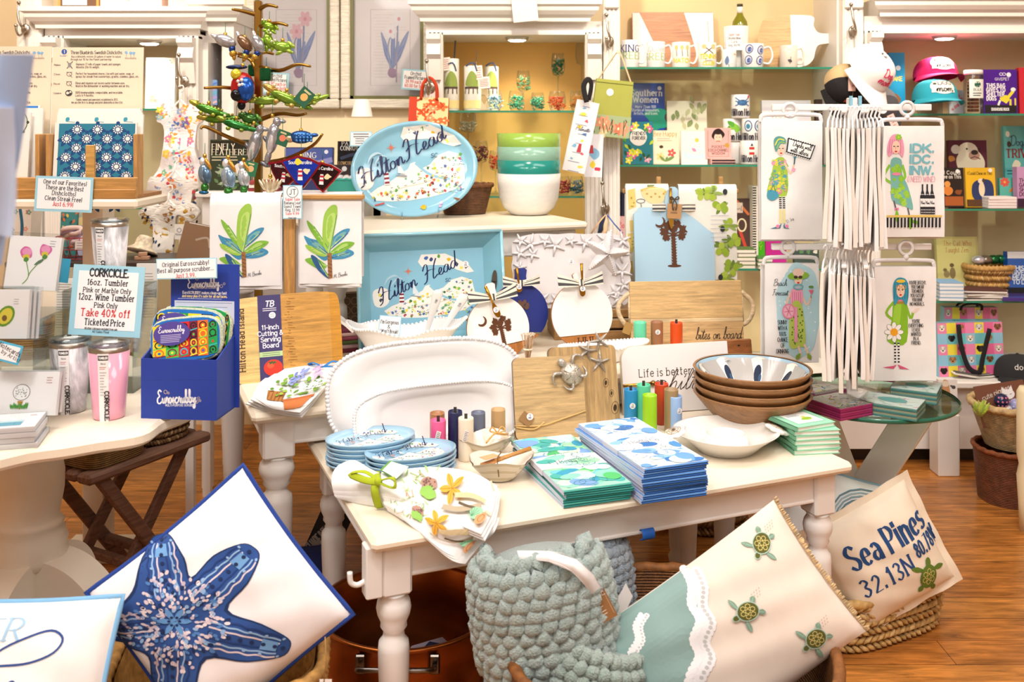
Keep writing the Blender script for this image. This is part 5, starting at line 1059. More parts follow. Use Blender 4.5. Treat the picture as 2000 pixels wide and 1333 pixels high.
# ---- green gift books
p=G(1590,888,ZT1)
for i in range(6):
 k=5-i;yw=10+(14 if i==0 else R.uniform(-3,3));M=fr((p.x+(-.016 if i==0 else R.uniform(-.003,.003)),p.y+.062+(.006 if i==0 else 0),ZT1+.0126*k+.0002),yw);o=thing('gift_book','mint green gift book, %s'%(['topmost on its stack, cover picture of a leaf showing','second from the top of the mint stack','third from the top of the mint stack','third from the bottom of the mint stack','second from the bottom of the mint stack','at the bottom of the mint stack'][i]),'book',M,'mint gift books');w,l,t=.128,.128,.0122
 mb=MB();mb.box((-w/2,-l/2,0),(w/2,l/2,.0016),'8ecfae','paper');mb.box((-w/2,-l/2,t-.0016),(w/2,l/2,t),'9ad8b8','paper');mb.box((-w/2,-l/2,0),(-w/2+.002,l/2,t),'74b894','paper')
 if i==0:A=Art(w,l);A.rect(16,14,88,84,'7fc4a2');A.rect(18,16,86,82,'f8fbf6');A.lines(26,30,70,36,2,3,'9ab0c0');A.leaf(44,62,74,54,9,'a4cc3c','7aa82c');A.line([(28,72),(78,70)],8,'cfe2ee',True);A.ell(60,46,5,4,'f0dc50');mb.art(A,lambda u,v,e:(u-w/2,v-l/2,t+e))
 mb.build('cover',o);mb=MB();mb.box((-w/2+.003,-l/2+.003,.0016),(w/2-.003,l/2-.003,t-.0016),'f4f2ec','paper');mb.build('pages',o)
 # ================================================ below and beside the tables
def pillow(name,label,M,w,h,t,col,draw=None,quad=None,rect=None,piping=None,concave=.05,n=34,flange=0,group=None,back=None):
 o=thing(name,label,'pillow',M,group);mb=MB()
 def S(u,v,e,sg=-1):
  a,b=2*u/w-1,2*v/h-1;T=t/2*max((1-abs(a)**2.6)*(1-abs(b)**2.6),0)**.55
  wr=.004*sin(9*a+5*b)*sin(7*b-3*a)*(1-abs(a*b));return(a*w/2*(1-concave*(1-b*b)),sg*(T+e+(wr if T>.004 else 0)),b*h/2*(1-concave*(1-a*a)))
 mb.grid(lambda u,v:S(u*w,v*h,0),n,n,col,'cloth');mb.grid(lambda u,v:S((1-u)*w,v*h,0,1),n,n,back or col,'cloth')
 if draw:A=Art(w,h,rect or(0,0,100,100),quad);draw(A);mb.art(A,S,tol=w/30,kind='cloth',eps=.0012)
 mb.build('cover',o)
 ed=[S(w*i/16,0,0)for i in range(16)]+[S(w,h*i/16,0)for i in range(16)]+[S(w-w*i/16,h,0)for i in range(16)]+[S(0,h-h*i/16,0)for i in range(16)]
 if piping:mb=MB();mb.tube(ed,.0055,piping,'cloth',8,True);mb.build('piping',o)
 if flange:
  mb=MB();out=[(x*(1+flange),y+.004*sin(i*1.3),z*(1+flange))for i,(x,y,z)in enumerate(ed)];m=len(ed)
  for dy in(0,.003):mb.add([(x,y+dy,z)for x,y,z in ed]+[(x,y+dy,z)for x,y,z in out],[(i,(i+1)%m,m+(i+1)%m,m+i)[::1 if dy else-1]for i in range(m)],col,'cloth',True)
  mb.build('flange',o)
 return o,S
 # starfish pillow in a seagrass basket
def dstar(A):
 NV,MD,LT,PK='1d3a78','4f7fbd','8fb4dd','d9cdd6'
 cx,cy=372,1228;arms=[(336,1062),(505,1082),(560,1292),(360,1420),(240,1266)]
 def arm(s_):
  p=[]
  for i,(x,y)in enumerate(arms):
   dx,dy=x-cx,y-cy;l=sqrt(dx*dx+dy*dy);ux,uy=dx/l,dy/l;wd=26*s_;L=l*(.9+.1*s_)
   x2,y2=arms[(i+1)%5];mx,my=(x+x2)/2-cx,(y+y2)/2-cy;ml=sqrt(mx*mx+my*my);p+=[(cx+ux*L*.72+uy*wd*1.5,cy+uy*L*.72-ux*wd*1.5),(cx+ux*L*.97+uy*wd*.8,cy+uy*L*.97-ux*wd*.8),(cx+ux*L*1.02,cy+uy*L*1.02),(cx+ux*L*.97-uy*wd*.8,cy+uy*L*.97+ux*wd*.8),(cx+ux*L*.72-uy*wd*1.5,cy+uy*L*.72+ux*wd*1.5),(cx+mx/ml*88*s_,cy+my/ml*88*s_)]
  return p
 A.fill(arm(1.08),'16305f',True);A.fill(arm(1.0),'2a4f92',True);q=random.Random(4)
 for x,y in arms:
  dx,dy=x-cx,y-cy;l=sqrt(dx*dx+dy*dy);ux,uy=dx/l,dy/l;A.n=4
  for k in range(-3,4):
   if k:A.line([(cx+ux*l*f+uy*k*6*(1+.12*(i%2))*(1.15-f*.4)*1.6,cy+uy*l*f-ux*k*6*(1+.12*(i%2))*(1.15-f*.4)*1.6)for i,f in enumerate((.3,.38,.46,.54,.62,.7,.78,.86,.93))],3.2,[MD,PK,LT,NV][k%4],True)
  A.fill([(cx+ux*l*.78-uy*12,cy+uy*l*.78+ux*12),(cx+ux*l*.78+uy*12,cy+uy*l*.78-ux*12),(cx+ux*l*.92+uy*10,cy+uy*l*.92-ux*10),(cx+ux*l*.92-uy*10,cy+uy*l*.92+ux*10)],'6d9fd2')
  for f in(.5,.6,.7,.8,.9,.97):A.ell(cx+ux*l*f,cy+uy*l*f,4,4,'142a58',0,9)
  for f in(.66,.8,.95):
   for sg in(-1,1):A.ell(cx+ux*l*f+sg*uy*20,cy+uy*l*f-sg*ux*20,3.4,2.4,LT,q.uniform(0,180),8)
 A.n=12
 for i in range(400):
  a=q.uniform(0,6.283);rr_=q.uniform(.06,1)**.6*98;x,y=cx+rr_*cos(a),cy+rr_*sin(a)*1.05;A.n=12
  if min(abs((a-atan2(yy-cy,xx-cx)+pi)%(2*pi)-pi)for xx,yy in arms)>.42 and rr_>78:continue
  A.ell(x,y,q.uniform(3.4,6),q.uniform(2.4,3.8),q.choice([PK,'e8dde2','c4b4c4',PK,MD,LT,'142a58']),degrees(a)+q.uniform(-30,30),9)
 for j in range(6):A.leaf(cx,cy,cx+30*cos(j*1.05),cy+30*sin(j*1.05),5,'5f93cc');A.ell(cx+9*cos(j*1.05),cy+9*sin(j*1.05),3,3,'142a58',0,8)
pillow('starfish_pillow','white square pillow embroidered with a blue starfish, navy piping',fr(W(432,1180,1.93),6,14,-38),.37,.37,.15,'f1eef0',dstar,quad=((213,1187),(480,920),(667,1233),(400,1500)),piping='20408f')
mb=MB();mb.tube([W(635,1245,1.9),W(637,1290,1.9),W(632,1340,1.9)],.0012,'b08a5a','cloth',5);p=W(636,1352,1.9);mb.box((p.x-.012,p.y,p.z-.02),(p.x+.012,p.y+.001,p.z+.024),'f4f2ee','paper');tag(mb.build('price_tag',None),'paper tag on twine hanging from the navy-piped starfish pillow','tag')
def braid(name,label,M,a,b,h,fl,col,rows,nexp=4,n=34,cat='basket',rr=.014):
 """basket of twisted seagrass rows"""
 o=thing(name,label,cat,M);mb=MB()
 def P(t,k):c,s_=cos(t),sin(t);q=(abs(c)**nexp+abs(s_)**nexp)**(-1/nexp);return(a*k*c*q,b*k*s_*q)
 mb.grid(lambda u,v:(*P(2*pi*u,(fl+(1-fl)*v)*.97),h*v),n,4,col,'straw',True,True);mb.grid(lambda u,v:(*P(-2*pi*u,(fl+(1-fl)*v)*.92),h*v+.004),n,4,col,'straw',True,True);mb.add([(*P(2*pi*i/n,fl*.95),.004)for i in range(n)],[tuple(range(n))],col,'straw')
 for j in range(rows):
  z=h*(j+.5)/rows;k=fl+(1-fl)*z/h
  for i in range(n*2):t=2*pi*(i+.5*(j%2))/(n*2);x,y=P(t,k);t2=t+2*pi/(n*2)*1.25;x2,y2=P(t2,k);s_=h/rows*.34*(1 if j%2 else-1);mb.tube([(x,y,z-s_),((x+x2)/2*1.025,(y+y2)/2*1.025,z),(x2,y2,z+s_)],[rr*.45,rr*.75,rr*.45],mixc(col,['e8c88c','8a6430'][i%2],R.uniform(0,.45)),'straw',5,flat=.7)
 mb.build('woven_body',o);mb=MB();m=72;mb.tube([(*P(2*pi*i/m,1+.008*(-1)**i),h+.003*(-1)**i)for i in range(m)],rr*.9,col,'straw',8,True);mb.build('rim',o);return o
braid('seagrass_basket','tall seagrass basket holding the starfish pillow',fr((-.60,2.0,0),10),.21,.17,.37,.82,'b98a48',11)
braid('seagrass_basket','braided seagrass basket under the blue-piped script pillow',fr((-1.02,1.78,0),14),.22,.2,.38,.85,'c2924e',11)
def dscr(A):
 A.text('ER',14,1238,40,'9fc4e0',serif=.8,wt=.14,thin=.3,align='c',shear=.1);A.line([(-40,1320),(10,1262),(60,1235),(105,1222),(132,1238),(122,1262),(80,1278),(30,1282),(-20,1282)],4,'2b4a8c',True);A.text('ce',30,1340,70,'2b4a8c',font=SCR,shear=.3,wt=.08)
pillow('script_pillow','white pillow with blue script and light blue piping in the corner basket',fr(W(-22,1384,1.74),8,30,3),.40,.36,.13,'f3f1ef',dscr,rect=(-220,1165,218,1540),piping='7fb4dc')
# copper tub
M=fr((-.262,2.43,0));tb=thing('copper_tub','round copper tub on the floor under the low table','tub',M);mb=MB();r0=.222;CP='b4652c'
mb.lathe([(.17,0),(.178,.004),(.19,.06),(.2,.11),(.203,.115),(.2,.12),(.21,.19),(r0-.004,.25),(r0+.003,.256),(r0+.003,.263),(r0-.006,.264),(r0-.01,.256),(.2,.17),(.185,.05),(.172,.012),(.0001,.01)],CP,'copper',64);mb.build('body',tb)
mb=MB();mb.tube(cr([(-.085,-r0-.002,.222),(-.08,-r0-.03,.235),(0,-r0-.04,.24),(.08,-r0-.03,.235),(.085,-r0+.01,.222)]),.006,'8a8480','metal',8);
for x in(-.085,.085):mb.box((x-.012,-r0+.012,.2),(x+.012,-r0+.024,.245),'6a625c','metal',.003)
mb.build('handle',tb)
mb=MB()
for i in range(5):mb.M=Matrix.Translation((.03+.03*i,.02+.02*(i%2),.05+.012*i))@Matrix.Rotation(i*.7,4,'Z');mb.box((-.09,-.05,0),(.09,.05,.016),['2a3358','8a8aa8','22305a','b0a8b8','1e2848'][i],'cloth',.006)
mb.M=None;tag(mb.build('cloth_bundle',None,fr((-.30,2.44,.0))),'dark navy patterned cloth lying inside the copper tub','cloth')
# chunky knitted throws
def chunky(name,label,c,rx,ry,rz,rows,col,rr,wv,u0=-1.9,u1=1.9,tilt=0,bulge=4):
 o=thing(name,label,'blanket',fr(c,0,0,tilt));mb=MB()
 def P(a,v):k=(1-abs(2*v-1)**bulge)**(1/bulge);return Vector((rx*sin(a)*k,-ry*cos(a)*k,rz*(2*v-1)))
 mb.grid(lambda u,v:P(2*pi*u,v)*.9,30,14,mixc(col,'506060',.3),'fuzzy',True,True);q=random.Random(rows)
 for j in range(rows):
  v=(j+.6)/(rows+.2);n=58;ph=q.uniform(0,6);pts=[];rs=[]
  for i in range(n+1):a=u0+(u1-u0)*i/n;p=P(a,min(max(v+.018*sin(i*1.75+ph)+.012*sin(a*2+1),.02),.985));pts.append(p*(1+.035*sin(i*1.75+ph+1.2)));rs.append(rr*(1+.24*sin(i*1.75+ph)+q.uniform(-.12,.12)))
  mb.tube(pts,rs,mixc(col,'ffffff',q.uniform(0,.12)),'fuzzy',7)
 mb.build('knit',o);return o
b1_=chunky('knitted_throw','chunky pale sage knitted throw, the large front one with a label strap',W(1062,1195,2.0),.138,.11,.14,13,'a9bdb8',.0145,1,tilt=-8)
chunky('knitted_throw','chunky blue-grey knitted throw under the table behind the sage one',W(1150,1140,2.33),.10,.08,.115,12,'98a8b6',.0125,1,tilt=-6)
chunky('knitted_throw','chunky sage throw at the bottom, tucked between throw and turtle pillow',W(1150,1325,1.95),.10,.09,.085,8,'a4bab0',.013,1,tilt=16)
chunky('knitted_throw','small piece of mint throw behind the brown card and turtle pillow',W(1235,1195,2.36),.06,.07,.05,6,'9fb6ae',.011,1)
mb=MB();sheet(mb,[[W(1010,1076,1.98),W(1012,1084,1.96),W(1014,1092,1.95)],[W(1095,1080,1.9),W(1092,1092,1.88),W(1090,1102,1.88)],[W(1150,1112,1.9),W(1142,1124,1.89),W(1134,1134,1.89)],[W(1178,1156,1.93),W(1166,1162,1.92),W(1156,1168,1.92)]],14,4,.0012,'f0eeee','paper');mb.build('paper_strap',b1_,b1_.matrix_basis.inverted())
mb=MB();sheet(mb,[[W(1222,1140,2.2),W(1235,1165,2.2)],[W(1205,1170,2.18),W(1218,1200,2.18)],[W(1190,1180,2.18),W(1198,1212,2.18)]],8,4,.0012,'eeeae6','paper');tag(mb.build('paper_band',None),'white paper band round the blue-grey throw','label')
M,w,h=pan((1156,1140,1210,1216),1.92,12,0,-28);mb=MB();mb.box((-w/2,0,0),(w/2,.0012,h),'9a6a3c','paper');A=Art(w,h,(0,0,54,77));A.text('invest in',20,28,9,'f2e8da',font=SCR,shear=.2,wt=.09,rot=0,fit=28);A.text('ME',42,27,12,'f2e8da',wt=.1);A.lines(14,40,40,46,2,1.6,'e8dccc',.2);A.lines(18,56,40,62,2,1.6,'e8dccc',.2);A.line([(4,70),(4,6),(50,6),(50,70)],.8,'d8c4a8');mb.art(A,flat(w));tag(mb.build('hang_card',None,M),'brown card reading invest in ME hanging from the knitted throw','card')
# large wicker basket with the turtle pillow
wbasket('wicker_basket','large brown wicker basket of throws and the turtle pillow',fr((.32,2.0,0)),.335,.33,.40,.84,'8a5524',rim=.012,n=64,nexp=2.3)
def turtle(A,x,y,r,rot,c='5a5a24',c2='a8c8b8',fl='7f9f8a'):
 ca,sa=cos(radians(rot)),sin(radians(rot));T=lambda a,b:(x+(a*ca-b*sa)*r,y+(a*sa+b*ca)*r)
 for(a0,b0,a1,b1,wd)in((.55,-.45,.75,-1.5,.2),(.55,.45,.75,1.5,.2),(-.7,-.4,-1.2,-.75,.22),(-.7,.4,-1.2,.75,.22)):p,q=T(a0,b0),T(a1,b1);A.leaf(*p,*q,wd*r,fl,c2)
 A.ell(*T(1.15,0),.36*r,.26*r,c2,rot,12);A.ell(*T(1.15,0),.28*r,.2*r,c,rot,10);A.ell(x,y,r*.98,r*.76,c2,rot,18);A.ell(x,y,r*.9,r*.68,c,rot,18)
 for a,b in((0,0),(.45,0),(-.45,0),(.22,.36),(.22,-.36),(-.25,.36),(-.25,-.36)):A.ring(*T(a,b),.21*r,.18*r,r*.06,'d8c87a',rot,6)
def dtur(A):
 A.fill([(1130,1270),(1362,1112),(1368,1160),(1372,1230),(1352,1300),(1330,1360),(1310,1430),(1250,1520)],'8aa8a4')
 def lace(p,wd,n):
  pts=cr(p,n);A.line(pts,wd,'f4f2f4')
  for i,(x,y)in enumerate(pts):A.ell(x+wd*.5,y+wd*.1,wd*.5,wd*.45,'f4f2f4',0,9);A.n=4;A.ell(x-wd*.5,y-wd*.1,wd*.4,wd*.4,'f4f2f4',0,9);A.ell(x+wd*.5,y+wd*.1,wd*.2,wd*.2,'c8c8c8',0,7);A.n=4
 lace([(1366,1118),(1372,1150),(1366,1185),(1376,1215),(1360,1250),(1366,1280),(1345,1315),(1330,1360)],20,4);lace([(1270,1203),(1256,1225),(1256,1250),(1240,1275),(1242,1300),(1225,1330),(1215,1360)],10,4)
 A.n=6
 for x,y,ro in((1504,1068,118),(1455,1196,150),(1570,1248,140)):
  turtle(A,x,y,23,ro);A.n=6;[A.line([(x+12+i*5,y-30+j*6-i*4),(x+13+i*5,y-33+j*6-i*4)],1,'a89080')for i in range(4)for j in range(3)]
o,S_=pillow('turtle_pillow','long cream and teal pillow with embroidered turtles and a lace wave',fr(W(1399,1250,1.98),-4,24,-34),.53,.295,.15,'eadbcd',dtur,quad=((1130,1270),(1546,984),(1668,1236),(1252,1522)),concave=.035)
mb=MB()
for i in range(100):p=Vector(S_(.529,.295*i/99,0));mb.tube([p,p+Vector((.007+R.uniform(0,.004),R.uniform(-.003,.003),R.uniform(-.003,.003)))],.0017,'d8b98a','straw',4)
mb.build('fringe',o)
# Sea Pines pillow in a seagrass basket
def dsea(A):
 A.text('Sea Pines',56,42,22,'22477c',serif=.6,wt=.18,thin=.22,fit=80);A.text('32.13N',40,68,16,'22477c',serif=.7,wt=.15,thin=.3,fit=50);A.text('80.78W',88,50,14,'22477c',serif=.7,wt=.15,thin=.3,fit=30)if 0 else A.text('80.78W',88,60,14,'22477c',serif=.7,wt=.15,thin=.3,fit=30)
 turtle(A,74,80,11.5,-65,'5f7a24','5f7a24','5f7a24')
pillow('sea_pines_pillow','cream canvas pillow stencilled Sea Pines with a green turtle',fr(W(1722,1086,2.74),6,10,-25),.325,.295,.13,'efe0ca',dsea,flange=.13,concave=.03)
braid('seagrass_basket','low seagrass basket under the stencilled canvas pillow',fr((1.03,2.865,0),27),.225,.15,.14,.9,'c8a060',6,rr=.015)
def dshell(A):
 for i in range(9):A.ring(62+i*1.5,45,6+i*4,8+i*3.6,1.6,['8fa6ae','a8bcc4','6f8c98'][i%3],20)
 [A.line([(20+i*6,90),(30+i*5,60),(44+i*2,50)],1.6,'7f9aa4',True)for i in range(5)]
pillow('shell_pillow','white pillow with a grey-blue shell drawing behind the stencilled pillow',fr(W(1632,1030,2.95),6,22,18),.355,.32,.12,'f2f0ee',dshell,piping='8fb0c0')
braid('seagrass_basket','round dark seagrass basket on the floor behind the low table',fr(W(1368,1085,3.6)-Vector((0,0,W(1368,1085,3.6).z))),.2,.19,.27,.8,'8a6238',8,nexp=2)
s_=.651;mb=MB();p=W(1262,1040,2.31);mb.M=fr(p,YAW);mb.grid(lambda u,v:((u-.5)*.034,.009*cos(v*5.2)-.004,-.003+.013*sin(v*5.2)),4,12,'1f66c8','paper');mb.grid(lambda u,v:((.5-u)*.034,.0086*cos(v*5.2)-.004,-.003+.0126*sin(v*5.2)),4,12,'1f66c8','paper');mb.M=None;tag(mb.build('tape_strip',None),'curled strip of bright blue tape under the low table edge','tape')
def bag(name,label,M,w,h,t,col,kind='paper',draw=None,cat='bag',rect=None,handles=None,side=None,taper=1.0):
 o=thing(name,label,cat,M);mb=MB();x=w/2;k=taper
 v=[(-x,0,0),(x,0,0),(x,t,0),(-x,t,0),(-x*k,t*.15,h),(x*k,t*.15,h),(x*k,t*.6,h),(-x*k,t*.6,h)]
 mb.add(v,[(0,1,5,4),(1,2,6,5),(2,3,7,6),(3,0,4,7),(3,2,1,0)],[col,side or col,side or col,side or col,col],kind);mb.add([(a*.98,min(max(b,t*.17),t*.58),c)for a,b,c in v[4:]],[(0,1,2,3)],side or col,kind)
 if draw:A=Art(w,h,rect or(0,0,100,100));draw(A);mb.art(A,lambda u,v_,e:((u-x)*(1+(k-1)*v_/h),t*.15*v_/h-e,v_),kind=kind)
 mb.build('body',o)
 if handles:
  for yy in(t*.12,t*.62):mb=MB();hh,hc=handles;mb.tube(cr([(-w*.2,yy,h-.012),(-w*.17,yy-.01,h+hh*.6),(0,yy-.012,h+hh),(w*.17,yy-.01,h+hh*.6),(w*.2,yy,h-.012)]),.006,hc,'cloth',8,flat=.35);mb.build('handle',o)
 return o
bag('paper_bag','black bag lettered in white, standing in the dark behind the low table',fr(W(604,1125,3.05),0,0,24),.10,.27,.1,'1c1a1e','paper',lambda A:A.text('SHARE INTO',50,60,14,'b8b4b0',rot=68,fit=90))
bag('paper_bag','navy folded bag lying at the floor behind the front legs',fr(W(600,1190,2.95),10),.2,.16,.12,'1f2f6a','cloth')
bag('cloth_bag','royal blue cloth bag at the picture edge behind the cream pedestal',fr(W(-20,1120,2.75),0),.17,.34,.12,'1c2f86','cloth',lambda A:[A.ring(70+i*8,52-i*3,5,6,2,'d8d8e8')for i in range(4)])
# baskets on the stool
wbasket('wicker_basket','flat straw basket on the near end of the folding stool',stool.matrix_basis@fr((.12,.13,.456),0),.11,.12,.055,.92,'b08a4e',rim=.006,nexp=5)
braid('seagrass_basket','dark braided basket at the far end of the stool under the blue box',stool.matrix_basis@fr((.33,.14,.456),0),.095,.115,.06,.9,'6a4a2c',3,nexp=3,rr=.012)
# ================================================ pedestal table goods and the corner behind it
def tumbler(label,px,py,col,kind,d=None,back=False):
 p=G(px,py,ZP)if d is None else W(px,py,d);o=thing('travel_tumbler',label,'tumbler',fr(p),'insulated tumblers');h=.152
 mb=MB();mb.lathe([(.030,0),(.034,.003),(.0355,.02),(.0445,h)],col,kind,40);mb.build('body',o);R_=lambda z:.0345+(.0445-.0345)*z/h
 mb=MB();mb.lathe([(.0446,h-.001),(.0446,h+.009),(.042,h+.011),(.040,h+.006)],'b9b2a8','metal',40,cap=False);mb.build('steel_rim',o)
 mb=MB();mb.lathe([(.0405,h+.006),(.045,h+.011),(.0462,h+.014),(.0455,h+.0165),(.036,h+.016),(.033,h+.009),(.0001,h+.009)],'e6eaec','acrylic',40);mb.box((-.006,-.03,h+.010),(.006,-.012,h+.014),'dfe4e6','gloss',.002);mb.build('clear_lid',o)
 A=Art(.022,h,(0,0,22,152));A.bg('f0eeee');A.rect(1,4,21,15,'1c1a1c');A.text('TUMBLER',11,12,5,'f4f4f4',wt=.2,fit=17);A.text('16oz',11,24,4,'333333')
 A.lines(4,30,18,34,2,1,'c04a50');A.lines(4,42,18,92,9,1.1,'8a8a90',.5);A.text('CORKCICLE.',13.5,117,9,'1c1a1c',wt=.24,rot=-90,fit=0.0 or None)
 def sf(u,v,e):r_=R_(v)+e;a=-pi/2+(-.2 if back else .1)+(u-.011)/.040;return(r_*cos(a),r_*sin(a),v)
 mb=MB();mb.art(A,sf,tol=.006,eps=.0005,de=.0001);mb.build('label_band',o);return o
tumbler('pink steel tumbler with a white label band on the pedestal table',213,815,'eea9c0','gloss')
tumbler('marble-patterned tumbler next to the pink tumbler',137,803,'e4e2e6','marble')
tumbler('marble-patterned tumbler raised above the Corkcicle sign',215,558,'e4e2e6','marble',2.46,True)
# clear risers
def acryl(name,label,x0,x1,y0,y1,z0,z1,shelves=()):
 o=thing(name,label,'display stand',fr(((x0+x1)/2,y0,z0)));w=(x1-x0)/2;t=.003
 for a,b in(((-w,0,0),(-w+t,y1-y0,z1-z0)),((w-t,0,0),(w,y1-y0,z1-z0)),((-w,y1-y0-t,0),(w,y1-y0,z1-z0))):mb=MB();mb.box(a,b,'eef2f2','acrylic');mb.build('side_panel',o)
 for z in shelves:mb=MB();mb.box((-w+t,0,z),(w-t,y1-y0-t,z+t),'eef2f2','acrylic');mb.build('shelf',o)
 return o
z5=Z(558,2.46);acryl('acrylic_riser','clear acrylic riser carrying the raised marble tumbler',X(150,2.46),X(285,2.46),2.38,2.54,ZP,z5,(.0,z5-ZP-.003))
acryl('acrylic_riser','clear acrylic rack of note cards at the picture edge',-1.36,X(92,2.22),2.16,2.34,ZP,1.02,(.12,))
def cork(a):
 a.text('CORKCICLE.',204,541,15,DK,wt=.19,fit=78);y=558
 for t_,c,s_ in(('16oz. Tumbler',DK,11),('Pink or Marble Only',DK,9),('12oz. Wine Tumbler',DK,12),('Pink Only',DK,9.5),('Take 40% off',RD,14),('Ticketed Price',DK,12)):a.text(t_,202,y,s_,c,serif=1,wt=.15,shear=.03,fit={9:96,11:82,12:112,9.5:46,14:98}[s_]if t_!='Ticketed Price' else 80);y+={11:14.5,9:15,12:14.5,9.5:17,14:17.5}[s_]
 a.text('All other colorways excluded from sale',196,645,4.2,DK,wt=.14,fit=66);a.text('All Sales Final',196,651,4.2,DK,wt=.14)
o=card('sale_sign','blue-bordered sale sign reading CORKCICLE. Take 40% off',(130,519,275,657),2.26,'f4f4f6',SB,cork,6,-4,2,12,quad=None)
mb=MB();mb.box((-.03,.002,Z(657,2.26)*-1+ZP),(.03,.005,.05),'eef2f2','acrylic');mb.build('stand',o)
# Euroscrubby counter box
EB='1b3a9a';d=2.16;M=fr(G(349,820,ZP),-6);o=thing('scrubber_box','dark blue counter box of scrubbers lettered Euroscrubby','box',M);w,h,dp=155/FPX*d,118/FPX*d,.1
mb=MB();mb.box((-w/2,0,0),(w/2,.003,h),EB,'paper');A=Art(w,h,(272,703,428,820));A.text('Euroscrubby',346,788,26,'f4f6fb',font=SCR,wt=.11,fit=80,rot=3);A.text('MULTI-PURPOSE SCRUBBER',354,794,4.4,'e8ecf6',wt=.15,fit=62,rot=2);A.line([(360,786),(376,784),(386,776)],1.6,'f4f6fb',True)
for x,y,r_ in((323,767,3.4),(329,769,1.8),(387,784,3.2),(391,777,2.2),(394,782,1.8)):A.ring(x,y,r_,r_,1,'c9b8a8')
A.line([(274,744),(426,740)],.7,'2c4cae');A.n=1;mb.art(A,flat(w));mb.box((-w/2,dp,0),(w/2,dp+.003,h),EB,'paper')
for x in(-w/2,w/2-.003):mb.add([(x,.003,0),(x+.003,.003,0),(x+.003,dp,0),(x,dp,0),(x,.003,h),(x+.003,.003,h),(x+.003,dp,h*1.25),(x,dp,h*1.25)],[(0,4,7,3),(1,2,6,5),(4,5,6,7)],EB,'paper')
mb.box((-w/2,.003,0),(w/2,dp,.003),EB,'paper');mb.build('tray',o);zt=Z(517,2.26)-ZP
mb=MB();mb.box((-w*.38,dp+.003,0),(w*.56,dp+.006,zt),EB,'paper');A=Art(w*.94,zt,(297,517,440,812));A.text('Euroscrubby',366,565,22,'f4f6fb',font=SCR,wt=.1,fit=66,rot=4);A.text('MULTI-PURPOSE SCRUBBER',370,568,3.6,'e8ecf6',fit=50,rot=3);A.text('EuroSCRUBBY makes clean-up fast',368,579,5.4,'f4f6fb',wt=.18,fit=92);A.text("and easy plus it's safe for all surfaces.",368,586,5.4,'f0dc9a',wt=.18,fit=94);A.lines(312,589,424,590,1,.8,'c8d0ea');A.rect(305,593,430,640,'c4cde4');A.lines(308,597,426,606,2,1,'5a6a9a',.1)
for x,y,r_ in((352,548,2.6),(403,562,3),(409,557,2)):A.ring(x,y,r_,r_,.9,'c9b8a8')
mb.art(A,lambda u,v,e:(u-w*.38,dp+.003-e,v));mb.build('header_card',o)
def eu(a):
 for i,(t_,c)in enumerate((('Original Euroscrubby!',DK),('Best all purpose scrubber...',DK),('Just 3.99.',RD))):a.text(t_,363,519+i*11.6,8,c,serif=.9,wt=.14,shear=.04,rot=2,fit=(94,114,40)[i])
card('sale_sign','small sign reading Original Euroscrubby! clipped on the blue box header',(303,505,426,545),2.235,'f2f2f4',SB,eu,3,-6,-2,2)
CL=['d8202c','1f9a4a','f0d020','1a6ec0','38b8c8','e86a28','1a1a1e','7a1c3a','58c850','f4e84a']
def scrub(label,rect,d,ro,seed,lab):
 q=random.Random(seed);M,w,h=pan(rect,d,12,-6,ro);o=thing('scrubber',label,'scrubber',M,'euroscrubby scrubbers');mb=MB();t=.016
 sh=[(w*.5*c_*(abs(c_)**4+abs(s_)**4)**-.25,h/2+h*.5*s_*(abs(c_)**4+abs(s_)**4)**-.25)for c_,s_ in((cos(2*pi*i/40),sin(2*pi*i/40))for i in range(40))];mb.prism(sh,0,t,q.choice(CL),'cloth','d8e0dc',True);A=Art(w,h);x=3
 while x<96:
  ww=min(q.uniform(12,24),97-x);c=q.choice(CL);y0_=8 if 10<x<80 else 14;A.rect(x,y0_,x+ww,100-y0_,c);c2=q.choice(CL)
  for j in range(4):cy=20+j*20;k_=q.choice([c2,'1a1a1e','f0d020']);A.ring(x+ww/2,cy,ww*.32,8,3,k_);A.ell(x+ww/2,cy,ww*.12,3,q.choice(CL),0,8);A.line([(x+1,cy+10),(x+ww-1,cy+6)],2.4,q.choice(CL))
  x+=ww
 mb.art(A,flat(w),kind='cloth');mb.build('cloth_body',o);mb=MB();mb.tube([(x_*1.0,t/2+.004*(-1)**i*.5,z_)for i,(x_,z_)in enumerate(sh)],.005,'cfd8b8','fuzzy',6,True);mb.build('stitched_edge',o)
 if lab:
  mb=MB();mb.M=Matrix.Translation((-w*.18,-.006,h*.66));e_=[(.043*cos(2*pi*i/28),.027*sin(2*pi*i/28))for i in range(28)];mb.prism(e_,0,.001,'4a3d92','paper');A=Art(.086,.054);A.text('Euroscrubby',50,44,26,'f4f2fa',font=SCR,wt=.1,fit=72);A.lines(20,56,78,84,5,3,'b8b0d8',.2);mb.art(A,lambda u,v,e:(u-.043,-e,v-.027));mb.build('paper_label',o)
 return o
scrub('patchwork scrubber with an oval purple Euroscrubby label, the front one',(292,622,432,704),2.20,-6,3,True)
scrub('patchwork scrubber with an oval label behind the front one',(288,605,430,696),2.222,2,8,True)
scrub('patchwork scrubber with leafy green edge, farthest back in the blue box',(300,600,444,692),2.245,3,14,False)
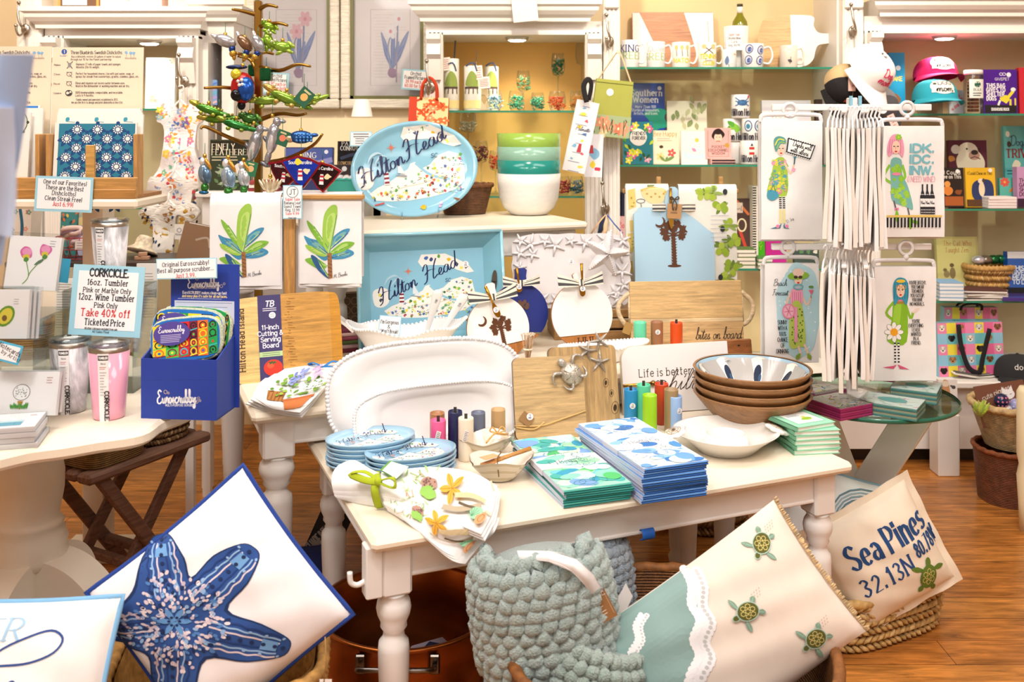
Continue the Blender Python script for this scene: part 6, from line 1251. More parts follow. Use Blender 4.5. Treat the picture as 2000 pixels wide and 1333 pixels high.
# note cards
def pack(label,rect,d,lean,draw,roll=0,yaw=0,n=1,group='packs of note cards',quad=None):
 M,w,h=pan(rect,d,lean,yaw,roll);o=thing('note_cards',label,'cards',M,group)
 mb=MB();mb.box((-w/2,0,0),(w/2,.012*n,h),'f3f1f2','paper')
 if draw:A=Art(w,h,rect,quad);draw(A);mb.art(A,flat(w))
 mb.build('cards',o);mb=MB();mb.box((-w/2-.003,-.002,-.002),(w/2+.003,.012*n+.002,h+.008),'f6f8f8','acrylic');mb.build('clear_sleeve',o);return o
def drose(a):
 for cx,cy in((42,495),(78,488)):
  a.blob(cx,cy,12,'d86aa8',.15);a.blob(cx+2,cy-2,9,'e89cc4',.25);a.blob(cx,cy+8,6,'d8c840',.3);a.leaf(cx,cy+8,cx+2,cy+18,5,'4a8a3a')
 a.line([(44,512),(52,540),(42,556)],1.6,'6a9a3c',True);a.line([(76,504),(56,530),(52,540)],1.6,'6a9a3c',True);a.leaf(60,518,78,506,3,'5a7a5a');a.lines(86,470,98,480,3,.8,'777777')
pack('note card pack with two pink rose buds in the upper rack',(6,462,108,566),2.26,10,drose,3)
def davo(a):a.ell(8,618,16,22,'6a9a2c',30);a.ell(8,618,12,17,'e4d44a',30);a.ell(6,622,5,6,'7a5a2c');a.lines(22,585,34,594,3,.8,'888888')
for k in range(3):pack(['note card pack with an avocado slice at the front of its rack','white note card pack just behind the avocado pack','white note card pack farthest behind the avocado pack'][k],(-40+k*9,566+k,52+k*9,662),2.12+.018*k,8,davo if k==0 else None)
def dgolf(a):
 a.ell(37,767,17,16,'3a3a3a',0,24);a.ell(37,767,16,15,'f4f4f4',0,24);[a.ell(37+R.uniform(-11,11),767+R.uniform(-10,10),.9,.9,'444444',0,6)for i in range(34)]
 a.fill([(31,784),(42,784),(38,800),(35,800)],'b8862c');[a.leaf(20+i*3,800,18+i*3.4,789+R.uniform(-3,3),1.6,'4a9a3c')for i in range(11)];a.lines(84,738,98,748,3,.8,'b05a60')
pack('note card pack with a golf ball on a tee',(-30,726,108,812),2.08,14,dgolf)
pack('note card pack behind the golf ball pack, tops of plain cards',(-10,724,116,806),2.105,12,None)
p=G(28,850,ZP)
for k in range(4):
 M=fr((p.x+R.uniform(-.004,.004),p.y-.05,ZP+.011*k),14);o=thing('note_cards',['note card pack at the bottom of the flat stack','note card pack second in the flat stack','note card pack third in the flat stack','note card pack with a grey bird by water, on top of the flat stack'][k],'cards',M,'note cards lying flat');mb=MB();mb.box((-.075,-.05,0),(.075,.055,.010),'efecef','paper')
 if k==3:A=Art(.15,.105);A.rect(20,50,80,86,'c8dfe6');A.rect(44,62,80,86,'5fa8c0');A.blob(30,58,16,'c9c3c0',.3,9,.6);A.leaf(24,56,52,50,5,'d8d4d2','8a8684');A.lines(82,16,94,22,2,1.4,'c08a8a');mb.art(A,lambda u,v,e:(u-.075,v-.05,.010+e))
 mb.build('cards',o);mb=MB();mb.box((-.077,-.052,0),(.077,.057,.0105),'f4f6f6','acrylic');mb.build('clear_sleeve',o)
def dnote(a):a.text('Notecards',12,684,9,DK,serif=.9,rot=-14,fit=46);a.text('by Artist',18,695,7,DK,serif=.9,rot=-14)
card('sale_sign','small tilted blue-bordered sign about notecards at the picture edge',(-30,668,36,706),2.06,'f4f4f6','4fb4d8',dnote,6,0,14,4)
mb=MB();mb.box((-.05,0,0),(.06,.02,.26),'f0e4d0','paint',.004);tag(mb.build('display_block',None,fr(G(78,690,ZP)+Vector((0,.0,0)))),'cream block standing behind the avocado card rack','block')
wbasket('wicker_basket','light wicker basket half hidden behind the note cards',fr(G(38,704,ZP)+Vector((-.02,.05,0))),.09,.06,.1,.9,'b98a4c')
mb=MB();sheet(mb,[[(x-.012*j,.0+.008*sin(i*2+j),z_)for j,z_ in enumerate((.20,.13,.07,0))]for i,x in enumerate((0,.022,.045,.072))],24,30,.006,'a4bce2','cloth');A=Art(.14,.5)
sheet(mb,[[(x-.03,-.012+.012*sin(i*2+j+1),z_)for j,z_ in enumerate((.15,.11,.07,.03))]for i,x in enumerate((.0,.03,.06,.085))],20,26,.006,'c2d2ee','cloth');tag(mb.build('hanging_garment',None,fr(W(-82,520,.92))),'blurred blue and white garment close to the lens at the picture edge','garment')
mb=MB();mb.box((-.02,-.012,0),(.02,.012,.02),'dfe4f0','paint');mb.box((-.006,-.006,.0),(.006,.006,1.3),'c8c8cc','metal')
tag(mb.build('garment_stand',None,fr((W(-60,520,.95).x,.95,0))),'thin metal stand holding the blurred garment near the lens','stand')
# ---- Swedish dishcloth display
d=2.9;ts=thing('display_shelf','cream shelf on a square column carrying the dishcloth crates','shelf',fr((X(170,d),d,0)));zs=Z(386,d);xl,xr=X(40,d)-X(170,d),X(282,d)-X(170,d)
mb=MB();mb.box((xl-.2,-.06,zs-.03),(xr,.2,zs),CREAM,'paint',.008);mb.box((xl-.2,.2,zs-.03),(X(104,d)-X(170,d),.45,zs),CREAM,'paint');mb.build('top',ts);mb=MB();mb.box((X(56,d)-X(170,d),.36,.02),(X(104,d)-X(170,d),.45,zs-.03),'efe2cc','paint',.004);mb.build('column',ts);mb=MB();mb.box((xl-.06,.33,0),(xl+.16,.5,.03),'efe2cc','paint',.004);mb.build('base',ts)
def crate(label,x0,x1):
 o=thing('wooden_crate',label,'crate',fr((0,d,zs)))
 mb=MB();mb.box((x0,-.05,0),(x1,-.03,.062),'cf9a56','wood',.002);mb.build('front_board',o);mb=MB();mb.box((x0,-.055,0),(x1,-.05,.028),'c08a48','wood',.002);mb.build('ledge',o)
 for x in(x0,x1-.016):mb=MB();mb.box((x,-.03,0),(x+.012,.02,.19),'cf9a5a','woody',.002);mb.build('side_board',o)
 mb=MB();mb.box((x0,-.03,0),(x1,.16,.01),'b9824a','wood');mb.build('bottom',o);mb=MB();mb.box(((x0+x1)/2-.013,-.046,.06),((x0+x1)/2+.013,-.032,Z(283,d)-zs),'d9a75c','wood',.002);mb.build('slat',o);return o
crate('wooden crate holding the turtle-patterned dishcloths',X(98,d),X(278,d));crate('wooden crate of dishcloths beside it at the picture edge',X(-90,d),X(88,d))
def dcl(label,rect,dd,col,draw,grp):
 M,w,h=pan(rect,dd,6);h=(Z(rect[1],dd)-zs-.011)/cos(radians(6));M=fr((X((rect[0]+rect[2])/2,dd),dd,zs+.0115),0,6);o=thing('dishcloth',label,'dishcloth',M,grp);mb=MB();mb.box((-w/2,0,0),(w/2,.008,h),'f0ebe2','paper')
 if draw:A=Art(w,h,(rect[0],rect[1],rect[2],386));draw(A);mb.art(A,flat(w),kind='cloth')
 mb.build('cloth',o)
def dturt(a):
 a.rect(109,242,259,386,'2d7f9a')
 for j in range(9):
  for i in range(5):
   x,y=105+i*40+(20 if j%2 else 0),254+j*19
   if not 112<x<256:continue
   a.n=3;[a.leaf(x,y,x+dx,y+dy,4,'1c4a80')for dx,dy in((18,4),(-18,4),(10,16),(-10,16))];a.ell(x,y-13,4,4,'1c4a80',0,8);a.ell(x,y,11,10,'1c4a80',0,12)
   for k in range(12):a.ell(x+8*cos(k*.524),y+7.4*sin(k*.524),2.2,1.3,'f2efe6',k*30,6)
   a.ell(x,y,4.6,4.4,'f6f3ea',0,8)
dcl('white-bordered dishcloth printed with sea turtles, frontmost in its crate',(101,240,262,345),2.875,'',dturt,'dishcloths in the turtle crate')
def dtl(a):[a.leaf(122+i*57,238,128+i*57,230,4,'3a9ab0')for i in range(3)];[a.line([(122+i*57,238),(140+i*57,240)],1,'4a8a9a')for i in range(3)]
for k in range(4):dcl(['dishcloth with teal leaves just behind the turtle cloth','plain white dishcloth second behind the turtle cloth','plain white dishcloth third behind the turtle cloth','plain white dishcloth at the back of the turtle crate'][k],(104+k,224-k*4,274-k*2,345),2.9+.03*k,'',dtl if k==0 else None,'dishcloths in the turtle crate')
def dwr(a):a.ring(30,240,16,22,2,'4a6a3a');[a.leaf(30+14*cos(t),240+20*sin(t),30+20*cos(t),240+26*sin(t),3,'3a4a3a')for t in(0,1,2,3,4,5)]
dcl('dishcloth with a green wreath, frontmost in the crate at the picture edge',(-80,220,52,350),2.875,'',dwr,'dishcloths in the edge crate')
for k in range(4):dcl(['bright blue-topped dishcloth pack in the edge crate','white dishcloth pack behind the wreath cloth','white dishcloth pack second behind the wreath cloth','white dishcloth pack farthest behind the wreath cloth'][k],(-78+6*k,206+5*(k>0),70+(2*k),350),2.9+.03*(3-k),'',(lambda a:a.rect(-60,207,66,219,'2f7fd0'))if k==0 else None,'dishcloths in the edge crate')
def dsw(a,x0=97):
 o_=x0-97;TX='4a4a50';f=lambda t_,x,y,s_,ft,al='l',c=TX:a.text(t_,x+o_,y,s_,c,al,wt=.13,fit=ft)
 f('Three Bluebirds Swedish Dishcloths',182,105,7,101,'c');f('Buy a dishcloth, restore 20 gallons of water to nature',182,112,4,97,'c');f('through our 1% for the Planet partnership',172,118,4,80,'c')
 a.ell(119+o_,100,5.5,5.5,'2a5aa8');a.text('1',119+o_,103,6,'f0e6d4',wt=.2);f('PLANET',118,110,2.6,14,'c','2a5aa8')
 for x,y in((241,102),(250,103),(256,103)):a.blob(x+o_,y,3,'7fb4d8',.3);a.line([(x+o_,y+4),(x+o_+1,y+10)],.5,'8a7a6a')
 f('three bluebirds',250,115,3.4,22,'c','9a8a80')
 for i,(k,l1,l2)in enumerate((('Replace','Replaces 17 rolls of paper towels and sponges.','Absorbs 20x its weight.'),('Clean','Perfect for household chores. Use with just water, soap, or','sprays for streak-free countertops, granite, stainless, glass, etc.'),('Reuse','Rinse and squeeze out excess water between uses.','Wash in the dishwasher or washing machine and air dry.'),('Conserve','100% biodegradable, compostable, and recyclable.','Lasts 6-9 months.'))):
  y=128+i*19.5;f(k,100,y+1,3.6,12 if i<3 else 15);f(l1,143,y,4.4,(88,114,97,93)[i]);f(l2,143,y+6,4.4,(46,124,106,36)[i]);x,y=130+o_,y-1
  if i==0:a.line([(x-5,y-7),(x+6,y+8)],1.4,'333333');a.line([(x+6,y-7),(x-5,y+8)],1.4,'333333');a.rect(x-3,y-4,x+3,y+5,'8a8a8a')
  elif i==3:a.ell(x,y,7,6.5,'33363a');a.blob(x-2,y,3,'e8dcc8',.3);a.blob(x+3,y-2,2,'e8dcc8',.3)
  else:a.ring(x,y,5,4,1,'5a5a60');a.line([(x-6,y-4),(x+6,y-4)],.9,'5a5a60');a.line([(x,y),(x+6,y+7)],.9,'5a5a60')
 f('Family owned and operated, established in 2013.',186,201,4.2,82,'c');f('We are the first to design and print dishcloths in the USA.',186,207,4.2,101,'c')
def hd(label,rect,draw):M,w,h=pan((rect[0],rect[1],rect[2],386),3.04,3);M=fr((X((rect[0]+rect[2])/2,3.04),3.04,zs+.011),0,3);h=Z(rect[1],3.04)-zs-.011;mb=MB();mb.box((-w/2,0,0),(w/2,.003,h),'f0dcc0','paper');A=Art(w,h,(rect[0],rect[1],rect[2],386));draw(A);mb.art(A,flat(w));tag(mb.build('header_board',None,M),label,'sign')
hd('cream header board about Three Bluebirds Swedish Dishcloths above the turtle crate',(96,91,275,245),dsw);hd('cream header board partly cut off, beside the full one',(-84,89,94,245),lambda a:dsw(a,-84))
def dfav(a):
 for i,t_ in enumerate(('One of our Favorites!','These are the Best','Dishcloths!','Clean Streak Free!','Just 6.99!')):a.text(t_,124-i*.5,361+i*10.6,8.2,RD if i==4 else DK,serif=.9,wt=.14,shear=.04,rot=-2,fit=(84,74,46,72,40)[i])
card('sale_sign','blue-bordered sign reading One of our Favorites! below the turtle crate',(66,345,179,414),2.835,'f4f4f6',SB,dfav,3,0,2,5)
# ---- low shelf behind with baby things
ls=thing('display_shelf','low dark-topped shelf with baby gifts behind the pedestal table','shelf',fr((X(250,3.6),3.6,0)));zl=Z(512,3.6);a_,b_=X(8,3.6)-X(250,3.6),X(385,3.6)-X(250,3.6)
mb=MB();mb.box((a_,0,zl-.02),(b_,.27,zl),'4a3f38','paint',.004);mb.build('top',ls)
for x in(a_+.02,b_-.05):
 for y in(.02,.22):mb=MB();mb.box((x,y,0),(x+.03,y+.03,zl-.02),WHITE,'paint');mb.build('leg',ls)
def onshelf(px,d):return fr((X(px,d),d,zl))
o=thing('wire_basket','red wire basket of headbands with a small printed card','basket',onshelf(150,3.68));mb=MB();RW='b8384a'
P_=lambda t,z:((.05+.018*z/.08)*cos(t)*1.1,(.04+.014*z/.08)*sin(t),z)
for z in(.004,.04,.085):mb.tube([P_(2*pi*i/24,z)for i in range(24)],.002,RW,'paint',5,True)
for i in range(14):mb.tube([P_(2*pi*i/14,.004),P_(2*pi*(i+.5)/14,.085)],.0016,RW,'paint',5)
mb.build('wire_frame',o)
for i,c in enumerate(('f0dce4','e8b8cc','f6f0ea','c8b8dc','f4d8d0')):mb=MB();mb.tube([(.02*cos(i)+.034*cos(t),.012*sin(i)+.012*sin(t*2),.06+.012*i+.012*sin(t))for t in(2*pi*k/16 for k in range(16))],.009,c,'cloth',7,True);tag(mb.build('headband',None,onshelf(150,3.68)),'%s headband in the red wire basket'%['pale pink','rose','cream','lilac','peach'][i],'headband','headbands in the red basket')
card('sale_card','small white card on the red wire basket',(146,471,182,488),3.60,'f6f2f2','f0e8e8',lambda a:a.lines(150,475,178,485,3,1,'9a7a8a'),5,0,0,1)
o=panel('cloth_book',"soft cloth book lettered BIRD behind the raised tumbler",(150,425,240,512),3.78,'b8c0e0',6,t=.02,kind='cloth',draw=lambda a:(a.fill([(150,425),(240,425),(240,446),(150,440)],'d8c890'),a.ell(172,452,12,12,'6aa86a'),a.text('BIRD',205,442,14,'c08ab0',wt=.2,fit=52)))
panel('book','teal floral book leaning behind the red wire basket',(115,414,147,512),3.8,'3f8a8a',5,t=.018,draw=lambda a:[a.leaf((x:=R.uniform(118,144)),(y:=R.uniform(418,500)),x+R.uniform(-8,8),y-8,2.5,R.choice(['d8744a','e0c060','1f5a60']))for i in range(26)])
mb=MB();mb.lathe([(.062,.0),(.06,.004),(.034,.022),(.03,.05),(.022,.062),(.0001,.064)],'f2e2c6','straw',30);mb.M=None;tag(mb.build('straw_hat',None,fr((X(276,3.74),3.74,zl+.02),0,20,10)),'small pale straw hat on the low shelf','hat')
for i,(px,py)in enumerate(((272,500),(284,500),(279,490))):mb=MB();mb.box((-.016,-.01,0),(.016,.01,.014),'d8a888','wood',.002);tag(mb.build('wooden_block',None,fr((X(px,3.66),3.66,zl+(.0145 if i==2 else 0)),8*i)),'small pink-brown wooden block, %s by the straw hat'%['nearer','farther','upper'][i],'block','wooden blocks')
panel('framed_print','brown board in a clear sleeve leaning beside the banana leaf towels',(346,437,414,512),3.60,'8a6a50',18,20,14,t=.006,kind='gloss',draw=lambda a:(a.line([(354,439),(416,439),(416,510)],2,'d8d0c8'),a.line([(372,470),(392,462),(400,480)],4,'b09a84',True)))
panel('storage_tote','patterned cream and teal tote behind the favourites sign',(18,408,58,508),3.66,'e8dccc',4,t=.08,kind='cloth',draw=lambda a:([a.flower(R.uniform(20,56),R.uniform(412,466),5,R.choice(['d8685a','e09a8a','6a9a8a']),'f0d8a0')for i in range(9)],a.line([(36,408),(41,440),(40,470)],6,'24607a',True)))
panel('price_booklet','grey printed booklet standing behind the Corkcicle sign',(262,515,302,699),2.75,'d4d0cc',4,t=.01,draw=lambda a:a.lines(276,535,298,620,16,1.2,'8a8684',.2))
panel('price_booklet','white printed booklet standing behind the avocado card rack',(104,545,150,744),2.5,'e4dfd8',4,t=.01,draw=lambda a:a.lines(106,556,134,640,18,1.2,'9a968f',.2))
panel('blue_card','plain turquoise card sticking out beside the rose note cards',(104,505,132,552),2.42,'2f9ac0',4,0,6,t=.002)
# ---- hanging garments
def hanger(mb,w,z,y=0,col='f2f0ee'):mb.tube(cr([(0,y,z+.05),(.014,y,z+.06),(.01,y,z+.078),(-.008,y,z+.074)]),.003,col,'gloss',6);mb.tube([(0,y,z+.05),(0,y,z+.02),(-w,y,z-.035),(-w*.9,y,z-.042),(w*.9,y,z-.042),(w,y,z-.035),(0,y,z+.02)],.004,col,'gloss',6)
def garment(name,label,px,py,d,pts,col,draw,sc,rect,hz,group=None,cat='clothes'):
 o=thing(name,label,cat,fr(W(px,py,d)),group);mb=MB();q=[((x-px)/FPX*d,-(y-py)/FPX*d)for x,y in pts];xs=[a for a,b in q];zs_=[b for a,b in q];w,h=max(xs)-min(xs),max(zs_)-min(zs_);x0,z0=min(xs),min(zs_)
 Y=lambda x,z:-.012-.010*sin(x*60+1)*sin(z*14+.4)-.006*sin(z*40);ol=cr(q,3,True);tri=tessellate_polygon([[Vector((a,b,0))for a,b in ol]]);A=Art(w,h,(min(a for a,b in pts),min(b for a,b in pts),max(a for a,b in pts),max(b for a,b in pts)))
 A.put([tuple((ol[i][0]-x0,ol[i][1]-z0)for i in t)for t in tri],col);draw(A);mb.art(A,lambda u,v,e:(u+x0,Y(u+x0,v+z0)-e,v+z0),tol=.035,kind='cloth',de=.00003)
 n=len(ol);mb.add([(a,.012,b)for a,b in ol]+[(a,Y(a,b)-.0004,b)for a,b in ol],[(i,(i+1)%n,n+(i+1)%n,n+i)for i in range(n)]+[t[::-1]for t in tri],col,'cloth',True);mb.build('cloth',o)
 mb=MB();hanger(mb,.055,hz);mb.build('hanger',o);return o
FL=['e8507a','f4d04a','f09a3c','8fb0dc','a8d0e0','e87aa0','7ac0a0','5a7ac8','f0b0a0']
def dflo(a):
 for i in range(190):
  x,y=R.uniform(310,394),R.uniform(210,405);c=R.choice(FL);k=R.random()
  if abs(x-352)>(25 if 236<y<335 else 38):continue
  a.n=3
  if k<.45:a.flower(x,y,R.uniform(5,10),c,'f6e6a0',5,R.uniform(0,1))
  elif k<.8:a.leaf(x,y,x+R.uniform(-12,12),y+R.uniform(-12,12),2.6,c)
  else:a.blob(x,y,4,c)
garment('baby_romper','white floral baby romper on a hanger under the coat hook',352,240,4.0,[(325,212),(340,205),(348,214),(366,214),(374,203),(388,210),(398,235),(386,246),(384,290),(396,330),(402,350),(372,372),(352,356),(330,374),(300,352),(312,325),(322,285),(320,245),(309,236)],'f2ecee',dflo,.3,None,.075)
def dflo2(a):
 for i in range(36):x,y=R.uniform(300,386),R.uniform(345,405);a.n=3;a.leaf(x,y,x+R.uniform(-12,12),y+R.uniform(-10,10),3.4,R.choice(['e8643c','6a84c8','f0945a','8fa8d8','d8485a']))
garment('baby_shorts','white baby outfit with coral and blue sea prints below the floral romper',342,372,3.95,[(298,345),(330,350),(356,346),(386,340),(390,366),(378,372),(372,400),(350,412),(338,402),(322,398),(306,394),(290,380)],'f4eeea',dflo2,.3,None,.06)
def dlion(a):
 for i in range(60):x,y=R.uniform(280,388),R.uniform(400,504);a.n=3;(a.blob(x,y,R.uniform(4,7),R.choice(['b8862c','a87424','c49a3c']),.5,7,.7)if R.random()<.6 else a.leaf(x,y,x+3,y-7,2,R.choice(['1f2a3a','3a5a8a','2a2a2a'])))
garment('baby_pajamas','white baby pajamas printed with golden lions',330,430,3.9,[(282,406),(300,398),(316,400),(330,398),(346,402),(372,396),(392,412),(376,432),(352,420),(344,432),(336,505),(318,502),(302,506),(300,440),(288,432),(274,418)],'f4f0ea',dlion,.3,None,.06)
panel('hang_tag','white paper tag with a small arch hanging by the lion pajamas',(341,438,360,468),3.84,'f4f0ea',t=.002,draw=lambda a:(a.ring(350,450,4,4,1.2,'8a8aa8'),a.text('Kickee',350,460,3.6,'5a5a70')))
# ---- console behind with books, lamp
cn=thing('console_table','narrow white console behind the ornament tree with books on it','table',fr((X(550,3.98),3.98,0)));zc_=1.195;a_,b_=X(396,3.98)-X(550,3.98),X(742,3.98)-X(550,3.98)
mb=MB();mb.box((a_,-.1,zc_-.025),(b_,.26,zc_),WHITE,'paint',.005);mb.build('top',cn)
for x in(a_+.02,b_-.06):
 for y in(-.08,.2):mb=MB();mb.box((x,y,0),(x+.04,y+.04,zc_-.025),WHITE,'paint',.004);mb.build('leg',cn)
mb=MB();mb.box((a_,.2,.3),(b_,.21,zc_-.025),WHITE);mb.build('back_panel',cn)
def book(label,rect,d,z,col,draw,t=.022,lean=5,yaw=0,roll=0,group=None):
 x0,y0,x1,y1=rect;w=(x1-x0)/FPX*d;h=(Z(y0,d)-z)/cos(radians(lean));o=thing('book',label,'book',fr((X((x0+x1)/2,d),d,z),yaw,lean,roll),group);mb=MB()
 mb.box((-w/2,0,0),(w/2,.002,h),col,'gloss');mb.box((-w/2,t-.002,0),(w/2,t,h),col,'gloss');mb.box((-w/2,.002,0),(-w/2+.002,t-.002,h),col,'gloss')
 if draw:A=Art(w,h,(x0,y0,x1,HOR+(EYE-z)/d*FPX));draw(A);mb.art(A,flat(w),kind='gloss')
 mb.build('cover',o);mb=MB();mb.box((-w/2+.002,.002,.003),(w/2-.003,t-.002,h-.003),'f0ebe0','paper');mb.build('pages',o);return o
def dff(a):a.rect(410,276,488,300,'1e1e1c');a.text('FINELY',412,293,12,'f2e8d0','l',serif=.8,wt=.12,thin=.3,fit=44);a.text('FEATHERED',412,303,11,'f2e8d0','l',serif=.8,wt=.12,thin=.3,fit=76);a.lines(412,307,470,313,2,1.6,'d8ccb0');[a.leaf(R.uniform(412,470),R.uniform(320,370),R.uniform(420,488),R.uniform(318,372),3,R.choice(['3a5a3a','5a7a50','9aa890']))for i in range(20)];a.blob(470,330,14,'d8d4d0',.4)
book('dark book titled Finely Feathered behind the heron ornaments',(408,273,490,370),3.96,zc_,'2e3a2c',dff)
def ddi(a):a.rect(556,290,648,330,'4a5a9a');a.line([(556,318),(600,322),(648,312)],10,'8a8ac0',True);a.text('READING',590,308,11,'f0ead8',serif=.8,wt=.12,thin=.3,fit=62);a.text('RIVERS',600,322,11,'f0ead8',serif=.8,wt=.12,thin=.3,fit=40);a.ell(636,297,4,4,'d8d8e8')
book('dark blue landscape book behind the South Carolina ornaments',(556,288,650,372),3.98,zc_,'2c3560',lambda a:(a.rect(556,290,648,340,'4a5a9a'),a.line([(556,318),(600,322),(648,312)],10,'8a8ac0',True),a.text('DING',600,309,11,'f0ead8',serif=.8,wt=.12,thin=.3,fit=32),a.text('R',586,322,11,'f0ead8',serif=.8,wt=.12,thin=.3),a.ell(636,297,4,4,'d8d8e8')))
book('black book by PAT CONROY under the small lamp',(658,276,706,372),4.0,zc_,'1a1a20',lambda a:(a.text('PAT',676,284,7,'d8d4d0',serif=.7,wt=.12,thin=.3),a.text('CONROY',681,294,8.6,'e4e0dc',serif=.7,wt=.12,thin=.3,fit=34),a.line([(664,310),(690,302),(704,308)],6,'3a4258',True),a.text('LOWCOUNTRY',682,322,6.4,'c8a878',serif=.7,wt=.12,thin=.3,fit=42)))
book('small dark book with grey cover in front of the PAT CONROY book',(648,322,684,372),3.93,zc_,'3a3236',lambda a:(a.ell(672,330,5,5,'d8d8d8'),a.lines(652,336,676,350,3,1.6,'8a7a70')))
for i in range(3):mb=MB();mb.box((-.06,-.05,0),(.06,.05,.014),['8a2c34','efe8de','a03a3c'][i],'paper',.001);tag(mb.build('book',None,fr((X(520,3.95),3.95,zc_+.0142*i),4*i)),['dark red book at the bottom of the small pile by the tree trunk','white book in the middle of the small pile','red book on top of the small pile by the tree trunk'][i],'book','small book pile on the console')
lp=thing('table_lamp','small white table lamp with a cone shade on the console','lamp',fr((X(707,4.08),4.08,zc_)));mb=MB();mb.lathe([(.045,0),(.045,.008),(.008,.014),(.006,.12),(.006,.17)],'f2f0ee','gloss',24);mb.build('base',lp)
zz=Z(228,4.08)-zc_;mb=MB();mb.lathe([(.045,zz),(.030,zz+.073)],'f6f1ea','paper',30,cap=False);mb.lathe([(.030,zz+.073),(.0445,zz)],'f6f1ea','paper',30,cap=False);mb.build('shade',lp)
card('sale_sign','small blue-bordered sign in front of the white lamp',(683,257,727,286),3.98,'f0f0f4',SB,lambda a:(a.lines(690,262,720,267,2,1.6,'4a4a58',0),a.lines(694,271,714,280,3,1.4,'6a6a78',.2)),3,0,0,2)
o=wbasket('wire_basket','teal basket of white rolled cloths between the towels and the platter',fr((X(676,3.84),3.84,zc_),10),.085,.06,.055,.85,'3fb0a4',rim=.004,kind='paint')
for i in range(5):mb=MB();mb.tube([(-.05+.024*i,-.04,.05+.006*(i%2)),(-.045+.024*i,.04,.055)],.014,'ece8ea','cloth',10);tag(mb.build('rolled_cloth',None,fr((X(676,3.84),3.84,zc_),10)),'white rolled cloth in the teal basket, %s along the row'%['first','second','third','fourth','fifth'][i],'cloth','white rolled cloths in the teal basket')
for i in range(6):mb=MB();mb.box((-.05,-.06,0),(.05,.06,.013),['8a3a4a','d8b0b4','5a6a3a','9a4a5a','c8a098','6a2a3a'][i],'cloth',.004);tag(mb.build('folded_cloth',None,fr(Vector((X(676,3.3),3.3,ZT2+.0132*i)),20+R.uniform(-4,4))),'folded printed cloth, %s in the pile behind the ruffled bowl'%['lowest','second from the bottom','third from the bottom','third from the top','second from the top','topmost'][i],'cloth','printed cloths piled behind the cutting board')
panel('carved_box','brown carved block behind the bamboo cutting board',(625,575,700,640),3.42,'7a5a44',2,20,t=.05,kind='wood',draw=lambda a:[a.ring(635+14*i,590+18*j,6,7,1.6,'a98a6c')for i in range(5)for j in range(3)])
# ---- banana leaf towels on a wooden stand
d=3.06;stw=thing('towel_stand','wooden post stand with a crossbar for the banana leaf towels','stand',fr((X(566,d),d,ZT2)));zb=Z(380,d)-ZT2
mb=MB();mb.box((-.017,-.012,.0),(.017,.012,zb),'d09a58','woody',.002);mb.build('post',stw);mb=MB();mb.box((X(418,d)-X(566,d),-.010,zb-.015),(X(712,d)-X(566,d),.010,zb),'d09a58','wood',.003);mb.build('crossbar',stw);mb=MB();mb.box((-.1,-.06,0),(.1,.06,.016),'d09a58','wood',.003);mb.build('foot',stw)
def dban(a,ox=0,oy=0):
 P=lambda*p:[(x+ox,y+oy)for x,y in p];G1,G2,BL,DB,LG='7fb83c','9cc84e','3f8fb8','2a5a90','b8d888'
 for p,c in(([(480,495),(466,470),(444,462),(432,458),(446,484),(470,505)],BL),([(482,500),(504,482),(524,486),(526,494),(505,502)],BL),([(476,515),(455,500),(435,502),(440,510),(462,522)],G1),([(480,492),(505,470),(528,470),(520,480),(500,490)],G1),([(476,480),(460,450),(440,428),(438,432),(445,448),(462,472)],G1),([(478,485),(486,462),(505,446),(520,444),(508,462),(492,476)],BL),([(479,490),(468,470),(470,420),(482,400),(494,398),(496,415),(490,450),(484,480)],G2),([(476,495),(458,482),(436,474),(440,484),(462,496)],G2),([(478,535),(462,505),(448,494),(446,500),(458,522),(476,538)],DB)):
  a.fill(P(*p),c,True);cx_,cy_=sum(q[0]for q in p)/len(p),sum(q[1]for q in p)/len(p);a.fill(P(*[(cx_+(q[0]-cx_)*.62+1,cy_+(q[1]-cy_)*.62-1)for q in p]),mixc(c,{BL:'9fd0a0',DB:'5f9fd0'}.get(c,'d4ea90'),.45),True);x0,y0=P(p[0])[0];m_=max(P(*p),key=lambda q:abs(q[0]-x0)+abs(q[1]-y0));a.line([(x0,y0),((x0*.3+m_[0]*.7)+2,(y0*.3+m_[1]*.7))],2,LG if c!=LG else BL);a.line([(x0+2,y0),(m_[0]*.8+x0*.2+4,m_[1]*.8+y0*.2)],1.4,DB if c==BL else '5a9a34')
 a.fill(P((477,490),(485,490),(487,538),(479,540)),'9a6a40');[a.line(P((478,496+i*7),(486,499+i*7)),1.6,'6a4428')for i in range(6)];a.text('M. Brooks',502+ox,536+oy,8,'3a3a40',font=SCR,shear=.3,wt=.07,rot=12,fit=26)
drape('guest_towels','white guest towels with a banana plant, on the post stand nearer the cutting board box',416,551,376,556,d,'f3f1f1',lambda a:dban(a),'banana leaf guest towels',3,.003,backdrop=.9)
drape('guest_towels','white guest towels with a banana plant, on the side of the big platter',590,708,374,552,d+.03,'f3f1f1',lambda a:dban(a,166,2),'banana leaf guest towels',3,.003,backdrop=.9)
def dsup(a):
 a.ring(571,375,11,11,1,'4a5a60');a.text('JT',571,380,10,'3a4a50',wt=.12)
 for i,(t_,c)in enumerate((('Super Sale',RD),('Banana Leaf',DK),('Guest Towel',DK),('Reg. 12.99',DK),('Sale 9.99',RD),('Final Sale',DK))):a.text(t_,571,392+i*7,5.2 if i<5 else 3,c,serif=.8,wt=.14,fit=(28,32,32,27,26,15)[i])
card('sale_sign','narrow Super Sale Banana Leaf sign between the two guest towel stacks',(552,362,590,428),3.0,'f2f2f4',SB,dsup,2,0,0,2)
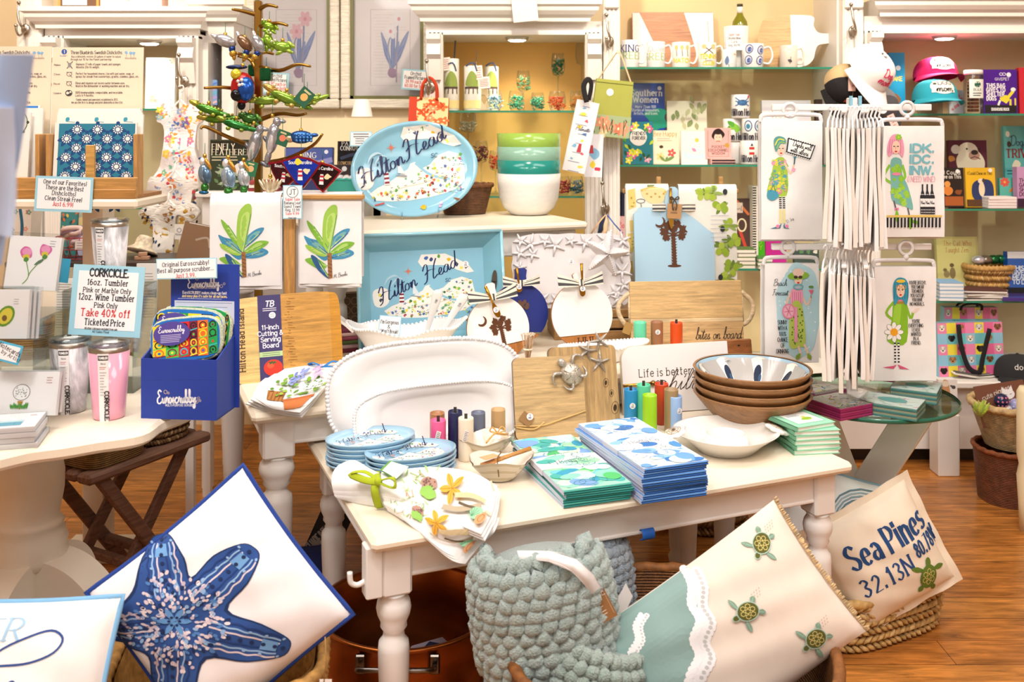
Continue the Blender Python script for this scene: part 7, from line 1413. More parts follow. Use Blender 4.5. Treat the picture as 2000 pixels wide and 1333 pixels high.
# ---- ornament tree
d=3.2;tp=Vector((X(505,d),d,ZT2));tre=thing('ornament_tree','bronze twig-branched ornament tree hung with glass ornaments','ornament tree',fr(tp));BZ='9a7434'
mb=MB();mb.box((-.012,-.012,.01),(.012,.012,Z(2,d)-ZT2),BZ,'metal',.003);mb.build('trunk',tre);mb=MB();mb.lathe([(.07,0),(.07,.012),(.02,.02)],BZ,'metal',24);mb.build('base',tre)
def br(*pp):
 q=[Vector((X(x,d+dy),d+dy,Z(y,d+dy)))-tp for x,y,dy in pp];c=cr([tuple(v_)for v_ in q],4);n=len(c);mb=MB();mb.tube(c,[.0085-.005*i/n for i in range(n)],BZ,'metal',7);mb.build('branch',tre)
for p in(((505,30,0),(475,22,-.02),(453,18,-.04)),((505,20,0),(522,10,-.03),(542,14,-.05)),((505,110,0),(480,108,-.04),(462,104,-.06)),((505,52,0),(540,45,-.05),(562,50,-.07)),((505,105,0),(520,102,.02),(535,106,.03)),((505,130,0),(545,138,-.05),(580,126,-.08),(607,130,-.09)),((505,190,0),(450,172,-.06),(398,172,-.10)),((505,235,0),(545,222,-.05),(580,225,-.08),(598,222,-.1)),((505,290,0),(450,270,-.08),(402,248,-.12),(392,252,-.13)),((505,320,0),(560,310,-.06),(610,285,-.1),(630,262,-.12)),((505,150,0),(490,118,.03),(465,110,.04))):br(*p)
def orn(kind,label,px,py,s,dd,cols,rot=0,wire=26):
 dd+=d;o=thing('glass_ornament',label,'ornament',fr(W(px,py,dd),0,0,rot),'ornaments on the twig tree');k=dd/FPX*s;mb=MB();c=cols;E_=lambda x,z,rx,rz,col,ry=None,ro=0:None
 def el(x,z,rx,rz,col,y=0,ry=None,ro=0):
  M0=mb.M;mb.M=Matrix.Translation((x*k,y*k,z*k))@Matrix.Rotation(radians(ro),4,'Y');mb.sph((0,0,0),(rx*k,(ry or min(rx,rz)*.9)*k,rz*k),col,'foil',12,8);mb.M=M0
 if kind=='duck':el(0,0,24,13,c[0],ro=20);el(-20,8,12,5,'d8d8dc',ro=30);el(14,-16,7,10,c[1]);el(16,-26,8,8,c[2]);el(18,-34,4,6,'c89a30')
 elif kind=='frog':el(0,0,18,11,c[0],ro=15);el(-14,8,9,8,c[0]);el(-18,13,3,3,'e8e0c0',-6);el(-11,14,3,3,'e8e0c0',-6);[el(x,z,10,4,c[1],-3,ro=r_)for x,z,r_ in((12,-10,30),(-6,-10,-20),(18,2,50))]
 elif kind=='gator':el(0,0,30,9,c[0],ro=8);el(-30,8,14,6,c[1],ro=12);el(28,-4,18,5,c[0],ro=4);[el(x,-9,5,4,c[1],-5)for x in(-14,12)];[el(-22+i*7,9-i*.8,3,3,c[1],-2)for i in range(8)];el(-24,15,3,3,'f0e8b0',-4)
 elif kind=='dolphin':el(0,6,12,30,c[0],ro=6);el(-1,0,7,24,'e4e6ea',-5,ro=6);el(6,36,8,10,c[0]);el(15,38,8,4,c[0]);el(-12,2,9,4,c[1],ro=50);el(-6,-30,6,14,c[0],ro=12);el(-12,-44,9,4,c[1],ro=30);el(0,-44,8,4,c[1],ro=-30)
 elif kind=='heron':el(0,0,13,20,c[0],ro=-8);el(6,-2,8,17,c[1],-7,ro=-12);el(-4,24,7,9,'eef0f2');el(-6,30,7,3,'2a4a8a');el(8,20,4,13,'d89a3c',-5,ro=-28);el(0,-26,8,9,'3f8a3c');el(-2,-36,10,4,'2f7ab0')
 elif kind=='owl':el(0,0,20,26,c[0]);el(8,-2,14,20,c[1],-10);el(-6,-12,10,10,'1a1a20',-14);el(-8,22,9,9,'e8d83c',-10);el(-10,34,18,4,'1c2a50');el(-2,-28,7,8,'1c1c22');[el(x,z,3,3,'f4f0e8',-20)for x,z in((-2,10),(4,12),(0,4),(5,5))]
 elif kind=='box':mb.box((-12*k,-12*k,-14*k),(12*k,12*k,14*k),c[0],'foil',.004);el(0,0,13.5,4,c[1])
 elif kind=='fish':el(0,0,24,13,c[0]);el(-22,-2,12,9,'e0c89a');[el(-6+i*7,5-(j*6),3,3,c[1],-11)for i in range(5)for j in range(3)];el(26,4,8,4,c[0])
 elif kind=='state':mb.prism([(x*k,z*k)for x,z in((-34,18),(-6,26),(16,22),(36,12),(22,-8),(4,-30),(-8,-22),(-22,-2))],-.010,.010,c[1],'foil');mb.prism([(x*k*.86,(z*.86)*k)for x,z in((-34,18),(-6,26),(16,22),(36,12),(22,-8),(4,-30),(-8,-22),(-22,-2))],-.013,.0,c[0],'foil');A=Art(70*k,60*k);A.text('South Carolina',50,30,9,'f4f4f8',wt=.16,fit=56);A.fill([(46,44),(54,44),(56,76),(44,76)],'f0eeea');[A.rect(44,y,56,y+6,'b8283a')for y in(48,60)];A.blob(66,50,8,'e8d8a8',.4);A.blob(44,24,8,'f0d83c',.3)if 'yellow' in label else None;mb.art(A,lambda u,v,e:(u-35*k,-.0132-e,v-30*k),kind='gloss')
 elif kind=='shell':[el((i-3)*6,-4+abs(i-3)*1.5,4,20-abs(i-3)*2,c[i%2],ro=(i-3)*10)for i in range(7)]
 elif kind=='card':mb.box((-13*k,-.001,-16*k),(13*k,.001,16*k),c[0],'paper');A=Art(26*k,32*k);A.ell(50,50,26,22,c[1]);A.lines(20,14,80,20,2,4,'e8dca0');mb.art(A,lambda u,v,e:(u-13*k,-.001-e,v-16*k))
 mb.build('figure',o);mb=MB();mb.M=Matrix.Rotation(radians(-rot),4,'Y');tz={'dolphin':46,'owl':36,'heron':34,'state':24,'shell':18,'card':16}.get(kind,12)
 if kind!='card':mb.lathe([(.006,tz*k-.004),(.006,tz*k+.006),(.003,tz*k+.009)],'d8b050','metal',10)
 mb.tube([(0,0,tz*k),(0,.002,(tz+wire)*k)],.0009,'3a7a5a','metal',4);mb.build('wire_hook',o)
for k,lb,x,y,s,dy,c,ro in(('duck','silver duck ornament with gold head, the farthest out of the three upper ducks',440,80,.95,-.05,('b8babf','2a4a9a','c8a040'),0),('duck','duck ornament with copper wing, middle one of the upper three',478,84,.85,-.05,('8a6a50','2a4a9a','c8a040'),30),('duck','silver duck ornament nearest the trunk',504,86,.85,-.07,('a8aab0','2a4a9a','c8a040'),45),('frog','green frog ornament at the top by the trunk',526,52,.8,-.04,('7fa82c','9ac03c'),10),('frog','green frog ornament climbing below the top frog',524,80,.9,-.05,('86ac34','9ac03c'),60),('frog','speckled green frog ornament on the upper outer twig',552,92,1.0,-.07,('8ab83c','a8c850'),-8),('owl','red and blue graduate bird ornament in a cap',474,172,1.2,-.09,('c8282c','2058b8'),0),('box','dark green box ornament by the trunk',520,146,.9,-.05,('0f5a34','1a7a4a'),0),('box','dark emerald box ornament behind the trunk',496,138,.8,.04,('0f5a34','1a7a4a'),0),('gator','green alligator ornament on the outermost lower twig',408,214,.95,-.1,('4a8a2c','a8a83c'),10),('gator','green alligator ornament under the outermost one',428,232,1.0,-.09,('5a8a2c','b0a040'),-10),('gator','dark green alligator ornament below the graduate bird',462,244,1.0,-.1,('2a7a34','8a9a3c'),8),('frog','round green turtle ornament beside the trunk',488,232,1.0,-.09,('3a6a2c','5a8a3c'),0),('gator','lime alligator ornament nearest the trunk on the big branch',524,196,1.0,-.08,('86a83c','a8b84c'),-14),('gator','lime alligator ornament in the middle of the big branch',560,192,1.2,-.1,('7aa034','c0a050'),16),('gator','lime alligator ornament at the end of the big branch',600,198,1.0,-.1,('8aa83c','a8b84c'),-22),('card','dark green hang card with an animal picture on the big branch',594,190,1.1,-.13,('14583a','e0b060'),40),('dolphin','grey dolphin ornament nearer the trunk',496,290,1.05,-.1,('9a9ca2','7a7c84'),8),('dolphin','grey dolphin ornament beside the dark green tag',532,276,1.05,-.1,('a4a6ac','7a7c84'),4),('card','dark green tag hanging by the dolphins',552,270,.95,-.11,('14583a','d8785a'),20),('fish','blue scaled fish ornament on the lower twig',588,268,1.0,-.1,('2a5aa0','4a8ad0'),0),('heron','blue heron ornament standing outermost',400,340,1.0,-.14,('8aa4b8','5f7f9c'),0),('heron','pale blue heron ornament in the middle of the herons',446,346,1.1,-.14,('b0c4d4','88a8c4'),0),('heron','white heron ornament nearest the trunk',476,346,.95,-.12,('e0e2e4','c8ccd0'),0),('card','green hang card beside the white heron',490,330,.9,-.13,('1a6a44','d8b078'),14),('state','blue South Carolina map ornament with yellow flowers',588,334,1.15,-.13,('1c3ec0','9a1c2c'),0),('state','dark red South Carolina map ornament behind the blue one',556,340,1.0,-.1,('4a1420','9a1c2c'),8),('state','black South Carolina map ornament with red edge',630,344,1.05,-.12,('2a1014','a8202c'),4),('shell','pale gold shell ornament below the dolphins',528,362,.9,-.12,('e0d4b8','c8b894'),0)):orn(k,lb,x,y,s,dy,c,ro)
# ================================================ wall and shelf goods
MB_=lambda fn,name,par=None,M=None:(lambda m_:(fn(m_),m_.build(name,par,M))[1])(MB())
def orchid(px0,px1,label,draw,shift=0):
 d=4.72;x0,x1,z0,z1=X(px0,d),X(px1,d),Z(212,d),Z(-60,d);w,h=x1-x0,z1-z0;o=thing('framed_picture',label,'picture',fr(((x0+x1)/2,d,z0)),'orchid prints on the wall');c=.045
 for a,b in(((-w/2,-.03,0),(w/2,.02,c)),((-w/2,-.03,h-c),(w/2,.02,h)),((-w/2,-.03,c),(-w/2+c,.02,h-c)),((w/2-c,-.03,c),(w/2,.02,h-c))):MB_(lambda m_:m_.box(a,b,'e9e2d4','wood',.006),'frame_rail',o)
 mb=MB();k=c+.016
 for a,b in(((-w/2+c,-.022,c),(w/2-c,0,k)),((-w/2+c,-.022,c),(-w/2+k,0,h-c)),((w/2-k,-.022,c),(w/2-c,0,h-c))):mb.box(a,b,'6a6a3c','paint')
 mb.build('green_liner',o)
 mb=MB();mb.box((-w/2+k,-.004,k),(w/2-k,0,h-c),'eadfe6','paper');A=Art(w-2*k,h-c-k,(480,-40,640,186));draw(A);mb.art(A,lambda u,v,e:(u-w/2+k,-.004-e,v+k));mb.build('print',o)
 MB_(lambda m_:m_.box((-w/2+k,-.012,k),(w/2-k,-.010,h-c),'f4f6f6','acrylic'),'glass_pane',o)
def dorc(pk):
 def f(a):
  a.line([(520,20),(615,20),(615,166),(520,166)],.8,'b8a8b8',closed=True);[a.line([(526+R.uniform(0,10),30+i*6),(560+R.uniform(0,50),30+i*6)],.5,'cfc0d0')for i in range(21)];B1,B2='8f9ac8','7f8cc0'
  for x,y,wd,c in((545,62,5,B1),(550,85,5,B2),(612,60,6,B1),(600,88,5,B2),(588,80,5,B1),(575,55,5,B2)):a.leaf(572,135,x,y,wd,c,'a8b0d8')
  a.line([(572,135),(583,90),(585,45)],3,'8a94b8',True);a.line([(568,135),(562,90),(575,60)],3,'9aa4c4',True);a.blob(572,142,10,'a88aa8',.15);a.line([(583,100),(582,160)],2.4,'a89ab0')
  for x,y in((588,38),(568,62)):a.flower(x,y,15,'e6b8c8' if pk else 'e8e0ec','d89aa8',6)
 return f
orchid(482,664,'framed print of a pink orchid, half behind the ornament tree',dorc(True));orchid(667,846,'framed print of a pale orchid with drooping leaves beside the middle cabinet',dorc(False))
def dors(a):[a.text(t_,(a0:=810),147+i*8,6.4,c,serif=.8,wt=.14,fit=f_)for i,(t_,c,f_)in enumerate((('Orchid',DK,20),('Framed Pictures',DK,42),('39.99 each or',RD,38),('60.00 for both',RD,40)))]
card('sale_sign','blue-bordered Orchid Framed Pictures sign on the pale orchid frame',(783,136,836,176),4.66,'f4f4f6',SB,dors,0,0,4,3)
card('sale_sign','blue-bordered Orchid Framed Pictures sign behind the ornament tree',(512,142,562,184),4.66,'f4f4f6',SB,lambda a:[a.text(t_,538,151+i*8,6.4,c,serif=.8,wt=.14,fit=f_)for i,(t_,c,f_)in enumerate((('Orchid',DK,20),('Framed Pictures',DK,40),('39.99 each or',RD,38),('60.00 for both',RD,40)))],0,0,4,3)
# things on top of the cabinets
zt=Z(17)+.001;zt2=Z(4)+.001
for lb,a,b,c,z_,dr in(('wooden frame with a blue-edged price sign on top of the corner cabinet',113,193,'c9964e',zt,lambda a:(a.rect(118,-30,188,14,'6a4a34'),a.rect(122,-30,170,10,'bfd8ec'),a.rect(125,-30,167,6,'f2f2f4'))),('blush pink box lettered & BACK on top of the corner cabinet',196,316,'f0d6cc',zt,lambda a:(a.text('& BACK',262,8,13,'f8f4f2',wt=.1,fit=62),a.line([(244,13),(264,17),(284,13)],.8,'c8a89a',True))),('narrow blush pink box next to the & BACK box',329,397,'f0d2cc',zt,None),('white box on top of the middle cabinet',886,935,'f4efe8',zt2,None),('straw-filled brown basket box on top of the middle cabinet',938,992,'a8703c',zt2,None)):
 panel('display_box' if 'frame' not in lb else 'framed_sign',lb,(a,-60,b,HOR+(EYE-z_)/4.34*FPX),4.34,c,0,t=.08,draw=dr)
panel('paper_sign','white paper sign hanging tilted over the middle cornice',(1003,-20,1052,42),4.205,'f6f5f4',-8,0,-6,t=.002)
# glassware in the middle cabinet
def glass(label,px,wpx,hpx,z,d,fill,stem=0,grp='glasses in the middle cabinet',ff=1.0):
 r=wpx/2/FPX*d;h=hpx/FPX*d;o=thing('stemless_glass' if not stem else 'wine_glass',label,'glass',fr((X(px,d),d,z)),grp);s_=stem/FPX*d
 P=([(r*.7,0),(r*.7,.002),(.004,.006),(.0035,s_)]if stem else[(r*.6,0)])+[(r*.75,s_+h*.08),(r*.98,s_+h*.4),(r*.92,s_+h*.75),(r*.78,s_+h)]
 MB_(lambda m_:m_.lathe(P,'f4f6f4','acrylic',24,cap=False),'bowl',o)
 if fill:
  mb=MB();q=random.Random(int(px))
  for i in range(70):a=q.uniform(0,6.3);rr_=r*.78*sqrt(q.random());zz=s_+h*(.1+ff*.6*q.random());x,y=rr_*cos(a),rr_*sin(a);mb.tube([(x,y,zz),(x+q.uniform(-.012,.012),y+q.uniform(-.006,.006),zz+q.uniform(-.008,.012)),(x+q.uniform(-.014,.014),y,zz+q.uniform(-.004,.012))],.0022,q.choice(fill),'paper',4)
  mb.build('shredded_paper',o)['kind']='stuff'
 return o
z_,d=ZM[0],4.46;GR,RDc,BLc=['2fa884','4fc49c','1f8f70'],['e0542c','d83a2c','f07a3c'],['9fcfe8','7fbfe4','c8e4f2']
glass('stemless glass with light blue paper shreds',967,30,40,z_,4.4,BLc);glass('stemless glass with green shreds, farther from the red one',1008,32,40,z_,4.4,GR);glass('stemless glass with green shreds next to the red one',1050,28,36,z_,4.4,GR);glass('stemless glass with red shreds',1088,36,38,z_,4.4,RDc);glass('stemless glass with orange shreds by the cabinet post',1126,28,40,z_,4.46,['f09a4c','e8b060'])
glass('tall wine glass with dark green shreds',1090,28,46,z_,4.56,['1f7a5a','2f9a70'],68);glass('wine glass with green and orange shreds at the centre of the shelf',1022,28,42,z_,4.56,['4fb890','f0a860','7fcfa8'],38);glass('wine glass with a dark emblem beside the cabinet post',1136,26,44,z_,4.56,None,90)
z2=ZM[1];glass('wine glass with a blue starfish, behind the oval platter',914,34,46,z2,4.42,['d8c8a8'],120,ff=.6);glass('wine glass with dark red shreds behind the oval platter',940,28,44,z2,4.46,['5a2030','8a2c3c'],60);glass('wine glass with red shreds between platter and bowls',968,28,40,z2,4.46,RDc,45);glass('stemless glass with crimson shreds behind the bowls',1100,30,36,z2,4.42,['c8283c','d84a5a']);glass('stemless glass with blue shreds next to the crimson one',1126,30,36,z2,4.42,['3a7a9a','6a9ab0'])
def cyl(label,px,wpx,pyt,z,d,col,draw,rect=None,name='mug',cat='mug',handle=0,taper=1.0,kind='gloss',grp=None,straw=None,open_=True):
 r=wpx/2/FPX*d;h=Z(pyt,d)-z;o=thing(name,label,cat,fr((X(px,d),d,z)),grp);P=[(r*taper*.92,0),(r*taper,.004),(r,h-.002),(r*.97,h)]+([(r*.93,h-.002),(r*.9*taper,.01),(.0001,.008)]if open_ else[(.0001,h)])
 mb=MB();mb.lathe(P,col,kind,28)
 if draw:A=Art(wpx/FPX*d*1.2,h,rect or(px-wpx*.6,pyt,px+wpx*.6,HOR+(EYE-z)/d*FPX));draw(A);mb.art(A,lambda u,v,e:(lambda q:(q[0]*cos(q[1]),q[0]*sin(q[1]),v))((r*(taper+(1-taper)*v/h)+e,-pi/2+(u-A.w/2)/r)),tol=r*.22,kind=kind)
 mb.build('body',o)
 if handle:mb=MB();mb.tube(cr([(handle*r*.95,0,h*.82),(handle*r*1.5,0,h*.86),(handle*r*1.75,0,h*.5),(handle*r*1.45,0,h*.2),(handle*r*.95,0,h*.22)]),.0065,col,kind,8,flat=.75);mb.build('handle',o)
 if straw:mb=MB();mb.tube([(0,0,h*.2),(r*.5,0,h*1.35)],.004,straw,'acrylic' if straw=='f4f4f4' else 'gloss',8);mb.build('straw',o)
 return o
def dpier(a,x=0):a.fill([(868+x,165),(880+x,140),(892+x,150),(895+x,172),(880+x,170)],'9ab05a',True);a.line([(866+x,172),(896+x,172)],4,'5a4a44');[a.line([(869+x+i*8,172),(867+x+i*9,184)],2,'5a4a44')for i in range(4)];a.rect(860+x,196,900+x,212,'f0dc9a');a.line([(870+x,130),(885+x,124),(892+x,140)],3,'4a5a80',True)
gt='printed tumblers in the middle cabinet'
cyl('white tumbler with a pier print, at the cabinet edge by the orchid frame',882,30,115,z_,4.42,'f4f0e6',dpier,name='printed_tumbler',cat='tumbler',grp=gt,straw='5a5a60');cyl('white tumbler with a pier and boat print, the middle one',923,34,129,z_,4.42,'f4f0e6',lambda a:dpier(a,40),name='printed_tumbler',cat='tumbler',grp=gt,straw='f4f4f4');cyl('white tumbler behind the tags next to the blue shreds glass',960,28,130,z_,4.54,'f4f0e6',lambda a:dpier(a,78),name='printed_tumbler',cat='tumbler',grp=gt)
for i,r_ in enumerate(((866,112,881,138),(926,128,944,156),(936,150,958,173))):card('price_tag','small white tag with red print, %s'%['on the tumbler by the orchid frame','on the middle printed tumbler','lowest, beside the middle printed tumbler'][i],r_,4.385,'f6f2ec','f0e8e0',lambda a:a.lines(r_[0]+2,r_[1]+5,r_[2]-2,r_[3]-5,5,1.2,'c86a5a',.2),4,0,-5,1)
panel('gift_box','beige patterned box beside the blue shreds glass',(936,174,953,215),4.42,'dcc8a4',t=.05,draw=lambda a:a.blob(945,194,7,'b89a6c',.4))
# bags on hooks
M,w,h=pan((797,190,874,245),4.18,0,0,2);bag('tote_bag','orange floral bag with red straps hanging by the orchid frame',M,w,h,.09,'f6d8a0','cloth',lambda A:([A.flower(R.uniform(12,92),R.uniform(12,88),R.uniform(9,15),R.choice(['e8743c','d85a2c','f09a6c']),'f4e0b0')for i in range(13)],[A.leaf((x:=R.uniform(10,90)),(y:=R.uniform(12,90)),x+R.uniform(-14,14),y-12,3,'c84a28')for i in range(14)],A.rect(0,0,20,100,'c8442c')),handles=(.085,'c8401c'),side='b8401c')
o=thing('crossbody_bag','olive green bag with a floral lower half hanging from the column hook','bag',fr(W(1190,268,4.17),0,0,6));w,h=78/FPX*4.17,112/FPX*4.17;mb=MB()
mb.prism([(-w/2,.006),(-w/2+.012,0),(w/2-.012,0),(w/2,.006),(w*.46,h),(-w*.46,h)],0,.05,'a3a850','cloth');A=Art(w,h);A.fill([(0,62),(100,62),(99,99),(2,99)],'9fb08a');[A.flower(R.uniform(12,88),R.uniform(70,92),11,R.choice(['d8745a','e8c89a','e09a7a']),'f0e0b8')for i in range(8)];[A.line([(x:=R.uniform(8,90),66+R.uniform(0,30)),(x+R.uniform(-8,8),68+R.uniform(0,30))],1.4,'4a5a3a')for i in range(16)];A.ell(40,22,9,6.5,'f2efe6');A.line([(4,6),(96,6)],1,'6a6a2c');mb.art(A,flat(w),kind='cloth');mb.build('pouch',o)
mb=MB();hk=.355;mb.tube(cr([(-w*.44,.02,h-.01),(-.012,.0,hk),(.0,-.008,hk+.01),(.014,.0,hk),(w*.46,.02,h-.02)]),.008,'e6c8a4','cloth',8,flat=.3);mb.build('strap',o)
def dsail(a):u=lambda x:1098+x*.44;v=lambda y:195+y*1.41;[a.blob(u(R.uniform(20,80)),v(10+i*9),R.uniform(3,5),R.choice(['7fb4d8','e8d84a','4a7ab0','d85a6a','8ac08a','f0d03c']),.5,7,.7)for i in range(10)];[a.line([(u(14+R.uniform(0,20)),v(8+i*13)),(u(60+R.uniform(0,20)),v(8+i*13))],.9,'4a5a80')for i in range(8)];a.text('Palmetto',1121,v(42),9,'2a3a60',font=SCR,shear=.3,wt=.09,fit=28);a.fill([(u(48),v(60)),(u(60),v(60)),(u(64),v(72)),(u(44),v(72))],'b83a44')
panel('bottle_bag','white printed bottle bag with a black strap, tilted on its hook',(1098,195,1142,336),4.1,'eceaf2',0,0,12,t=.03,kind='cloth',draw=dsail,cat='bag');panel('bottle_bag','white printed bottle bag behind, below the olive bag',(1141,262,1176,346),4.16,'e6e6f0',0,0,2,t=.03,kind='cloth',draw=lambda a:(a.blob(1158,300,10,'7fb4d8',.3),a.fill([(1150,284),(1156,284),(1158,300),(1148,300)],'b83a44'),a.blob(1156,322,6,'e8d03c',.4),a.blob(1166,330,5,'c83a5a',.4)),cat='bag')
mb=MB();mb.tube(cr([W(1146,200,4.08),W(1140,170,4.08),W(1148,155,4.08),W(1155,165,4.09),W(1150,196,4.1)],5),.011,'1e1c20','cloth',8,flat=.3);tag(mb.build('bag_strap',None),'black strap with an eyelet on the tilted bottle bag','strap')
for c,pts in(('d8b08a',[(1182,420),(1166,440),(1155,456)]),('e2c09a',[(1184,420),(1182,450),(1176,466)]),('2f5ab8',[(1186,420),(1200,438),(1216,456)]),('24304e',[(1183,420),(1174,440),(1170,462)])):
 mb=MB();mb.tube([W(x,y,4.2-.004*i)for i,(x,y)in enumerate(pts)],.009,c,'cloth',8,flat=.3);tag(mb.build('bag_strap',None),'%s bag strap hanging from the low column hook'%{'d8b08a':'thin tan','e2c09a':'wide pale tan','2f5ab8':'bright blue','24304e':'dark navy'}[c],'strap','straps on the low hook')
 # bay, top shelf
z_=ZB[0];d=4.42;gm='mugs on the top shelf'
def tx(l):return lambda a:[a.text(t_,x,y,s_,c,serif=sf,wt=w_,thin=.5,shear=sh)for t_,x,y,s_,c,sf,w_,sh in l]
cyl('white mug lettered KING and GREEN',1230,36,79,z_,d,'f2f0f2',tx([('KING',1228,102,13,'2a3a80',.8,.15,0),('GREEN',1230,116,13,'9ac05a',.8,.13,0)]),handle=1,grp=gm);cyl('white mug lettered Queen and GREEN',1281,36,82,z_,d,'f2eef0',tx([('Queen',1280,102,10,'e8a8a8',0,.08,.3),('GREEN',1281,118,13,'a8c86a',.6,.12,0)]),handle=1,grp=gm)
cyl('white mug with three rackets in yellow',1330,36,83,z_,d,'f4f2ec',lambda a:([a.ell(1318+i*11,94,3.6,5,'e0c88a')for i in range(3)],[a.line([(1318+i*11,99),(1319+i*11,111)],1.4,'8a7a6a')for i in range(3)],a.text('MATCH',1330,123,8,'e8d84a',wt=.18)),handle=1,grp=gm);cyl('white mug with crossed rackets and yellow lettering',1381,36,84,z_,d,'f4f2ec',lambda a:(a.line([(1372,92),(1390,106)],1.6,'5a4a40'),a.line([(1390,92),(1372,106)],1.6,'5a4a40'),a.ell(1372,92,4.6,4.6,'e4c890'),a.ell(1390,92,4.6,4.6,'e4c890'),a.text('TENNIS',1381,115,8,'e8d43c',wt=.2),a.text('lovers',1381,121,6,'8a8a9a',font=SCR,wt=.08),a.text('CLUB',1381,128,7,'e8d43c',wt=.2)),handle=1,grp=gm)
cyl('white tumbler with a seabird print',1424,28,97,z_,d-.02,'f4f4f4',lambda a:(a.ell(1424,116,6,9,'e8ecf0'),a.line([(1420,126),(1421,131)],1,'3a3a40'),a.leaf(1418,110,1416,128,4,'6a84b0'),a.ell(1427,106,4,4,'f0f0ec'),a.line([(1430,106),(1436,108)],1.6,'e8a83c')),name='printed_cup',cat='cup',grp=gm)
cyl('white pitcher printed with blue oysters',1470,44,86,z_,d,'f4f4f6',lambda a:[(a.ell(x,y,8,9,'3a4a8a',20),a.ell(x,y,6.4,7.4,'dfe4f0',20),a.ell(x+1,y+1,4,5,'4a62b0',20))for x,y in((1458,97),(1482,99),(1456,118),(1480,119))],handle=1,name='pitcher',cat='pitcher',taper=.9);cyl('small beige pitcher with a bird drawing by the paddle board',1540,34,89,z_,d,'ece0d4',lambda a:(a.leaf(1534,118,1542,122,3,'4a4a54'),a.line([(1540,112),(1538,126)],1,'6a5a4a')),handle=1,name='pitcher',cat='pitcher')
o=panel('serving_board','reddish wood board with white corners behind the KING mug',(1236,24,1396,131),4.6,'c98a62',6,t=.016,kind='wood',r=.01,draw=lambda a:(a.fill([(1237,25),(1250,25),(1276,80),(1285,130),(1237,130)],'f4f1f0'),a.fill([(1338,25),(1395,25),(1395,130),(1368,130),(1352,70)],'f6f4f2'),a.line([(1384,40),(1386,90)],1.2,'b09a7a')))
o=cyl('white wine chiller bucket',1438,50,52,z_,4.5,'f4f2f0',None,name='wine_chiller',cat='bucket',taper=.86);o=thing('wine_bottle','green wine bottle standing in the white chiller','bottle',fr((X(1445,4.5),4.5,z_+.012)));hb_=Z(8,4.5)-z_-.012;MB_(lambda m_:m_.lathe([(.036,0),(.037,hb_*.62),(.033,hb_*.72),(.016,hb_*.82),(.0135,hb_*.86)],'7a7a1c','gloss',28),'glass_body',o);MB_(lambda m_:m_.lathe([(.0138,hb_*.85),(.0138,hb_*.955)],'f0eee8','paper',24),'neck_label',o);MB_(lambda m_:m_.lathe([(.0142,hb_*.955),(.0142,hb_)],'3a3a20','gloss',24),'cap',o)
card('sale_sign','blue-edged sign on the white chiller',(1418,60,1450,98),4.41,'f4f4f4','cfe4ee',lambda a:[a.text(t_,1434,70+i*7,5,c,serif=.7,wt=.12,fit=f_)for i,(t_,c,f_)in enumerate((('Super Sale',RD,22),('Chiseled Wine',DK,26),('Cork',DK,12),('Reg. 44.99',DK,22)))],4,0,0,1.5)
M,w,h=pan((1484,32,1588,131),4.49,6,-16);o=thing('paddle_board','round-cornered wood paddle board with a white band and handle','serving board',M);mb=MB();pr_=cr([(-w/2+.02,0),(w*.25,0),(w*.45,h*.12),(w*.5,h*.3),(w*.56,h*.42),(w*.80,h*.47),(w*.80,h*.62),(w*.56,h*.66),(w*.47,h*.8),(w*.42,h),(-w*.3,h),(-w*.46,h*.8),(-w*.5,h*.4)],4,True)
mb.prism(pr_,0,.016,'f4f1ee','paint','d8b88a',True);mb.build('board',o);q=[(x,z)for x,z in pr_ if x<w*.12];mb=MB();q.sort(key=lambda p:atan2(p[1]-h/2,p[0]+w*.2));mb.prism(q,-.0006,-.0001,'e0b47c','wood');mb.build('wood_face',o)
# bay, middle shelf
z_=ZB[1]
book('blue book titled Southern Women',(1228,162,1300,300),4.56,z_,'1a4aa8',lambda a:(a.blob(1285,230,22,'1f9a80',.4),a.blob(1240,190,14,'2a7a90',.4),a.text('Southern',1264,187,12,'f2f0ea',serif=.8,wt=.17,thin=.4,fit=60),a.text('Women',1262,200,12,'f2f0ea',serif=.8,wt=.17,thin=.4,fit=48),[a.text(t_,1262,211+i*6.5,5.4,'e4ecf4',serif=.6,wt=.14,fit=f_)for i,(t_,f_)in enumerate((('More Than 100',40),('Stories of Innovators,',54),('Artists, and Icons',46)))],a.ell(1290,172,4,4,'d8e0f0')))
book('teal floral book titled Friends Forever',(1217,238,1276,320),4.42,z_,'1f7f90',lambda a:([a.flower(R.uniform(1222,1272),R.choice([R.uniform(242,254),R.uniform(284,316)]),7,R.choice(['e86a9a','f0e03c','f4a8c0']),'f4f0e8')for i in range(14)],[a.leaf((x:=R.uniform(1220,1270)),(y:=R.uniform(244,316)),x+R.uniform(-9,9),y-9,2.6,R.choice(['4a9a3c','1f5a3a','b8d03c']))for i in range(22)],a.blob(1248,268,17,'f4f2ec',.1),a.text('FRIENDS',1248,264,6.4,'2a2a34',wt=.17,fit=25),a.text('FOREVER',1248,273,6.4,'2a2a34',wt=.17,fit=25)))
book('cream book titled Bee Happy with a bee and flowers',(1274,255,1327,320),4.43,z_,'f4e8d0',lambda a:(a.text('Bee Happy',1300,266,9,'c8a84a',serif=.7,wt=.1,fit=46),a.lines(1284,271,1318,275,2,1,'b8a890'),a.ell(1292,287,4,3,'4a3a2c'),a.flower(1312,299,8,'d85a5a','f0d0a0'),a.flower(1290,306,8,'f0d890','c89a4a'),[a.leaf(1300,316,1300+R.uniform(-20,20),306,2.4,'7a9a5a')for i in range(8)]))
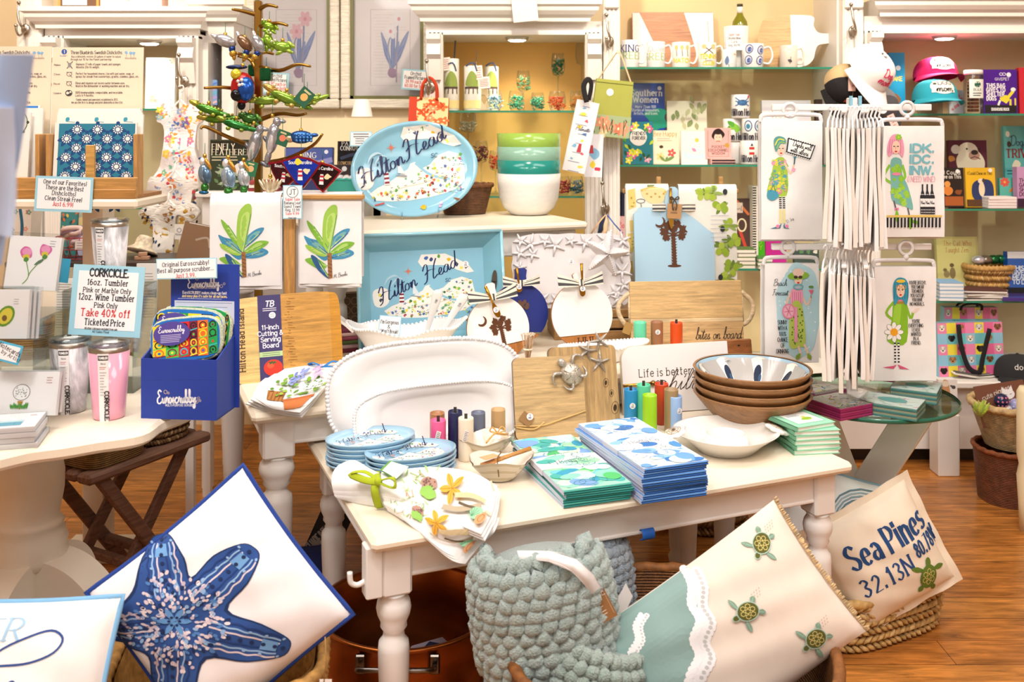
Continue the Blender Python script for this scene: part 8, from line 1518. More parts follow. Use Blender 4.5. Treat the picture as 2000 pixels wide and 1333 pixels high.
book('pale book covered with olive leaves',(1304,197,1382,300),4.55,z_,'ece6d2',lambda a:([a.leaf((x:=R.uniform(1310,1376)),(y:=R.uniform(202,260)),x+R.uniform(-8,8),y-14,4,R.choice(['a8ac80','8a9a6a','c8c8a0']))for i in range(20)],a.text('Eden',1342,234,10,'c8b898',font=SCR,wt=.06)),t=.03)
panel('framed_print','small white frame with a pastel beach and bird picture',(1331,256,1382,322),4.40,'f4ece6',6,t=.014,draw=lambda a:(a.rect(1336,262,1377,312,'f0e0e6'),a.rect(1336,290,1377,312,'c8e0ec'),a.ell(1362,274,4,4,'f0c84a'),a.line([(1338,292),(1360,300),(1376,294)],5,'f4f0e0',True),a.leaf(1352,290,1360,296,3,'d88ab0')))
for i in range(2):mb=MB();mb.box((-.054,-.045,0),(.054,.045,.0115),'f0b8b4','paper',.001);mb.box((-.05,-.0455,.002),(.055,.046,.0095),'2a1c1e','paper');tag(mb.build('book',None,fr((X(1408,4.42),4.42,z_+.0118*i))),['pink-edged black book at the bottom under the pink portrait book','pink-edged black book directly under the pink portrait book'][i],'book')
book('pink pocket book with a drawn portrait of a dark-haired woman',(1378,250,1428,311),4.40,z_+.024,'f0b4b0',lambda a:(a.blob(1403,263,12,'2a2024',.12),a.ell(1403,269,8,9,'f2cdb8'),a.ell(1403,259,9,4,'2a2024'),a.line([(1399,276),(1407,276)],1.4,'b8383c'),a.ell(1400,268,1,.7,'222222'),a.ell(1406,268,1,.7,'222222'),a.text('POCKET',1403,289,4.4,'3a2a2c',serif=.6,wt=.14),a.text('COCO CHANEL',1403,296,5,'3a2a2c',serif=.6,wt=.14,fit=38),a.text('WISDOM',1403,302,4.4,'3a2a2c',serif=.6,wt=.14),a.line([(1383,255),(1383,306),(1423,306),(1423,255)],.6,'6a4a4a'),a.ell(1420,284,4.6,4.6,'c89a4a')),lean=3)
def dhh(col,art):return lambda a:(art(a),a.text('Hilton Head',(a.cx),a.cy,12,'2a2a3a',serif=.8,wt=.14,thin=.4,sx=.62))
def hmug(label,px,pyt,zz,d,art,hd=0):cyl(label,px,36,pyt,zz,d,'f4f2f2',lambda a:(art(a,px,pyt),a.text('Hilton Head',px,pyt+41,13,'2a2a38',serif=.8,wt=.14,thin=.4,fit=44)),grp='stacked Hilton Head mugs',handle=hd)
m1=Z(277,4.44);m2=Z(231,4.44)
hmug('Hilton Head mug with a red lighthouse',1464,275,z_,4.42,lambda a,x,y:(a.fill([(x-4,y+10),(x+4,y+10),(x+5,y+30),(x-5,y+30)],'f0ece8'),[a.rect(x-5,yy,x+5,yy+5,'c8403c')for yy in(y+12,y+22)],a.fill([(x-3,y+10),(x,y+4),(x+3,y+10)],'5a4a4a')));hmug('Hilton Head mug with blue oysters',1467,232,m1,4.44,lambda a,x,y:[(a.ell(x+o_,y+14,8,11,'3a5a8a'),a.ell(x+o_,y+14,6,9,'dfe8f0'),a.ell(x+o_,y+15,4,5,'3f8fb0'))for o_ in(-10,10)])
cyl('plain white mug at the bottom of the mug pyramid',1432,36,278,z_,4.50,'f0eeee',None,grp='stacked Hilton Head mugs')
hmug('Hilton Head mug with green leaves and limes',1430,232,m1,4.50,lambda a,x,y:[a.leaf(x,y+14,x+R.uniform(-14,14),y+14+R.uniform(-10,14),4,R.choice(['5aa83c','8ac84a']))for i in range(12)]);hmug('Hilton Head mug with a blue crab, topmost of the pyramid',1446,185,m2,4.47,lambda a,x,y:(a.ell(x,y+16,10,6,'3a6a9a'),[a.line([(x,y+16),(x+sx_*14,y+16+dy)],2,'4a7ab0')for sx_ in(-1,1)for dy in(-10,-3,6)],a.leaf(x+10,y+8,x+16,y,2,'c8404a')))
panel('photo_album','white album with orange lettering behind the towel rack',(1490,196,1586,322),4.5,'ece8f0',4,t=.03,draw=lambda a:a.text('hello',1532,230,14,'e8a86a',serif=.8,wt=.08));panel('book','dark green-edged brown book behind the rack beside the white album',(1596,194,1640,322),4.52,'4a3430',4,t=.03,draw=lambda a:a.lines(1602,206,1632,240,6,1.4,'c8b090'))
# bay, low shelf
z_=ZB[2]
for i,(a_,b_,y,c,lb)in enumerate(((1206,1213,378,'1c2338','dark navy book spine closest to the column'),(1214,1223,376,'2a3048','dark slate book spine next to the navy one'))):panel('book',lb,(a_,y,b_,525),4.42,c,0,t=.14,kind='gloss')
panel('gift_box','pink floral box beside the dark books',(1204,424,1226,525),4.36,'e8b8b8',0,t=.04,draw=lambda a:[a.flower(1210+i*7,436+i*6,4,'d86a7a','f0e0c0')for i in range(3)])
panel('book','brown and orange cookbook standing behind the olive towel',(1432,388,1466,525),4.5,'4a3028',3,t=.04,draw=lambda a:(a.line([(1440,392),(1464,420)],5,'d8743c'),a.line([(1446,450),(1462,500)],6,'c8402c'),a.ring(1450,440,8,12,3,'e8d8b0'),a.rect(1433,396,1452,416,'e0c8b8'),a.text('Surf',1443,410,8,'3a2a2a',font=SCR,wt=.07,fit=16)));panel('notebook','black-and-white spiral notebook edge next to the cookbook',(1470,364,1481,525),4.46,'e8e0d4',0,t=.1,draw=lambda a:[a.rect(1470,366+i*5,1477,368.6+i*5,'2a2a2a')for i in range(30)])
book('bright green book lettered MIND behind the cream books',(1447,451,1496,525),4.5,z_,'4ac01c',lambda a:(a.text('MIND',1472,477,9,'b8d83c',serif=.7,wt=.12),a.text('BODY',1472,488,9,'b8d83c',serif=.7,wt=.12)),yaw=-6);panel('photo_album','magenta album behind the towel rack',(1496,470,1536,525),4.48,'c01a8a',2,t=.04);panel('book','dark floral book behind the lower towel hangers',(1552,478,1600,525),4.5,'3a4a44',2,t=.03,draw=lambda a:[a.blob(1558+i*7,486+(i%2)*6,4,R.choice(['8a4a8a','e8e0d0','5a8a5a']),.3)for i in range(6)])
for i in range(5):mb=MB();mb.box((-.04,-.05,0),(.04,.05,.017),'ece6d8','paper',.001);mb.box((-.041,-.051,.014),(.041,.051,.0172),['5a7a3c','8a8a80'][i%2],'paper');tag(mb.build('book',None,fr((X(1453,4.38),4.38,z_+.0174*i),R.uniform(-4,4))),'cream-edged book, %s in the pile before the bright green book'%['lowest','second lowest','middle one','second highest','highest'][i],'book','cream books on the low shelf')
for i in range(3):mb=MB();mb.box((-.03,-.05,0),(.03,.05,.016),'e6e0d4','paper',.001);mb.box((-.031,-.051,.013),(.031,.051,.0162),'4a8a3c','paper');tag(mb.build('book',None,fr((X(1490,4.36),4.36,z_+.0164*i),R.uniform(-4,4))),'green-covered book, %s in the small pile beside the cream books'%['bottom one','middle one','top one'][i],'book','green-covered books on the low shelf')
# corner cabinet
panel('book','white floral cookbook lettered FLOWERS with a checked spine in the corner cabinet',(283,113,340,213),4.44,'f6f4f0',4,t=.03,draw=lambda a:(a.text('FLOWERS',312,138,7,'c8d0c8',serif=.6,wt=.1,fit=36),[a.flower(R.uniform(292,322),R.uniform(150,202),5,R.choice(['e8b8a8','d8a0a0','f0d0a8']),'c89a6a')for i in range(7)],[a.ell(330+(j%2)*3,118+j*4.5,1.6,1.6,'8ab0a0',0,6)for j in range(20)]))
o=thing('plush_bear','white plush bear in the end bay of the corner cabinet','soft toy',fr((X(406,4.5),4.5,1.08)));zz=Z(160,4.5)-1.08
MB_(lambda m_:(m_.box((-.06,-.03,0),(.05,.08,zz-.085),'e8dccc','paper'),),'stand',o);MB_(lambda m_:(m_.sph((0,0,zz-.03),(.05,.045,.06),'f0e6e2','fuzzy'),m_.sph((0,-.01,zz+.06),(.044,.042,.042),'f0e6e2','fuzzy'),[m_.sph((x,0,zz+.1),.018,'f0e6e2','fuzzy')for x in(-.03,.03)],m_.sph((0,-.05,zz+.05),(.018,.014,.014),'f4ece8','fuzzy')),'body',o);MB_(lambda m_:(m_.sph((-.015,-.048,zz+.07),.005,'2a2020','gloss'),m_.sph((.015,-.048,zz+.07),.005,'2a2020','gloss'),m_.sph((0,-.062,zz+.056),.005,'3a2a28','gloss')),'face',o)
panel('book','blue and pink striped book below the plush bear',(388,156,424,205),4.43,'8ab0e0',0,t=.03,draw=lambda a:[a.line([(388,164+i*9),(404,168+i*9),(424,162+i*9)],4,['5a8ad8','e0a8d0','6ac0d8','c0a0e0','f0c8d0'][i],True)for i in range(5)])
# ================================================ pet shelves and the towel spinner
z_=ZR[0];d=4.42
def cap(label,px,py,d,s,col,brim,draw=None,roll=0,lean=0,yaw=0,mesh=None,grp=None,tagc=None):
 """baseball cap: crown of six panels, brim forward, button"""
 o=thing('baseball_cap',label,'cap',fr(W(px,py,d),yaw,lean,roll),grp);k=s/FPX*d/2
 def C(u,v):a=2*pi*u;r_=cos(v*pi/2*.97)**.62;return(k*r_*cos(a)*.95,k*r_*sin(a),k*.9*sin(v*pi/2)**.9)
 MB_(lambda m_:(m_.grid(C,36,10,col,'cloth',True,True,cf=(lambda u,v:mesh if 0<=u<.5 else col)if mesh else None),m_.grid(lambda u,v:tuple(x*.96 for x in C(-u,v)),36,10,col,'cloth',True,True),m_.sph((0,0,k*.9),k*.07,brim,'cloth')),'crown',o)
 def Bm(u,v):a=pi+pi*.06+u*pi*.88;e=v*.95*sin(u*pi)**.6;return(k*cos(a)*(.95+.12*v),k*sin(a)*(1+e),-.0-k*.28*v*(1-.55*abs(cos(a)))-k*.1*cos(a)**2*v)
 MB_(lambda m_:(m_.grid(Bm,24,6,brim,'cloth'),m_.grid(lambda u,v:(lambda p:(p[0],p[1],p[2]-.003))(Bm(1-u,v)),24,6,brim,'cloth')),'brim',o)
 if draw:mb=MB();A=Art(k*1.3,k*.9);draw(A);mb.art(A,lambda u,v,e:(lambda a,vv:(lambda r_:((k*r_+e+.0015)*cos(a)*.95,(k*r_+e+.0015)*sin(a),k*.9*sin(vv*pi/2)**.9))(cos(vv*pi/2*.97)**.62))(-pi/2+(u-k*.65)/k*1.05,.06+v/k*.72),tol=k*.2,kind='cloth');mb.build('patch',o)
 return o
def ddog(a):a.ell(50,50,46,46,'f4f0ea',0,24);a.rect(10,14,90,88,'f4f0ea');a.text('DOG',58,46,30,'1c1a1c',wt=.13,fit=52);a.text('mom',54,84,40,'1c1a1c',font=SCR,wt=.12,fit=58);a.ell(20,38,7,6,'1c1a1c');[a.ell(12+i*6,26,2.6,3.4,'1c1a1c')for i in range(4)]
cap('pink baseball cap lettered DOG mom above the teal cap',1827,152,4.5,86,'d81a68','d81a68',ddog,0,10);cap('teal baseball cap lettered DOG mom on the glass shelf',1826,196,4.38,88,'2aa8c0','2aa8c0',ddog,0,6)
MB__=mb=MB();mb.box((-.05,0,0),(.05,.05,Z(150,4.55)-z_),'e8eef0','acrylic');tag(mb.build('cap_stand',None,fr((X(1826,4.52),4.55,z_))),'clear stand holding the pink cap','stand')
cap('white baseball cap with pink Dog mom script on the column hook',1692,140,4.08,104,'f2eeee','f2eeee',lambda a:(a.text('Dog',58,48,44,'d83a6a',font=SCR,wt=.13,fit=44),a.text('mom',56,82,40,'d83a6a',font=SCR,wt=.13,fit=50)),26,-46,10)
cap('black and tan mesh cap hanging under the white one',1648,168,4.12,84,'1c1a1e','1c1a1e',lambda a:(a.text('MOM',50,84,18,'e05a4a',wt=.2,fit=40),a.line([(50,0),(50,60)],1.5,'c8b08a')),6,-66,0,'c8ac80');cap('dark grey cap with camouflage panel, lowest on the hook',1715,208,4.19,80,'5a5a60','3a3a40',None,-28,-58,0,'8a8a90')
panel('hang_tag','pink tag lettered KATYDID on the black and tan cap',(1657,147,1671,178),4.02,'f0c8bc',0,t=.002,draw=lambda a:a.text('KATYDID',1664,163,5,'b0485a',rot=-90,wt=.1,fit=13));panel('hang_tag','pink tag on the lowest grey cap',(1742,222,1756,248),4.0,'f0c4bc',0,0,-24,t=.002,draw=lambda a:a.lines(1746,226,1752,244,4,1.4,'b0586a'))
panel('treat_pouch','bright blue dog treat pouch behind the white cap',(1738,103,1769,222),4.5,'2a9ad0',3,t=.03,kind='gloss',draw=lambda a:(a.ell(1756,133,5,5,'d8eef8'),a.text('BAKE',1752,158,8,'f0d84a',wt=.2,fit=22),a.blob(1746,194,12,'8a5a34',.3)));panel('treat_pouch','orange dog treat pouch behind the white cap',(1716,110,1738,222),4.52,'e8a45a',3,t=.03,kind='gloss',draw=lambda a:a.lines(1722,150,1736,180,5,2,'c8743c'))
panel('gift_card','pale patterned card behind the teal cap',(1854,176,1884,222),4.5,'dfe8f0',3,t=.006,draw=lambda a:[a.blob(R.uniform(1858,1880),R.uniform(182,216),3,'e08a9a',.3)for i in range(7)])
o=cyl('clear jar of brown dog biscuits with a white label',1901,36,146,z_,4.4,'f2f4f4',None,name='biscuit_jar',cat='jar',kind='acrylic',open_=False);r_=18/FPX*4.4
mb=MB();[mb.box((x-.012,y-.008,.01+k*.016),(x+.012,y+.008,.022+k*.016),'7a4230','straw',.003)for k in range(int((Z(152,4.4)-z_)/.0165))for x,y in((-.013,0),(.013,.004),(0,-.014),(0,.018))];mb.build('biscuits',o)['kind']='stuff'
MB_(lambda m_:m_.lathe([(r_*.98,Z(146,4.4)-z_),(r_*.98,Z(138,4.4)-z_),(r_*.9,Z(137,4.4)-z_)],'f4f4f4','gloss',28),'lid',o);mb=MB();A=Art(.07,.085);A.bg('eef0ea');A.ell(50,28,20,16,'1f5a4a');A.text('BULK',50,62,13,'2a3a3a',wt=.14);A.lines(22,74,80,86,2,5,'3a4a4a');mb.art(A,lambda u,v,e:(lambda a:((r_+e)*cos(a),(r_+e)*sin(a),v+.07))(-pi/2+(u-.035)/r_),tol=.012);mb.build('label',o)
panel('treat_pouch','purple pouch lettered THIS BAG GIVES TO SHELTER DOGS',(1922,136,1988,222),4.4,'4a1a92',3,t=.035,kind='gloss',draw=lambda a:(a.rect(1924,205,1986,221,'1a1018'),a.text('DOGHOUSE ROCK',1954,216,5,'f4f4f4',wt=.2,fit=34),a.ring(1957,145,3,2.6,1,'f0ecf8'),a.ring(1963,145,3,2.6,1,'f0ecf8'),a.ell(1972,146,4.5,4.5,'f0ecf8'),a.text('GIVEPET',1959,157,5,'f0ecf8',wt=.12,fit=28),[a.text(t_,1928,171+i*8.4,7.6,'f4f2fa','l',wt=.22,serif=.6,fit=f_)for i,(t_,f_)in enumerate((('THIS BAG',36),('GIVES TO',36),('SHELTER',34),('DOGS',18)))],a.blob(1964,194,9,'e8d83c',.3,9,.8),a.line([(1970,190),(1980,178)],6,'e8d83c'),a.ell(1980,175,5,4,'f4f2ea'),a.rect(1972,194,1976,206,'e8d83c'),a.rect(1982,192,1985,206,'e8d83c'),a.line([(1954,196),(1950,206)],4,'f4f2ea')));panel('treat_pouch','red pouch cut off by the picture edge',(1992,132,2040,222),4.4,'c82a3c',3,t=.03,kind='gloss')
z_=ZR[1]
panel('book','square bulldog book at the back of the second pet shelf',(1857,274,1931,408),4.55,'5a1a34',4,t=.03,draw=lambda a:(a.blob(1898,318,28,'f2e6d2',.12),a.ell(1894,296,20,18,'f4ead8'),a.ell(1906,304,11,9,'c89a8a'),a.ell(1907,298,7,5,'3a2a2c'),a.line([(1898,310),(1907,306),(1918,311)],2,'6a3a3c'),a.ell(1892,291,2,2,'222222'),a.ell(1917,291,2,2,'222222'),a.ell(1870,292,9,9,'e8e0d8'),a.blob(1862,310,7,'c8843c',.3)))
book('black cat book lettered I Could Pee on This',(1840,328,1884,405),4.42,z_,'221c1e',lambda a:(a.text('I Could',1862,341,7,'f0ece4',serif=.6,wt=.13),a.text('Pee on This',1860,349,7,'f0ece4',serif=.6,wt=.13,fit=38),a.blob(1852,372,9,'d8843c',.2),a.ell(1852,360,6,6,'e09a50'),a.rect(1846,384,1882,402,'a85a2c'),a.ell(1873,335,4,4,'e8e8ea'),a.blob(1874,376,6,'8a4a2c',.3)))
book('yellow dog book with a dog in a blue armchair',(1888,328,1946,405),4.42,z_,'e8b82c',lambda a:(a.text('I Could Chew on This',1916,342,6,'4a3418',serif=.6,wt=.13,fit=48),a.fill([(1900,364),(1912,352),(1934,352),(1942,366),(1938,390),(1904,390)],'24386a',True),a.ell(1919,370,6,14,'e8d8b8'),a.ell(1918,354,6,5,'e8dcc8'),a.ell(1923,353,3,4,'4a3a2c'),a.rect(1889,390,1945,404,'5a3a24'),a.ell(1937,333,4,4,'e8e8ea')))
for i in range(4):mb=MB();mb.box((-.062,-.05,0),(.062,.05,.0125),'f2eaea','paper',.002);mb.box((-.062,-.0505,.0005),(.062,-.05,.002),'d8a8a8','paper');tag(mb.build('book',None,fr((X(1949,4.4),4.40,z_+.0127*i),R.uniform(-4,4))),'small white book, %s in the pile before the yellow dog book'%['lowest','second from the bottom','second from the top','topmost'][i],'book','white books on the pet shelf')
book('teal Dog Trivia book at the picture edge',(1966,246,2036,405),4.54,z_,'5ab0b4',lambda a:(a.text('Dog',1992,285,20,'24506a',font=SCR,wt=.09,fit=26),a.text('TRIVIA',1998,308,16,'8a2430',serif=.8,wt=.2,thin=.5,fit=56),a.lines(1970,334,2010,340,2,2,'2a5a60'),a.blob(1990,322,8,'e8dcc8',.3),a.ell(1974,262,4,6,'f0ece4'),a.ell(1976,282,4,6,'2a2a2a')))
panel('book','turquoise floral book with a red flower beside the yellow dog book',(1954,348,1990,405),4.46,'5ab8a8',4,t=.02,draw=lambda a:(a.flower(1964,356,9,'d85a4a','e8b84a',7),a.leaf(1972,376,1982,366,3,'c8843c')));panel('game_box','lilac game box lettered THE GAME SHOW DOG',(1988,326,2040,405),4.40,'c89ac8',3,t=.04,draw=lambda a:(a.rect(1988,388,2040,405,'3a1a3a'),[a.text(t_,1992,356+i*9,7,'5a2a4a','l',wt=.2)for i,t_ in enumerate(('THE','GAME','SHOW','DOG'))]))
z_=ZR[2]
book('cream book titled The Cat Who Taught Zen',(1832,464,1914,588),4.54,z_,'d8d08a',lambda a:(a.text('The Cat Who',1874,481,9,'b86a3c',serif=.7,wt=.09,thin=.5,fit=56),a.text('Taught Zen',1872,494,9,'b86a3c',serif=.7,wt=.09,thin=.5,fit=46),a.ell(1862,534,6,11,'8a7a54'),a.ell(1861,519,4.5,4,'6a5a3c'),a.ell(1850,536,6,7,'9a8a60'),a.ell(1847,528,4,3.4,'7a6a48'),a.line([(1834,466),(1912,466),(1912,586)],1,'b8a85a')),yaw=3)
for i in range(5):mb=MB();mb.box((-.052,-.06,0),(.052,.06,.016),'eef0f2','paper',.002);mb.box((-.053,-.061,.0135),(.053,.061,.0162),['8ab4dc','b8d0e8'][i%2],'paper');tag(mb.build('book',None,fr((X(1853,4.36),4.38,z_+.0164*i),R.uniform(-5,5))),'light blue book, %s in the pile below the cat book'%['lowest','second lowest','middle one','second highest','highest'][i],'book','light blue books on the pet shelf')
for i,c in enumerate(('3a2024','e8e0dc','4a2428','5a3434')):mb=MB();mb.box((-.095,-.06,0),(.095,.06,.011),'ece6e0','paper',.001);mb.box((-.096,-.061,.0085),(.096,.061,.0112),c,'paper');tag(mb.build('book',None,fr((X(1917,4.38),4.39,z_+.0114*i),[3,-4,6,-8][i])),'brown-covered book, %s in the pile by the toy basket'%['lowest','second from the bottom','second from the top','topmost and askew'][i],'book','brown books on the pet shelf')
o=braid('seagrass_basket','round seagrass basket of wrapped toys on the third pet shelf',fr((X(1932,4.52),4.53,z_)),.105,.085,.125,.78,'c89a58',4,nexp=2.2,n=28,rr=.016)
for i,(x,c)in enumerate(((-.06,'d8d4dc'),(-.02,'8a7a6a'),(.02,'1f6a3a'),(.055,'2a7a44'))):mb=MB();mb.sph((x,-.03+.01*i,.158),(.032,.028,.022),c,'foil',10,7);tag(mb.build('wrapped_toy',None,fr((X(1932,4.52),4.53,z_))),'%s wrapped toy in the round seagrass basket'%['silver','brown','dark green','bright green'][i],'toy','wrapped toys in the round basket')
panel('treat_pouch','royal blue pouch lettered THIS BAG on the third pet shelf',(1970,492,2040,588),4.46,'1f5ab0',3,t=.04,kind='gloss',draw=lambda a:(a.rect(1970,492,2040,505,'d8d8dc'),[a.text(t_,1979,528+i*9,8,'d8e4f4','l',wt=.22)for i,t_ in enumerate(('THIS BAG','GIVES','MEALS','TO DOGS'))],a.rect(1970,562,2040,588,'14141c')))
mb=MB();mb.box((-.07,-.06,0),(.07,.06,.018),'4a3a8a','gloss',.002);tag(mb.build('book',None,fr((X(1984,4.36),4.37,z_),-8)),'purple book lying at the shelf end by the blue pouch','book')
def ddogs(a):
 C=['f08ab8','6ac8d0','f0e04a','8fc8e8','e86aa0','70c0c8'];x0,y0,x1,y1=1832,628,1965,734;n=0
 for j in range(5):
  for i in range(7):
   x,y=x0+i*19,y0+j*21;a.n=1+(n:=n+1)*0;a.rect(x,y,min(x+19,x1),min(y+21,y1),C[(i*2+j*3)%6])
   if(i+j)%2==0:c=['f4ece0','8a5a3c','b8845a','2a2a2e','e8e4e4'][(i+2*j)%5];a.n=3;a.ell(x+9.5,y+10,6,6.4,c,0,10);a.ell(x+4.5,y+7,2.2,4.4,mixc(c,'2a1a10',.4),20,8);a.ell(x+14.5,y+7,2.2,4.4,mixc(c,'2a1a10',.4),-20,8);a.ell(x+9.5,y+12,2,1.5,'1a1a1a',0,7);a.ell(x+7,y+9,.9,.9,'1a1a1a',0,6);a.ell(x+12,y+9,.9,.9,'1a1a1a',0,6)
M,w,h=pan((1832,628,1966,740),4.22,2,6);M.translation.z=ZBENCH;h=Z(632,4.22)-ZBENCH;o=bag('gift_bag','gift bag printed with dog faces on coloured squares, the front one with black straps',M,w,h,.09,'8fc8e0','gloss',ddogs,rect=(1832,628,1965,734))
mb=MB();mb.tube(cr([(-w*.22,-.012,h*.99),(-w*.2,-.02,h*.6),(-w*.1,-.022,h*.2),(.02,-.022,h*.1),(w*.12,-.022,h*.35),(w*.25,-.016,h*.9)],5),.011,'1c1a1e','cloth',8,flat=.25);mb.build('strap',o)
M=fr((X(1899,4.42),4.42,ZBENCH),0);w,h=104/FPX*4.42,Z(602,4.42)-ZBENCH;bag('gift_bag','gift bag printed with dog faces behind the front one, black ribbon handle',M,w,h,.09,'8fc8e0','gloss',ddogs,rect=(1832,628,1965,734),handles=(.02,'1c1a1e'))
cap('black cap lettered dog mom on the base cabinet',1990,735,4.18,92,'2a2a2c','2a2a2c',lambda a:a.text('dog mom',50,74,26,'e8e4e0',serif=.6,wt=.12,fit=90),0,8)
mb=MB();sheet(mb,[[(-.11,-.06,.02),(-.11,.04,.03)],[(0,-.07,.004),(0,.03,.02)],[(.09,-.03,.004),(.1,.05,.01)],[(.12,.0,.002),(.12,.05,.004)]],10,4,.003,'e8e2da','cloth');[mb.tube([(-.1,-.05+.02*i,.028),(0,-.058+.02*i,.014),(.09,-.02+.02*i,.010)],.003,'5a5654','cloth',5)for i in range(3)];tag(mb.build('bandana',None,fr((X(1905,4.22),4.24,ZBENCH))),'folded cream bandana with dark stripes before the dog bags','bandana')
panel('dog_print_bag','white bag printed with a brown dog, leaning before the base cabinet',(1834,742,1871,810),4.05,'efe8e4',3,t=.05,kind='cloth',draw=lambda a:(a.fill([(1842,748),(1852,744),(1856,760),(1858,804),(1840,804)],'c8966a',True),a.ell(1848,750,7,6,'e8d8c4'),a.blob(1864,780,5,'2a3a2a',.5),a.blob(1862,756,4,'4a4a4a',.5)),cat='bag')
mb=MB();mb.box((-.045,-.04,0),(.045,.05,Z(810,4.05)),'f0ebe4','paint',.004);tag(mb.build('display_riser',None,fr((X(1850,4.06),4.08,0))),'low white block under the brown dog bag','block')
# baskets at the picture edge
p=Vector((X(1985,3.75),3.8,0));zb2=Z(890,3.7);o=wbasket('wicker_basket','brown wicker basket on the floor under the cat toy basket',fr(p),.13,.13,zb2,.86,'8a4a24',rim=.01,nexp=2.2);zb3=Z(806,3.7)
wbasket('wicker_basket','pale willow basket of cat toys at the picture edge',fr(p+Vector((.055,0,zb2+.008))),.2,.16,zb3-zb2,.72,'d8b884',rim=.014,n=48,nexp=2.1)
panel('toy_card','brown toy card with a white cat head and cute piggies lettering',(1920,748,2020,830),3.76,'7a4a34',14,0,-8,t=.004,draw=lambda a:(a.text('cute piggies',1962,770,9,'f0e4d8',wt=.12,rot=14,fit=60),a.ell(1984,772,13,10,'f4f0f0'),a.fill([(1973,768),(1974,756),(1981,763)],'f4f0f0'),a.fill([(1995,768),(1994,755),(1987,763)],'f4f0f0'),a.line([(1978,772),(1982,773)],1,'3a3a3a'),a.line([(1987,773),(1991,772)],1,'3a3a3a'),a.text('fun',1968,792,8,'e8d84a',wt=.14)));
for lb,px,py,r_,c,dc in(('navy dotted cat ball',1948,777,14,'1c2a50','e87aa0'),('white ball with coloured crosses',1955,800,16,'f0ece6','3a5aa0'),('pale lilac cat ball',1978,787,14,'a8a8d8','c8c8e8'),('tan cat ball',1978,814,10,'b0803c','7a5a2c')):
 mb=MB();k=r_/FPX*3.74;mb.sph((0,0,0),k,c,'gloss',20,14);[mb.sph((k*.93*sin(a)*cos(b),-k*.93*cos(a)*cos(b),k*.93*sin(b)),k*.16,dc,'paper',6,4)for a in(-.9,-.3,.3,.9)for b in(-.6,0,.6)];tag(mb.build('cat_ball',None,fr(W(px+8,py+6,3.74))),lb+' in the pale willow basket','ball','cat balls')
mb=MB();[mb.leaf if 0 else mb.tube([(0,0,0),(R.uniform(-.03,.03),R.uniform(-.02,.02),R.uniform(.02,.06))],[.008,.002],R.choice(['b8d020','a0c018','d0e040']),'fuzzy',5)for i in range(40)];tag(mb.build('feather_toy',None,fr(W(1914,812,3.72))),'lime green feather toy sticking out of the pale willow basket','toy')
mb=MB();mb.lathe([(.02,0),(.024,.1),(.03,.2),(.022,.24),(.03,.28),(.03,.5),(.02,.52)],'efdcb4','paint',20);tag(mb.build('chair_leg',None,fr((X(2003,3.5),3.5,0))),'cream turned furniture leg cut off by the picture edge','furniture leg')
# ---- glass side table
ZG=.62;gc=Vector((X(1692,3.03),3.03,0));gt_=thing('glass_table','round glass-topped side table with splayed white slab legs','table',fr(gc));rg=.27
mb=MB();mb.lathe([(.0001,ZG-.012),(rg-.003,ZG-.012),(rg-.003,ZG),(.0001,ZG)],'cfe6dc','acrylic',64);mb.lathe([(rg-.003,ZG-.0125),(rg,ZG-.010),(rg,ZG-.002),(rg-.003,ZG+.0004)],'1f6a54','gloss',64,cap=False);mb.build('glass_top',gt_)
for(x0,y0),(x1,y1)in(((.16,-.04),(-.10,.18)),((-.10,.12),(-.07,.12)),((-.16,-.02),(.12,.2))):
 mb=MB();a,b=Vector((x0,y0,ZG-.014)),Vector((x1,y1,0));dv=b-a;mb.M=Matrix.Translation(a)@Matrix.Rotation(atan2(dv.y,dv.x),4,'Z')@Matrix.Rotation(atan2(-sqrt(dv.x**2+dv.y**2),-dv.z)if 1 else 0,4,'Y');mb.box((-.05,-.012,-dv.length),(.05,.012,0),WHITE,'paint',.003);mb.build('leg',gt_)
def npack(label,px,py,yw,w,l,h,side,top):
 p=G(px,py,ZG);o=thing('napkin_pack',label,'napkins',fr(p+Vector((0,0,.001)),yw),'napkin packs on the glass table');mb=MB();n=10
 for i in range(n):mb.box((-w/2,-l/2,h*i/n),(w/2,l/2,h*(i+.85)/n),side[i%len(side)],'paper')
 mb.box((-w/2+.004,-l/2+.004,0),(w/2-.004,l/2-.004,h),'f0ecec','paper');A=Art(w,l);q=random.Random(int(px));A.bg(top[0])
 for i in range(40):x,y=q.uniform(8,92),q.uniform(8,92);A.line([(x,y),(x+q.uniform(-16,16),y+q.uniform(-10,10))],3,q.choice(top[1:]))
 [A.line([(2+i*8,88),(6+i*8,99)],3,'2a2a2a')for i in range(12)]if 'striped' in label else A.ell(50,45,26,22,top[1]);mb.art(A,lambda u,v,e:(u-w/2,v-l/2,h+e));mb.build('napkins',o);mb=MB();mb.box((-w/2-.002,-l/2-.002,0),(w/2+.002,l/2+.002,h+.004),'f8fafa','acrylic');mb.build('clear_wrap',o)
MG,TL=(['c0287a','d8549a','a01a64','c83a88'],['d0c8c0','c0287a','2a2a2a','8ac03c','e0d84a','3a9ab0']),(['4a9a94','8ac0b8','c8c49a','6a8a8a'],['c8d4cc','4a9a94','d86a9a','8ab090','e0d8b0'])
npack('magenta striped napkin pack, farther from the lens on the glass table',1592,778,30,.13,.13,.034,*MG);npack('magenta striped napkin pack in front of the rack pole',1640,806,28,.13,.13,.034,*MG);npack('teal napkin pack at the front of the glass table',1742,806,-34,.16,.12,.034,*TL);npack('green floral napkin pack behind the teal one',1790,776,-30,.13,.13,.034,*TL);npack('magenta napkin pack at the back, under the hanging towels',1768,742,-28,.13,.12,.03,*MG)
